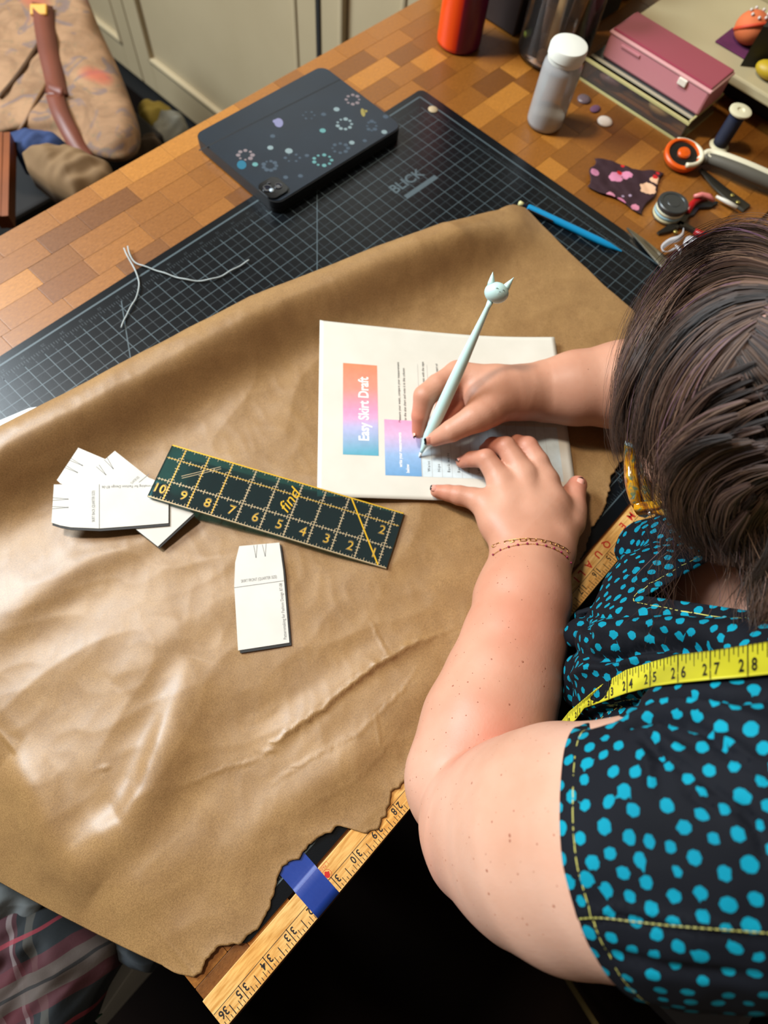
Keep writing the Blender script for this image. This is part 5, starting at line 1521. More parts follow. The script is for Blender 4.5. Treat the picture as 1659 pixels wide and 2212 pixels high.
# ------------------------------------------------------------------ tablet
random.seed(8)
zt_ = .80
tc_ = [W(412, 290, zt_), W(690, 147, zt_), W(878, 264, zt_), W(600, 443, zt_)]
TX = unit((tc_[1] - tc_[0]) + (tc_[2] - tc_[3])); TY = np.array([-TX[1], TX[0], 0.0]); tcen = np.mean(tc_, 0)
TL_ = (np.linalg.norm(tc_[1] - tc_[0]) + np.linalg.norm(tc_[2] - tc_[3])) / 2; TW_ = (np.linalg.norm(tc_[3] - tc_[0]) + np.linalg.norm(tc_[2] - tc_[1])) / 2
tab = thing('tablet', 'tablet in a dark navy folio case printed with tiny motifs, lying face down', 'tablet', (tcen[0], tcen[1], .1))
def tpoly(w, h, r, ox=0, oy=0): return [tuple((tcen + TX * (x + ox) + TY * (y + oy))[:2]) for x, y in rrect(w, h, r, 8)]
M_navy = noisy('navy_case', srgb(14, 26, 38), srgb(17, 31, 44), 20, .38, bump=.2, bscale=900, bd=.0002)
M_dk = nm('black_rubber_edge', srgb(12, 14, 17), .5)
MB().prism(tpoly(TL_ - .05, TW_ - .05, .5), .12, .38).build('folio_cover', M_dk, tab)
o = MB().prism(tpoly(TL_, TW_, .55), .42, zt_ - .04).build('case_shell', M_dk, tab)
MB().prism(tpoly(TL_ - .12, TW_ - .12, .5), zt_ - .04, zt_).build('case_back', M_navy, tab)
MB().prism(tpoly(TL_ - .6, TW_ - .6, .3), .36, .44).build('tablet_body', nm('grey_aluminium', srgb(60, 62, 66), .35, Metallic=1.0), tab)
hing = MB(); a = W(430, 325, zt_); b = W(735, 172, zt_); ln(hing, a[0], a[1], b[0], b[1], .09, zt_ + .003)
hing.build('hinge_groove', nm('dark_groove_vinyl', srgb(12, 18, 24), .6), tab)  # flat darker line along the hinge
cb = W(590, 405, zt_ + .08)
cpoly = [tuple((cb + TX * x + TY * y)[:2]) for x, y in rrect(1.25, 1.25, .35, 8)]
cb_o = MB().prism(cpoly, zt_, zt_ + .09).build('camera_island', nm('gloss_black_glass', srgb(10, 11, 13), .12), tab)
for dx, dy, r_ in ((-.28, .12, .2), (.25, -.1, .17), (.05, .38, .07)):
    q = cb + TX * dx + TY * dy
    MB().lathe((q[0], q[1], zt_ + .085), (0, 0, 1), [(r_ * 1.2, 0), (r_ * 1.2, .03), (r_, .035), (r_ * .5, .02), (0, .02)], 24).build('camera_lens', nm('dark_lens_glass', srgb(20, 24, 36), .06, Coat_Weight=1.0) if 'dark_lens_glass' not in bpy.data.materials else bpy.data.materials['dark_lens_glass'], cb_o)
q = W(587, 411, zt_ + .1); MB().lathe((q[0], q[1], zt_ + .09), (0, 0, 1), [(.12, 0), (.12, .03), (0, .04)], 16).build('flash', nm('pale_flash_window', srgb(170, 186, 196), .2), cb_o, True)
def sticker_mat(c): return nm('sticker_print_%d' % random.randrange(10 ** 6), c, .5)
def disc(mb, u, v, r, z=zt_ + .004, n=12, sx=1.0, rot=0):
    p = W(u, v, z); V = []
    for k in range(n):
        a = 2 * math.pi * k / n; x, y = r * sx * math.cos(a), r * math.sin(a)
        V.append((p[0] + x * math.cos(rot) - y * math.sin(rot), p[1] + x * math.sin(rot) + y * math.cos(rot), z))
    mb.add(V, [tuple(range(n))])
D1, D2, D3, D4, D5 = MB(), MB(), MB(), MB(), MB()
for u, v, r_ in ((727, 236, .17), (830, 285, .16), (584, 319, .16), (624, 326, .2), (760, 308, .15)): disc(D1, u, v, r_)
for u, v, r_ in ((697, 282, .17), (551, 355, .15)): disc(D2, u, v, r_)
for u, v, r_ in ((699, 247, .14), (589, 294, .14), (663, 336, .12), (617, 383, .13), (649, 380, .13), (788, 304, .12), (833, 252, .16)): disc(D4, u, v, r_)
def motif(mb, u, v, s, n=6, seed=0, sx=1.0):
    rr = random.Random(seed)
    for k in range(n):
        a = 2 * math.pi * k / n; disc(mb, u + s * 14 * sx * math.cos(a), v + s * 10 * math.sin(a), rr.uniform(.06, .13) * s)
motif(D5, 762, 215, 1.0, 8, 1); motif(D5, 530, 335, 1.0, 8, 2, 1.1); motif(D1, 744, 268, 1.1, 9, 3); motif(D4, 667, 249, .8, 6, 4, 1.1); motif(D4, 583, 358, 1.0, 9, 5); motif(D4, 735, 320, 1.0, 8, 6, 1.2)
motif(D2, 697, 346, 1.15, 9, 7, 1.2); motif(D4, 803, 272, 1.0, 8, 8, .7); motif(D4, 632, 341, .8, 6, 9, 1.4)
disc(D3, 784, 243, .12, sx=2.8, rot=.9); disc(D3, 790, 240, .10)
D6 = MB(); disc(D6, 602, 265, .24, sx=1.5, rot=.9); disc(D6, 595, 262, .15, z=zt_ + .006); D7 = MB(); disc(D7, 522, 356, .24, sx=1.35, rot=.9)
for mb, c, n_ in ((D1, srgb(150, 172, 176), 'pale_motifs'), (D2, srgb(110, 172, 172), 'mint_motifs'), (D3, srgb(170, 156, 84), 'yellow_motifs'), (D4, srgb(74, 92, 108), 'grey_motifs'), (D5, srgb(150, 136, 140), 'pink_motifs'), (D6, srgb(150, 150, 190), 'lilac_motif'), (D7, srgb(24, 120, 150), 'teal_motif')):
    o = mb.build(n_, nm(n_ + '_print', tuple(q * .6 for q in c), .5), tab)
    o['kind'] = 'stuff'

# ------------------------------------------------------------------ mechanical pencil
pa, pb = W(1120, 438, .34), W(1343, 543, .20); ax = unit(pb - pa); L = np.linalg.norm(pb - pa)
mpn = thing('mechanical_pencil', 'bright blue mechanical pencil lying on the cutting mat', 'pencil', (pa + pb) / 2)
M_blue = nm('sky_blue_plastic', srgb(8, 128, 176), .3)
MB().lathe(pa, ax, [(0, 0), (.11, .02), (.13, .1), (.11, .28)], 16).build('eraser', nm('cream_eraser', srgb(214, 208, 150), .7), mpn, True)
MB().lathe(pa, ax, [(.10, .26), (.09, .30), (.09, .58)], 16).build('collar', nm('navy_plastic', srgb(18, 22, 44), .35), mpn, True)
auto_smooth(MB().lathe(pa, ax, [(.12, .55), (.17, .60), (.175, .8), (.175, L - 1.3), (.15, L - .75), (.05, L - .12), (.03, L)], 20).build('barrel', M_blue, mpn), 40)
sd = unit(np.cross(ax, [0, 0, 1])); dn = sd if (sd @ CAMROT[1]) > 0 else -sd
MB().box(pa + ax * 1.35 + dn * .20 + np.array([0, 0, .02]), (1.5, .05, .14), [ax, dn, np.cross(ax, dn)], bev=.02).build('clip', nm('steel_clip', srgb(120, 122, 130), .3, Metallic=1.0), mpn)

# ------------------------------------------------------------------ loose threads
M_thr = nm('white_thread', srgb(168, 176, 176), .7)
def thread(label, px, z=.17, r=.035):
    P = resample(smooth_path(resample([W(u, v, z) for u, v in px], .15), 4), .08)
    P[:, 2] += .05 * np.sin(np.arange(len(P)) * .23) ** 2
    o = MB().tube(P, r, 6).build('thread', M_thr, None, True); tag(o, label, 'thread', 'loose white threads'); return o
thread('white thread end curving to the right across the mat grid', [(276, 532), (279, 548), (288, 566), (300, 573), (322, 579), (352, 590), (382, 600), (415, 608), (448, 607), (478, 598), (508, 581), (540, 562)])
thread('white thread end trailing down the mat toward the paper edge', [(268, 536), (274, 552), (284, 568), (293, 585), (299, 600), (302, 618), (299, 634), (290, 652), (278, 674), (268, 690), (261, 716)])
for k, (u, v, z) in enumerate(((935, 237, .15),)):
    o = MB().lathe(W(u, v, .105), (0, 0, 1), [(0, 0), (.26, 0), (.28, .03), (.22, .07), (0, .08)], 20).build('bead', nm('cream_bead', srgb(170, 150, 118), .5)); auto_smooth(o, 50); tag(o, 'small cream disc lying on the far corner of the cutting mat', 'bead')

# ------------------------------------------------------------------ glass-like things
def clearmat(name, tint, rough=.1, op=.12, col=(.8, .8, .8)):
    m = bpy.data.materials.new(name); m.use_nodes = True; tr = m.node_tree; tr.nodes.clear()
    o_ = tr.nodes.new('ShaderNodeOutputMaterial'); mx = tr.nodes.new('ShaderNodeMixShader'); m2 = tr.nodes.new('ShaderNodeMixShader'); tp = tr.nodes.new('ShaderNodeBsdfTransparent'); gl = tr.nodes.new('ShaderNodeBsdfGlossy'); fz = tr.nodes.new('ShaderNodeFresnel'); df = tr.nodes.new('ShaderNodeBsdfDiffuse')
    tp.inputs[0].default_value = (*tint, 1); gl.inputs['Roughness'].default_value = rough; fz.inputs[0].default_value = 1.5; df.inputs[0].default_value = (*col, 1); m2.inputs[0].default_value = op
    tr.links.new(tp.outputs[0], m2.inputs[1]); tr.links.new(df.outputs[0], m2.inputs[2]); tr.links.new(fz.outputs[0], mx.inputs[0]); tr.links.new(m2.outputs[0], mx.inputs[1]); tr.links.new(gl.outputs[0], mx.inputs[2]); tr.links.new(mx.outputs[0], o_.inputs[0])
    return m
# frosted bottle
bb = W(1175, 266, 0); Z = (0, 0, 1)
bt = thing('plastic_bottle', 'tall frosted plastic bottle with a white screw cap', 'bottle', bb)
body_m = clearmat('frosted_plastic', (.86, .86, .86), .22, .5, srgb(204, 204, 204))
auto_smooth(MB().lathe(bb, Z, [(0, .02), (.85, .02), (1.02, .10), (1.06, .3), (1.06, 3.1), (1.02, 3.35), (.90, 3.55), (.88, 3.75), (0, 3.78)], 40).build('body', body_m, bt), 60)
auto_smooth(MB().lathe(bb + [0, 0, .08], Z, [(0, .0), (.95, .0), (1.0, .08), (1.0, .55), (0, .55)], 36).build('contents', nm('cream_powder', srgb(196, 184, 160), .8), bt), 50)
auto_smooth(MB().lathe(bb, Z, [(.0, 3.5), (.93, 3.5), (.95, 3.56), (.95, 3.72), (1.0, 3.74), (1.0, 4.12), (.96, 4.22), (.88, 4.25), (0, 4.24)], 44).build('cap', nm('white_cap_plastic', srgb(222, 222, 212), .45), bt), 40)
pw_ = MB()
for k in range(3): pw_.lathe(bb, Z, [(1.255, .62 + k * .9), (1.262, .65 + k * .9), (1.255, .68 + k * .9)], 40)
# flask
fbp = W(990, 92, 0)
fl_ = thing('drinks_flask', 'orange and purple insulated drinks flask at the far edge of the table', 'flask', fbp)
m = nm('two_tone_enamel', (1, 1, 1), .3); t = NT(m); tcn = t.n('ShaderNodeTexCoord'); sx_ = t.n('ShaderNodeSeparateXYZ', {'Vector': (tcn, 'Object')})
dx_ = t.math('MULTIPLY', (sx_, 'X'), float(CAMROT[0][0])); dy_ = t.math('MULTIPLY_ADD', (sx_, 'Y'), float(CAMROT[0][1]), dx_)
g_ = t.math('MULTIPLY_ADD', dy_, 28.0, .72)
r = t.ramp(g_, [(.25, srgb(226, 70, 10)), (.48, srgb(216, 50, 14)), (.58, srgb(110, 10, 50)), (.9, srgb(84, 8, 52))]); t.l(r, 'Base Color')
auto_smooth(MB().lathe(fbp, Z, [(0, .01), (1.2, .01), (1.34, .12), (1.36, .3), (1.36, 8.0), (1.2, 8.8), (.9, 9.2), (0, 9.2)], 44).build('body', m, fl_), 50)
auto_smooth(MB().lathe(fbp, Z, [(.95, 9.2), (1.0, 9.3), (1.0, 10.4), (.9, 10.6), (0, 10.6)], 36).build('lid', M_dk, fl_), 40)
# jar of tools
jb = W(1190, 118, 0)
jar = thing('glass_jar', 'wide clear glass jar holding sewing tools behind the frosted bottle', 'jar', jb)
gm = clearmat('clear_glass', (.93, .94, .95), .03, .03)
auto_smooth(MB().lathe(jb, Z, [(0, .12), (2.0, .10), (2.15, .25), (2.2, .6), (2.2, 5.4), (2.12, 5.4), (2.12, .6), (2.05, .3), (0, .2)], 40).build('glass', gm, jar), 50)
def rod(name, label, cat, a, b, r0, r1, mat, grp='tools standing in the glass jar', n=10):
    o = MB().lathe(a, np.array(b) - np.array(a), [(0, 0), (r0, .02), (r0, .3), (r1, np.linalg.norm(np.array(b) - np.array(a)) - .1), (0, np.linalg.norm(np.array(b) - np.array(a)))], n).build(name, mat, None, True)
    return tag(o, label, cat, grp)
jj = lambda dx, dy, z: jb + np.array([dx, dy, z])
rod('marker_pen', 'magenta pen standing on the near left inside the jar', 'pen', jj(-1.25, .9, .25), jj(-1.2, 1.9, 6.4), .2, .22, nm('magenta_plastic', srgb(206, 14, 84), .35))
rod('wooden_brush', 'pale wooden handled brush in the middle of the jar', 'brush', jj(-.9, -.3, .25), jj(-.1, .3, 7.2), .30, .16, nm('pale_wood_handle', srgb(200, 172, 126), .5))
rod('seam_ripper', 'red handled tool leaning at the right side of the jar', 'seam ripper', jj(1.2, -1.0, .25), jj(1.6, -1.2, 6.4), .16, .22, nm('deep_red_plastic', srgb(120, 16, 12), .35))
rod('awl', 'dark handled awl standing behind the pale brush in the jar', 'awl', jj(.4, .4, .25), jj(.9, .9, 6.2), .16, .28, nm('dark_purple_plastic', srgb(42, 22, 40), .4))
rod('knitting_needle', 'thin silver needle leaning at the back of the jar', 'needle', jj(.9, .1, .25), jj(1.9, .3, 7.4), .06, .08, nm('silver_metal', srgb(170, 172, 176), .2, Metallic=1.0))
rod('tweezers', 'grey steel tweezers between the awl and the red tool in the jar', 'tweezers', jj(.2, -1.2, .25), jj(.7, -1.5, 5.8), .09, .14, nm('dull_steel', srgb(130, 130, 132), .35, Metallic=1.0))
for k, (dx, dy, c, lab) in enumerate(((-1.5, -.2, srgb(196, 176, 150), 'cream'), (-.9, -1.3, srgb(120, 84, 90), 'dusky pink'), (-1.7, .6, srgb(60, 64, 140), 'blue'), (-1.75, 1.0, srgb(120, 140, 60), 'green'), (-.2, -1.6, srgb(150, 110, 90), 'tan'))):
    o = MB().ball(jj(dx, dy, .62 + .25 * (k in (2, 3)) * 3), (.34 if k < 2 else .24), 8).build('pompom', noisy('pompom_%s' % lab.replace(' ', '_'), c, tuple(x * .8 for x in c), 60, .8, bump=.4), None, True)
    tag(o, '%s bauble resting inside the glass jar' % lab, 'bauble', 'baubles in the glass jar')

# ------------------------------------------------------------------ clear drawer unit and pink box
oy0, oy1, ox0, ox1 = 12.45, 19.75, 45.1, 49.0
org = thing('clear_drawer', 'low clear acrylic organiser with reflections painted pale along its edges, under the pink box', 'organiser', ((ox0 + ox1) / 2, (oy0 + oy1) / 2, 0))
gm2 = clearmat('clear_acrylic', (.92, .90, .86), .08, .05)
M_edge = nm('painted_edge_reflection', srgb(186, 180, 124), .35)
fr_b = MB()
fr_b.box((ox0, (oy0 + oy1) / 2, .58), (.10, oy1 - oy0, 1.04)).box(((ox0 + ox1) / 2, oy0, .58), (ox1 - ox0, .10, 1.04)).box(((ox0 + ox1) / 2, oy1, .58), (ox1 - ox0, .10, 1.04)).box((ox1, (oy0 + oy1) / 2, .58), (.10, oy1 - oy0, 1.04))
fr_b.build('walls', gm2, org)
e_ = MB()
for z_, w_ in ((.06, .12), (1.14, .12)):
    e_.box((ox0 - .02, (oy0 + oy1) / 2, z_), (.16, oy1 - oy0 + .2, w_)); e_.box(((ox0 + ox1) / 2, oy0, z_), (ox1 - ox0, .12, w_))
e_.build('edge_reflection', M_edge, org)  # cream strips painted as the reflections along the clear rims
MB().box((ox0 + .50, (oy0 + oy1) / 2, 1.17), (.22, oy1 - oy0, .06)).build('inner_reflection', nm('painted_inner_reflection', srgb(170, 164, 140), .4), org)  # second line of the rim reflection, put in as colour
MB().box(((ox0 + ox1) / 2 + .4, (oy0 + oy1) / 2, 1.13), (ox1 - ox0 - .6, oy1 - oy0 - .1, .05)).build('lid_panel', clearmat('smoked_acrylic', (.45, .38, .34), .1, .1), org)
for k, (x, y, c, lab) in enumerate(((46.0, 18.2, srgb(120, 90, 96), 'mauve'), (46.6, 16.6, srgb(74, 34, 44), 'maroon'), (46.1, 14.6, srgb(150, 120, 70), 'ochre'))):
    o = MB().ball((x, y, .38), (.5, .8, .26), 8).build('ribbon_roll', noisy('cloth_%s' % lab, c, tuple(q * .7 for q in c), 40, .8), None, True); tag(o, '%s roll of ribbon inside the clear organiser' % lab, 'ribbon roll', 'ribbon rolls in the clear organiser')
px0, px1, py0, py1, pz0, pz1 = 45.85, 48.4, 12.35, 19.25, 1.22, 2.75
pk = thing('pink_box', 'long pink storage box with a darker rose lid on the clear organiser', 'box', ((px0 + px1) / 2, (py0 + py1) / 2, pz0))
M_pk = nm('pale_pink_plastic', srgb(196, 128, 134), .35, Subsurface_Weight=.05); M_rose = nm('rose_plastic', srgb(150, 62, 78), .3)
MB().box(((px0 + px1) / 2, (py0 + py1) / 2, (pz0 + pz1) / 2 - .08), (px1 - px0, py1 - py0, pz1 - pz0 - .16), bev=.14).build('base', M_pk, pk)
MB().box(((px0 + px1) / 2, (py0 + py1) / 2, pz1 - .18), (px1 - px0 + .1, py1 - py0 + .1, .16), bev=.06).build('rim', nm('light_pink_rim', srgb(214, 160, 158), .3), pk)
MB().box(((px0 + px1) / 2 + .05, (py0 + py1) / 2, pz1 - .06), (px1 - px0 - .1, py1 - py0 - .12, .14), bev=.06).build('lid', M_rose, pk)
MB().box((px0 - .06, py0 + 1.7, pz1 - .42), (.14, .55, .36), bev=.05).build('latch', nm('white_latch', srgb(232, 222, 206), .3), pk)
MB().box((px0 - .04, py1 - 1.6, pz1 - .48), (.08, 1.3, .14), bev=.03).build('grip', M_pk, pk)

# ------------------------------------------------------------------ buttons, spool, tin
def badge(u, v, r, label, c1, c2):
    p = W(u, v, 0); t = thing('button_badge', label, 'badge', p, None)
    auto_smooth(MB().lathe(p, Z, [(0, .01), (r, .01), (r * 1.03, .05), (r * .95, .11), (r * .5, .16), (0, .17)], 28).build('disc', nm('badge_face', c1, .3), t), 60)
    b = MB(); rr = random.Random(u)
    for k in range(5):
        a = rr.uniform(0, 6.28); d = rr.uniform(0, r * .45); b.ball((p[0] + d * math.cos(a), p[1] + d * math.sin(a), .155 - .03 * d / r), (r * .28, r * .13, .012), 6)
    o = b.build('emblem', nm('badge_mark', c2, .4), t, True); o['kind'] = 'stuff'
badge(1306, 264, .44, 'white round badge with a red mark, on the wood near the bottle', srgb(216, 204, 192), srgb(186, 60, 66))
badge(1261, 216, .40, 'dark silvery badge beside the foot of the bottle', srgb(96, 80, 84), srgb(176, 170, 168))
b = W(1285, 237, 0)
o = MB().ball((b[0], b[1], .06), (.40, .26, .055), 8).build('felt_petal', noisy('mauve_felt', srgb(96, 60, 84), srgb(80, 48, 70), 50, .9), None, True); tag(o, 'small mauve felt petal lying between the two badges', 'fabric petal')
spb = W(1552, 316, 0)
sp = thing('thread_spool', 'spool of navy thread with a white top standing on the wood', 'spool', spb)
M_cr = nm('cream_plastic', srgb(208, 200, 166), .4)
auto_smooth(MB().lathe(spb, Z, [(0, 0), (.55, 0), (.58, .06), (.5, .14), (.3, .16)], 28).build('flange', M_cr, sp), 40)
auto_smooth(MB().lathe(spb, Z, [(.3, 1.98), (.55, 2.02), (.62, 2.08), (.62, 2.16), (.54, 2.2), (.22, 2.19), (.18, 2.12), (0, 2.12)], 28).build('flange', M_cr, sp), 40)
mt = nm('navy_thread', srgb(14, 24, 52), .7); t = NT(mt); c = t.coord(); wv = t.n('ShaderNodeTexWave', {'Vector': c, 'Scale': 500.0}, bands_direction='Z'); t.bump(wv, .6, .0004)
MB().lathe(spb, Z, [(.3, .15), (.42, .18), (.44, .5), (.44, 1.7), (.42, 1.95), (.3, 1.99)], 28).build('wound_thread', mt, sp, True)
tb_p = W(1438, 466, 0)
tin = thing('small_tin', 'small round tin with a dark lid and a striped side label', 'tin', tb_p)
M_tin = nm('brushed_tin', srgb(120, 118, 112), .3, Metallic=.9)
auto_smooth(MB().lathe(tb_p, Z, [(0, 0), (.74, 0), (.78, .04), (.78, .62), (.72, .66)], 36).build('body', M_tin, tin), 40)
for k, (z_, c_) in enumerate(((.12, srgb(206, 200, 160)), (.30, srgb(150, 186, 196)), (.48, srgb(210, 206, 176)))):
    MB().lathe(tb_p, Z, [(.782, z_), (.79, z_ + .02), (.79, z_ + .12), (.782, z_ + .14)], 36).build('label_band', nm('label_band_%d' % k, c_, .4), tin, True)
auto_smooth(MB().lathe(tb_p, Z, [(.80, .66), (.82, .68), (.82, .86), (.78, .90), (.62, .90), (.60, .87), (.35, .87), (.33, .89), (0, .89)], 36).build('lid', nm('grey_lid', srgb(74, 76, 76), .35, Metallic=.6), tin), 35)

# ------------------------------------------------------------------ rotary cutter
rc_ = W(1476, 333, .55); ha = W(1535, 335, .5); hb = W(1672, 392, .55); hx = unit((hb - ha) * [1, 1, 0]); hy = np.array([-hx[1], hx[0], 0])
rot = thing('rotary_cutter', 'rotary cutter with an orange blade guard and a white and grey handle', 'rotary cutter', (rc_[0], rc_[1], 0))
tl_ = unit(np.array([-.15, -.1, 1.0]))
M_or = nm('orange_plastic', srgb(214, 84, 10), .35); M_wh = nm('ivory_plastic', srgb(216, 208, 180), .35); M_gr = nm('grey_rubber', srgb(88, 84, 74), .6)
auto_smooth(MB().lathe(rc_ - tl_ * .25, tl_, [(.80, .0), (1.0, 0), (1.06, .1), (1.06, .28), (.98, .34), (.86, .34), (.82, .2), (.80, .1)], 44).build('blade_guard', M_or, rot), 35)
auto_smooth(MB().lathe(rc_ - tl_ * .15, tl_, [(0, 0), (.81, 0), (.81, .16), (0, .18)], 40).build('blade', nm('dark_steel', srgb(70, 66, 60), .3, Metallic=.8), rot), 30)
auto_smooth(MB().lathe(rc_, tl_, [(.34, -.05), (.36, .12), (.30, .2), (0, .24)], 28).build('blade_nut', M_or, rot), 40)
a0_ = math.atan2(*(hx @ [0, 1, 0], hx @ [1, 0, 0]))
arc = [rc_ + tl_ * .12 + (np.array([math.cos(a), math.sin(a), 0])) * 1.02 for a in np.linspace(a0_ - 1.15, a0_ + 2.3, 26)]
MB().tube(arc, .13, 8).build('guard_frame', M_wh, rot, True)
hp_ = smooth_path(resample([rc_ + hx * .95, W(1528, 330, .6), W(1560, 340, .75), W(1600, 356, .8), W(1640, 374, .75), W(1700, 400, .6), W(1760, 430, .45)], .2), 3)
n_ = len(hp_); rr_ = np.interp(np.linspace(0, 1, n_), [0, .08, .2, .5, .8, 1], [.22, .26, .28, .33, .33, .2])
MB().tube(hp_ + hy * .12, rr_ * .85, 12).build('handle_top', M_wh, rot, True)
MB().tube(hp_[3:] - hy * .28 - np.array([0, 0, .10]), rr_[3:] * 1.05, 12).build('rubber_grip', M_gr, rot, True)
MB().box(rc_ + hx * 1.35 + hy * .5 + np.array([0, 0, .1]), (.3, .35, .3), bev=.08).build('blade_button', M_wh, rot)

# ------------------------------------------------------------------ fabric scrap with a printed motif
def cloth_patch(name, label, cat, corners, mat, z0, amp, seed, n=44, cols=None, parent=None, freq=1.0, drop=.0):
    """corners: 4 world points in order; grid bilinear with folds"""
    A, B_, Cc, Dd = [np.array(c, float) for c in corners]; V = []; 
    for i in range(n + 1):
        for j in range(n + 1):
            a, b = i / n, j / n
            wa = .035 * math.sin(9 * b + seed); wb = .035 * math.sin(8 * a + seed * 2)
            a2, b2 = a + wa * (1 if a > .5 else -1) * abs(2 * a - 1), b + wb * (1 if b > .5 else -1) * abs(2 * b - 1)
            p = (1 - a2) * (1 - b2) * A + a2 * (1 - b2) * B_ + a2 * b2 * Cc + (1 - a2) * b2 * Dd
            h = mnoise.noise(Vector((p[0] * freq * .9, p[1] * freq * .5, seed))) + .5 * mnoise.noise(Vector((p[0] * freq * 2.1, p[1] * freq * 1.3, seed + 7)))
            e = min(a, 1 - a, b, 1 - b)
            V.append([p[0], p[1], p[2] + z0 + amp * (h + .35) - drop * math.exp(-e * 12)])
    Fq = [(i * (n + 1) + j, (i + 1) * (n + 1) + j, (i + 1) * (n + 1) + j + 1, i * (n + 1) + j + 1) for i in range(n) for j in range(n)]
    o = mesh(name, V, Fq, mat, parent, True); md = o.modifiers.new('t', 'SOLIDIFY'); md.thickness = .04 * IN; md.offset = 1
    if label: tag(o, label, cat)
    return o
m = nm('cherry_print_cotton', srgb(44, 14, 24), .8); t = NT(m); c = t.coord()
def blob(cx, cy, r, soft=.002):
    vs = t.n('ShaderNodeVectorMath', {0: c, 1: (cx, cy, 0)}, operation='DISTANCE'); nz_ = t.noise(c, 110, 2); q = t.math('MULTIPLY_ADD', nz_, r * .9, (vs, 'Value')); return t.math('LESS_THAN', q, r * 1.35)
cs_ = [W(1283, 345, .08), W(1434, 378, .08), W(1388, 462, .08), W(1268, 402, .08)]; cm_ = np.mean(cs_, 0)
def loc(u, v): q = (W(u, v, .1) - cm_) * IN; return q[0], q[1]
cur = None; base_c = (nm, )
prev = srgb(44, 14, 24); node = None
for (u, v, r_, col) in ((1284, 376, .30, srgb(190, 120, 150)), (1330, 384, .40, srgb(196, 122, 150)), (1352, 380, .34, srgb(196, 122, 150)), (1318, 425, .28, srgb(200, 128, 150)), (1340, 436, .28, srgb(190, 110, 140)), (1372, 448, .27, srgb(196, 120, 140)),
                        (1398, 408, .50, srgb(222, 176, 140)), (1416, 392, .34, srgb(222, 176, 140)), (1338, 374, .17, srgb(190, 16, 20)), (1344, 360, .12, srgb(190, 16, 20)), (1414, 384, .18, srgb(190, 16, 20)), (1420, 376, .12, srgb(190, 16, 20)), (1360, 425, .09, srgb(150, 130, 150)), (1345, 425, .09, srgb(150, 130, 150))):
    x_, y_ = loc(u, v); mk = blob(x_, y_, r_ * IN)
    node = t.mix(mk, (node, 2) if node else prev, col)
t.l(node, 'Base Color', 2)
scr = cloth_patch('fabric_scrap', 'dark maroon cotton scrap printed with pink cakes and red cherries', 'fabric', cs_, m, .05, .10, 3.3, freq=1.6)
# material space: object origin is the mean of its vertices
off = np.array(scr.location) - m3(cm_)
for nd in m.node_tree.nodes:
    if nd.type == 'VECT_MATH': v = nd.inputs[1].default_value; nd.inputs[1].default_value = (v[0] - off[0], v[1] - off[1], 0.0)
    if nd.type == 'MAPPING': nd.inputs['Scale'].default_value = (1, 1, 0)

# ------------------------------------------------------------------ small tools at the right
M_redp = nm('red_dipped_handle', srgb(160, 14, 20), .3); M_steel = nm('worn_dark_steel', srgb(70, 66, 58), .38, Metallic=.8); M_bright = nm('bright_steel', srgb(176, 168, 150), .3, Metallic=1.0); M_brass = nm('brass_rivet', srgb(186, 170, 96), .3, Metallic=.8)
def bar(name, px, z, wpx, mat, parent, thick=.12):
    P = [W(u, v, z) for u, v in px]; V = []; n = len(P)
    for i, p in enumerate(P):
        T = unit((P[min(i + 1, n - 1)] - P[max(i - 1, 0)]) * [1, 1, 0]); S = np.array([-T[1], T[0], 0]); w = wpx[i] / 44.0 / 2
        V += [p - S * w, p + S * w, p + S * w * .8 + [0, 0, thick], p - S * w * .8 + [0, 0, thick]]
    Fq = [(0, 1, 2, 3)[::-1], tuple(4 * (n - 1) + k for k in range(4))]
    for i in range(n - 1):
        for k in range(4): Fq.append((4 * i + k, 4 * i + (k + 1) % 4, 4 * i + 4 + (k + 1) % 4, 4 * i + 4 + k))
    return auto_smooth(mesh(name, V, Fq, mat, parent), 50)
pl = thing('pliers', 'small steel pliers with red dipped handles beside the tin', 'pliers', W(1460, 490, 0))
bar('jaw', [(1420, 506), (1440, 498), (1462, 485)], .05, [8, 20, 24], M_steel, pl); bar('jaw', [(1432, 478), (1450, 482), (1466, 490)], .10, [8, 18, 22], M_steel, pl)
bar('handle_bar', [(1462, 484), (1485, 492), (1502, 502)], .10, [22, 14, 12], M_steel, pl); bar('handle_bar', [(1466, 486), (1480, 470), (1490, 456)], .10, [22, 14, 12], M_steel, pl)
MB().tube([W(1500, 500, .2), W(1518, 508, .2), W(1545, 520, .2)], [.17, .19, .14], 10).build('handle_grip', M_redp, pl, True)
MB().tube([W(1484, 460, .2), W(1496, 440, .22), W(1512, 428, .22), W(1535, 424, .2)], [.15, .19, .2, .14], 10).build('handle_grip', M_redp, pl, True)
MB().lathe(W(1459, 501, .16), Z, [(0, 0), (.12, 0), (.1, .05), (0, .06)], 14).build('rivet', M_brass, pl, True)
sn = thing('thread_snips', 'small pink and red thread snips with dark blades', 'snips', W(1515, 435, 0))
MB().tube([W(1500, 424, .48), W(1515, 421, .5), W(1530, 424, .5), W(1543, 434, .44)], [.10, .15, .15, .09], 10).build('pink_grip', nm('salmon_plastic', srgb(206, 118, 112), .35), sn, True)
bar('blade', [(1500, 450), (1530, 445), (1548, 440)], .04, [10, 22, 6], M_dk, sn); bar('blade', [(1478, 470), (1490, 462), (1505, 450)], .03, [8, 24, 10], nm('navy_blade', srgb(24, 26, 44), .4), sn)
fo = thing('long_forceps', 'long grey metal scissors lying under the rotary cutter handle', 'scissors', W(1570, 420, 0))
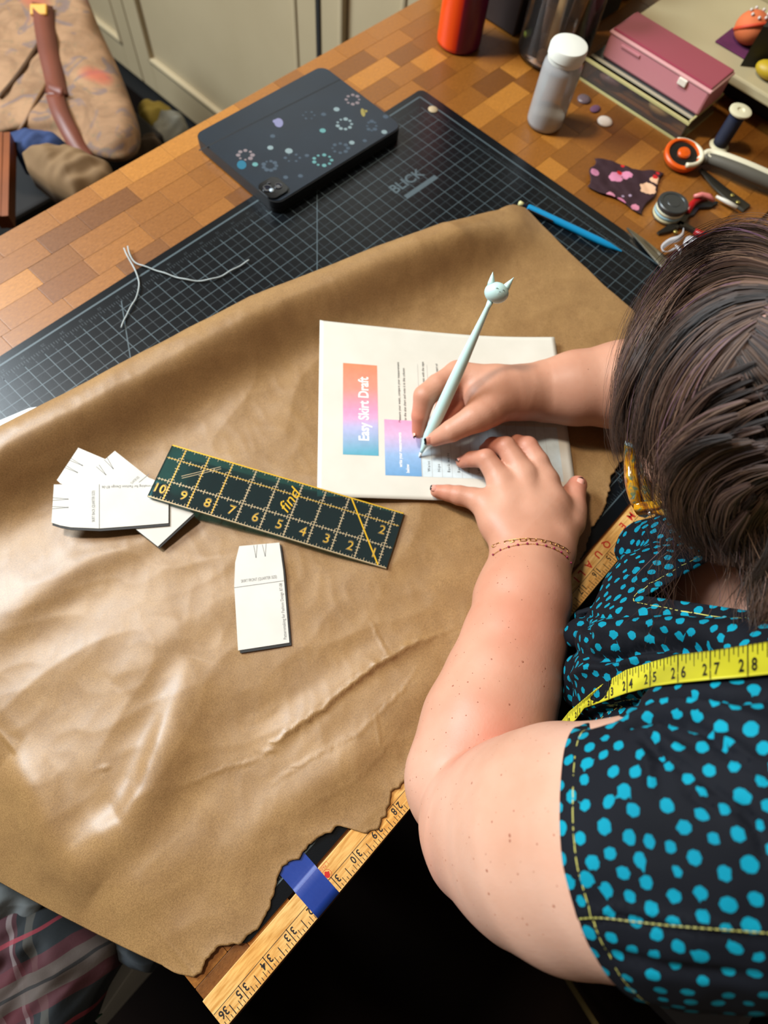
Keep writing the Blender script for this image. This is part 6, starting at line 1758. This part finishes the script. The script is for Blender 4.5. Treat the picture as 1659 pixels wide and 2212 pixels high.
bar('blade', [(1512, 368), (1535, 388), (1560, 410), (1585, 432), (1612, 452)], .04, [10, 15, 22, 34, 34], M_steel, fo)
bar('blade', [(1515, 372), (1540, 400), (1565, 422), (1590, 440)], .18, [6, 12, 18, 28], M_steel, fo, .08)
for u, v in ((1582, 422), (1594, 437)): MB().lathe(W(u, v, .27), Z, [(0, 0), (.13, 0), (.1, .05), (0, .06)], 14).build('rivet', M_brass, fo, True)
wp = MB().tube([W(1547, 424, .32), W(1570, 436, .32), W(1592, 449, .32)], [.07, .12, .12], 10).build('chalk_pencil', nm('white_chalk_pencil', srgb(206, 200, 186), .4), None, True); tag(wp, 'short white chalk pencil lying against the long scissors', 'pencil')
scs = thing('scissors', 'fabric scissors with a long steel blade reaching over the mat edge', 'scissors', W(1420, 555, .1))
bar('blade', [(1354, 494), (1385, 520), (1430, 560), (1480, 604)], .12, [3, 16, 28, 34], M_bright, scs, .08); bar('blade', [(1368, 508), (1400, 540), (1450, 590)], .22, [3, 12, 22], M_bright, scs, .06)
MB().tube([W(1478, 600, .3), W(1520, 640, .35), W(1560, 700, .35), W(1600, 720, .35), W(1610, 680, .35), W(1560, 630, .35), W(1510, 612, .35)], .17, 8).build('finger_loop', M_dk, scs, True)
M_rib = nm('white_satin_ribbon', srgb(206, 206, 210), .35)
def ribbon_strip(name, label, px, w, tilt=.5, z=.45):
    P = smooth_path(resample([W(u, v, zz) for u, v, zz in px], .08), 3); V = []
    for i, p in enumerate(P):
        T = unit(P[min(i + 1, len(P) - 1)] - P[max(i - 1, 0)]); S = unit(np.cross(T, [0, 0, 1])); q = S * math.cos(tilt) + np.array([0, 0, 1]) * math.sin(tilt)
        V += [p - q * w / 2, p + q * w / 2]
    Fq = [(2 * i, 2 * i + 1, 2 * i + 3, 2 * i + 2) for i in range(len(P) - 1)]
    o = mesh(name, V, Fq, M_rib, None, True); md = o.modifiers.new('t', 'SOLIDIFY'); md.thickness = .02 * IN
    return tag(o, label, 'ribbon', 'white ribbon curls')
ribbon_strip('ribbon', 'white ribbon curl looping beside the scissors blade', [(1478, 497, .45), (1476, 508, .5), (1466, 516, .55), (1448, 520, .5), (1434, 530, .4), (1428, 538, .3), (1434, 545, .25), (1448, 542, .25), (1460, 534, .2)], .30, .9)
ribbon_strip('ribbon', 'crumpled white ribbon end between the curl and her hair', [(1464, 530, .2), (1474, 545, .35), (1486, 552, .5), (1500, 540, .7), (1506, 524, .6), (1490, 516, .5), (1482, 530, .5), (1496, 545, .5), (1512, 536, .5)], .42, .3)
p = W(1456, 574, .1)
kn = MB().ball((p[0], p[1], .42), (.36, .36, .30), 10).ball((p[0] + .22, p[1] + .1, .52), (.2, .2, .2), 8).build('white_button_knob', nm('white_ceramic', srgb(206, 206, 200), .25), None, True); tag(kn, 'small white rounded knob beside the crown of her hair', 'knob')

# ------------------------------------------------------------------ cream sewing machine bed and what stands on it
mb_ = thing('sewing_machine', 'cream sewing machine bed at the right end of the table', 'sewing machine', (53, 10, 0))
M_sm = noisy('cream_enamel', srgb(176, 162, 126), srgb(184, 170, 134), 5, .35)
MB().box((54.2, 11.5, 1.85), (10, 16, .55), bev=.12).build('bed', M_sm, mb_)
MB().box((55.0, 11.5, .85), (8.0, 15, 1.6), bev=.1).build('base', nm('under_bed_shade_black', srgb(10, 9, 9), .7), mb_)  # black colour stands for the shade under the raised bed; block props it
MB().box((58.5, 11.5, 5), (3.0, 15, 6.0), bev=.5).build('pillar', M_sm, mb_)
MB().box((49.15, 11.5, 1.70), (.06, 16, .03)).build('seam_line', nm('tan_seam', srgb(120, 108, 78), .5), mb_)
cu2 = W(1600, 96, 2.2)
pcs = thing('pin_cushion', 'round orange pin cushion on a purple mat, standing on the machine bed', 'pin cushion', cu2)
MB().box((cu2[0], cu2[1], 2.19), (2.0, 2.4, .1), bev=.04).build('mat', noisy('purple_felt', srgb(96, 30, 74), srgb(80, 24, 62), 40, .9), pcs)
MB().ball((cu2[0] + .3, cu2[1], 3.0), (.95, .95, .80), 14).build('cushion', noisy('orange_cloth', srgb(206, 110, 62), srgb(196, 96, 50), 30, .8), pcs, True)
MB().lathe((cu2[0] + .3, cu2[1], 3.05), (.3, .5, .8), [(.98, -.08), (1.0, 0), (.98, .08)], 30).build('band', nm('red_orange_band', srgb(196, 62, 24), .6), pcs, True)
for k in range(7):
    a = k * .9; q = np.array([cu2[0] + .3 + .5 * math.cos(a), cu2[1] + .5 * math.sin(a), 3.75])
    MB().ball(q, .09, 6).build('pin_head', nm('pearl', srgb(200, 190, 180), .2) if 'pearl' not in bpy.data.materials else bpy.data.materials['pearl'], pcs, True)
q = W(1640, 100, 3.4); wd_ = MB().prism([tuple(W(1600, 140, 2.2)[:2]), tuple(W(1664, 60, 2.2)[:2]), tuple(W(1720, 60, 2.2)[:2]), tuple(W(1700, 150, 2.2)[:2])], 2.14, 4.2).build('black_pouch', noisy('black_leather', srgb(14, 12, 12), srgb(20, 18, 18), 30, .5), None); tag(wd_, 'black angular pouch on the machine bed beside the pin cushion', 'pouch')
q = W(1652, 165, 2.2); lm = MB().ball((q[0], q[1], 2.55), (.55, .8, .4), 10).build('yellow_wax_block', nm('yellow_wax', srgb(176, 146, 24), .5), None, True); tag(lm, 'yellow lump of wax in front of the black pouch', 'wax')
# dark boxes standing behind the pink box
for k, (x, y, sx, sy, h, c, lab) in enumerate(((51.0, 24.2, 3.6, 4.0, 5.6, srgb(12, 13, 16), 'black storage box standing behind the pink box'), (55.6, 24.6, 3.0, 4.4, 4.6, srgb(70, 62, 50), 'olive brown canvas box behind the machine bed'), (46.2, 26.6, 2.6, 3.4, 6.2, srgb(40, 28, 26), 'dark brown cylinder-free tool caddy behind the glass jar'))):
    tt_ = thing('storage_box', lab.replace('cylinder-free ', ''), 'box', (x, y, 0))
    mm_ = noisy('box_card_%d' % k, c, tuple(q * .8 for q in c), 12, .5)
    MB().box((x, y, h / 2), (sx, sy, h - .1), bev=.1).build('box_body', mm_, tt_); MB().box((x, y, h - .1), (sx + .12, sy + .12, .5), bev=.08).build('lid', mm_, tt_)
# ------------------------------------------------------------------ beyond and below the table
random.seed(21)
# floral bag hanging behind the table
m = nm('floral_canvas', srgb(190, 146, 108), .85); t = NT(m); c = t.coord()
n1 = t.noise(c, 14, 3, .6, 1.0); base_ = t.ramp(n1, [(.35, srgb(124, 92, 64)), (.6, srgb(152, 116, 84))])
n2 = t.noise(t.coord((1, 1, 1), rot=(.4, .2, .9)), 9, 2, .5, 2.2); k1 = t.ramp(n2, [(.56, (0, 0, 0)), (.60, (1, 1, 1)), (.66, (1, 1, 1)), (.70, (0, 0, 0))]); mx = t.mix(t.math('MULTIPLY', k1, .55), base_, srgb(92, 84, 92))
n3 = t.noise(c, 5.5, 1, .5); k2 = t.ramp(n3, [(.63, (0, 0, 0)), (.68, (1, 1, 1))]); mx = t.mix(t.math('MULTIPLY', k2, .7), (mx, 2), srgb(176, 78, 56))
n4 = t.noise(c, 30, 3, .6, 3.0); k3 = t.ramp(n4, [(.58, (0, 0, 0)), (.64, (1, 1, 1))]); mx = t.mix(t.math('MULTIPLY', k3, .35), (mx, 2), srgb(104, 96, 70))
t.l(mx, 'Base Color', 2); t.bump(t.noise(c, 220, 2), .3, .0006); M_floral = m
bag = thing('floral_bag', 'soft floral canvas bag with a brown leather strap behind the table', 'bag', W(120, 200, -12))
sil = [(-60, -60), (60, -60), (175, -40), (214, 60), (252, 140), (280, 210), (302, 275), (306, 318), (285, 350), (250, 352), (190, 338), (120, 318), (60, 300), (0, 302), (-60, 310)]
Pz = [W(u, v, -12) for u, v in sil]; cen_ = np.mean(Pz, 0); view = unit(CAMPOS - cen_)
V, Fq = [], []; nr = 26; ns2 = 90
pr2 = resample(Pz + [Pz[0]], np.linalg.norm(np.diff(np.array(Pz + [Pz[0]]), axis=0), axis=1).sum() / ns2)[:ns2]
pr2 = smooth_path(pr2, 2); ns2 = len(pr2)
for sgn in (1, -1):
    for i in range(nr + 1):
        r_ = 1 - i / nr
        for k in range(ns2):
            q = cen_ + (pr2[k] - cen_) * r_
            h = math.sqrt(max(0, 1 - r_ ** 2.6)) * 3.6
            h += (.9 * mnoise.noise(Vector(q * .22)) + .35 * mnoise.noise(Vector(q * .6))) * min(1, h)
            V.append(q + view * (h * sgn if sgn > 0 else -h * .6))
for sgn in range(2):
    b0 = sgn * (nr + 1) * ns2
    for i in range(nr):
        for k in range(ns2):
            l = (k + 1) % ns2; f = (b0 + i * ns2 + k, b0 + i * ns2 + l, b0 + (i + 1) * ns2 + l, b0 + (i + 1) * ns2 + k); Fq.append(f if sgn == 0 else f[::-1])
mesh('bag_body', V, Fq, M_floral, bag, True)
Vb = np.array(V)
def strap(name, px, wpx, mat, parent, lift=.25, th=.12):
    C1 = surf_pts(Vb, px, lift, 12); C1 = smooth_path(resample(C1, .35), 3); V = []
    n = len(C1)
    for i, p in enumerate(C1):
        T = unit(C1[min(i + 1, n - 1)] - C1[max(i - 1, 0)]); S = unit(np.cross(T, view)); w = wpx * depth(p) / FPX / 2
        V += [p - S * w, p + S * w]
    o = mesh(name, V, [(2 * i, 2 * i + 1, 2 * i + 3, 2 * i + 2) for i in range(n - 1)], mat, parent, True); md = o.modifiers.new('t', 'SOLIDIFY'); md.thickness = th * IN; md.offset = 0
    return o
M_lea = noisy('brown_leather', srgb(98, 48, 32), srgb(112, 56, 38), 12, .5)
strap('strap', [(92, 10), (96, 60), (106, 120), (118, 170), (126, 210)], 40, M_lea, bag)
strap('strap', [(118, 205), (130, 245), (150, 285), (172, 325), (190, 350)], 36, M_lea, bag, .35)
strap('strap_keeper', [(100, 188), (124, 200), (138, 204)], 22, M_lea, bag, .55)
strap('piping', [(86, 92), (62, 130), (30, 175), (-5, 215)], 9, noisy('dark_brown_piping', srgb(84, 56, 30), srgb(70, 46, 24), 12, .6), bag, .12)
strap('piping', [(104, 176), (80, 215), (58, 260), (36, 290)], 7, noisy('tan_piping', srgb(120, 84, 50), srgb(104, 72, 42), 12, .6), bag, .12)
q = surf_pts(Vb, [(84, 22)], .5)[0]; MB().box(q, (1.4, .9, .3), [CAMROT[0], -CAMROT[1], -CAMROT[2]], bev=.1).build('yellow_tag', nm('ochre_patch', srgb(206, 150, 50), .6), bag)

def heap(name, label, cat, px, z, mat, height, seed, amp=.6, group=None, n=34, dz=None):
    """a loose pile of cloth: outline at height z, bulging upward, with folds"""
    dz = dz or [0] * len(px)
    Pz = [W(u, v, z + d) for (u, v), d in zip(px, dz)]
    P = np.array(Pz + [Pz[0]]); pr = resample(P, np.linalg.norm(np.diff(P, axis=0), axis=1).sum() / 80)[:80]; cen = pr.mean(0); V = []; m_ = len(pr)
    for i in range(n + 1):
        r_ = 1 - i / n
        for k in range(m_):
            q = cen + (pr[k] - cen) * r_; h = math.sqrt(max(0, 1 - r_ ** 2.4)) * height
            h += amp * (mnoise.noise(Vector((q[0] * .55 + seed, q[1] * .3, seed))) + .6 * mnoise.noise(Vector((q[0] * .9, q[1] * 1.5 + seed, seed)))) * (1 - r_ ** 6)
            V.append(q + np.array([0, 0, h]))
    for k in range(m_): V.append(pr[k] + np.array([0, 0, -1.2]))
    Fq = [(i * m_ + k, i * m_ + (k + 1) % m_, (i + 1) * m_ + (k + 1) % m_, (i + 1) * m_ + k) for i in range(n) for k in range(m_)]
    b0 = (n + 1) * m_
    Fq += [(b0 + k, b0 + (k + 1) % m_, (k + 1) % m_, k) for k in range(m_)] + [tuple(b0 + k for k in range(m_))[::-1]]
    o = mesh(name, V, Fq, mat, None, True); tag(o, label, cat, group); return o
M_jean = noisy('blue_denim', srgb(24, 42, 82), srgb(32, 54, 98), 20, .85, bump=.3, bscale=300)
M_taupe = noisy('taupe_cloth', srgb(104, 78, 48), srgb(120, 92, 58), 8, .85, bump=.2)
M_blackc = noisy('black_cloth', srgb(16, 13, 12), srgb(24, 20, 18), 8, .85)
# a dark hamper carries the clothes behind the table
hm = thing('clothes_hamper', 'dark wooden framed hamper behind the far edge of the table', 'hamper', W(110, 400, -30))
MB().box(W(150, 410, -23), (16, 14, 12), bev=.3).build('basket', M_blackc, hm)
M_orw = noisy('orange_brown_wood', srgb(130, 66, 18), srgb(104, 50, 14), 10, .45)
for u0, u1 in ((6, 2), (22, 18)):
    a = W(u0, 300, -8); a2 = W(u1, 480, -8); MB().box(((a[0] + a2[0]) / 2, (a[1] + a2[1]) / 2, -8), (np.linalg.norm(a2 - a), .42, 1.0), [unit(a2 - a), unit(np.cross([0, 0, 1], a2 - a)), [0, 0, 1]]).build('rail', M_orw, hm)
heap('jeans', 'crumpled blue denim lying over the hamper below the floral bag', 'jeans', [(20, 305), (60, 290), (120, 296), (150, 320), (140, 350), (90, 352), (40, 345)], -9, M_jean, 1.2, 2, .5)
heap('cardigan', 'taupe knitted cardigan heaped against the table edge', 'cardigan', [(50, 340), (100, 325), (160, 335), (240, 360), (250, 400), (170, 440), (110, 410), (60, 370)], -7.5, M_taupe, 1.4, 5, .5)
heap('yellow_cloth', 'crumpled yellow cloth on the floor below the cream cupboard', 'cloth', [(300, 245), (325, 236), (372, 240), (366, 262), (330, 282), (305, 275)], -20, noisy('mustard_cloth', srgb(132, 116, 44), srgb(150, 130, 54), 8, .85), 1.6, 3, .7)
heap('grey_cloth', 'grey patterned cloth beside the yellow cloth near the cupboard', 'cloth', [(330, 285), (352, 262), (400, 262), (412, 290), (380, 312), (335, 318)], -19, noisy('grey_speckled_cloth', srgb(60, 66, 60), srgb(150, 146, 132), 5, .85), 1.5, 6, .7)
heap('brown_cloth', 'dark brown cloth lying between the bag and the yellow cloth', 'cloth', [(286, 330), (310, 300), (345, 306), (360, 330), (320, 350), (290, 352)], -18, noisy('brown_cloth_weave', srgb(62, 48, 34), srgb(78, 60, 42), 8, .85), 1.2, 8, .5)

# clothes and a crate to the near left, under the table end
def plaid():
    m = nm('plaid_flannel', srgb(24, 34, 42), .85); t = NT(m)
    c = t.coord((1, 1, 1), rot=(0, 0, .35)); s = t.n('ShaderNodeSeparateXYZ', {'Vector': c}); nz = t.noise(c, 14, 2)
    node = None
    cols = {'X': [(.0, .018, srgb(70, 24, 32), .6), (.030, .004, srgb(92, 86, 76), .3), (.012, .0022, srgb(120, 110, 110), .6)], 'Y': [(.0, .024, srgb(74, 20, 28), .6), (.0, .012, srgb(72, 66, 60), .8), (.0, .0016, srgb(14, 14, 16), .9), (.045, .002, srgb(120, 34, 46), .8)]}
    for axn, lst in cols.items():
        w = t.math('MULTIPLY_ADD', nz, .012, (s, axn)); mod = t.math('PINGPONG', w, .062)
        for (cpos, hw, col, am) in lst:
            d = t.math('ABSOLUTE', t.math('SUBTRACT', mod, cpos)); k = t.math('LESS_THAN', d, hw); node = t.mix(t.math('MULTIPLY', k, am), (node, 2) if node else srgb(9, 17, 22), col)
    t.l(node, 'Base Color', 2); t.bump(t.noise(t.coord(), 260, 2), .3, .0005); return m
M_plaid = plaid()
heap('grey_trousers', 'faded grey denim trousers bunched at the left edge below the paper', 'trousers', [(-60, 1890), (20, 1912), (60, 1935), (95, 1950), (88, 1980), (50, 2000), (0, 2005), (-60, 1995)], -7.3, noisy('faded_grey_denim', srgb(58, 62, 64), srgb(84, 88, 88), 10, .85, bump=.4, bscale=300), .8, 12, .55)
heap('plaid_shirt', 'dark navy plaid flannel shirt with red and grey stripes heaped under the paper', 'shirt', [(-80, 1985), (60, 1955), (120, 1960), (200, 2005), (250, 2040), (255, 2085), (215, 2150), (185, 2230), (60, 2300), (-80, 2290)], -7.5, M_plaid, 1.6, 4, .75, n=44)
heap('dark_sleeve', 'dark slate cloth sleeve hanging out between the shirt and the crate', 'cloth', [(235, 2020), (285, 2040), (335, 2080), (330, 2100), (290, 2090), (250, 2070)], -8.0, noisy('slate_cloth', srgb(28, 34, 40), srgb(36, 44, 50), 8, .85), .7, 9, .3)
cr = thing('plastic_crate', 'grey plastic crate rim showing beside the plaid shirt', 'crate', W(240, 2140, -22))
M_crate = noisy('grey_crate_plastic', srgb(150, 150, 146), srgb(166, 166, 160), 8, .5)
a, b = W(282, 2082, -10), W(202, 2196, -10); X = unit(b - a); Y = np.cross([0, 0, 1], X); Lc = np.linalg.norm(b - a) + 7
mid = (a + b) / 2
MB().box(mid, (Lc, .55, .5), [X, Y, [0, 0, 1]], bev=.08).box(mid - [0, 0, 4.0], (Lc, .2, 7.6), [X, Y, [0, 0, 1]]).build('rim', M_crate, cr)
sgn = 1 if (W(150, 2100, -10) - mid) @ Y > 0 else -1
hb_ = MB()
for (c_, sz) in ((mid - [0, 0, 11], (Lc, .3, 21.6)), (mid + Y * sgn * 13 - [0, 0, 11], (Lc, .3, 21.6)), (mid + X * Lc / 2 + Y * sgn * 6.5 - [0, 0, 11], (.3, 13, 21.6)), (mid - X * Lc / 2 + Y * sgn * 6.5 - [0, 0, 11], (.3, 13, 21.6)), (mid + Y * sgn * 6.5 - [0, 0, 2.0], (Lc, 13, .3))):
    hb_.box(c_, sz, [X, Y, [0, 0, 1]])
hb_.build('crate_wall', M_crate, cr)
for k, (u, v, lab) in enumerate(((250, 2078, 'upper'), (238, 2112, 'lower'))):
    p = W(u, v, -10.2); o = MB().ball(p, (.75, .45, .32), 8, [unit([1, .3, 0]), unit([-.3, 1, 0]), [0, 0, 1]]).build('yarn_ball', noisy('cream_yarn_%s' % lab, srgb(206, 190, 140), srgb(222, 208, 160), 40, .85), None, True); tag(o, 'cream bundle of yarn inside the grey crate, %s of the two' % lab, 'yarn', 'cream yarn in the crate')
p = W(218, 2135, -10.5); o = MB().tube([W(222, 2110, -10.5), W(226, 2125, -10.3), W(220, 2142, -10.6), W(212, 2156, -10.8)], .12, 6).build('leather_cord', noisy('brown_cord', srgb(74, 52, 26), srgb(60, 42, 20), 20, .6), None, True); tag(o, 'brown leather cord beside the crate rim', 'cord')
lv = MB()
for k in range(9):
    a = k * .75; p = W(192, 2206, -9); lv.tube([p, p + np.array([.7 * math.cos(a), .7 * math.sin(a), .4])], [.14, .03], 5)
o = lv.build('green_tassel', nm('green_wool', srgb(14, 74, 46), .8), None, True); o['kind'] = 'stuff'; tag(o, 'green wool tassel at the bottom end of the crate', 'tassel')

# the chair she sits on: dark seat and a thin metal frame
chr_ = thing('stool', 'dark stool with a thin metal frame under the seated person', 'stool', (25, -12, -TOP))
M_dseat = noisy('dark_seat_leather', srgb(14, 10, 9), srgb(20, 14, 12), 6, .5)
MB().box((19.0, -13, -12.5), (17, 14, 2.2), bev=.8).build('seat', M_dseat, chr_)
M_fr = nm('dull_brass_tube', srgb(170, 154, 108), .35, Metallic=.9)
fa, fb2 = W(1335, 2290, -12.8), W(1150, 1995, -31.9)
MB().tube([fa, fb2], .17, 8).build('frame_rod', M_fr, chr_, True)
for sx in (-1, 1):
    for sy in (-1, 1): MB().tube([(20.0 + sx * 6, -13 + sy * 5.5, -13.4), (20.0 + sx * 7, -13 + sy * 6.3, -TOP + .02)], .35, 8).build('leg', M_dseat, chr_, True)

# her legs under the table, in dark trousers, and shoes on the floor
M_trs = noisy('black_trouser_cloth', srgb(14, 14, 18), srgb(20, 20, 26), 20, .85)
tr_ = Sdf(); dirf = unit([-.35, .94, 0])
for s in (-1, 1):
    hip = np.array([21.5, -9.5, -8.6]) + np.array([.94, .35, 0]) * s * 3.3; kn = hip + dirf * 15.5 + np.array([.94, .35, 0]) * s * 1.2 + np.array([0, 0, -1.0]); an = kn + np.array([0, 0, -18.6]) - dirf * 1.5
    tr_.add(chain((hip, 3.6), ((hip + kn) / 2, 3.2), (kn, 2.5), ((kn + an) / 2, 2.3), (an, 1.7)), .6, .6)
    MB().ball(an + dirf * 2.6 - np.array([0, 0, 2.1]), (4.6, 1.8, 1.2), 10, [dirf, np.cross([0, 0, 1], dirf), [0, 0, 1]]).build('shoe', M_blackc, person, True)
tv, tf, _ = surface(tr_, (10, -16, -31.5), (32, 12, -4.0), .32)
mesh('trousers', tv, tf, M_trs, person, True)
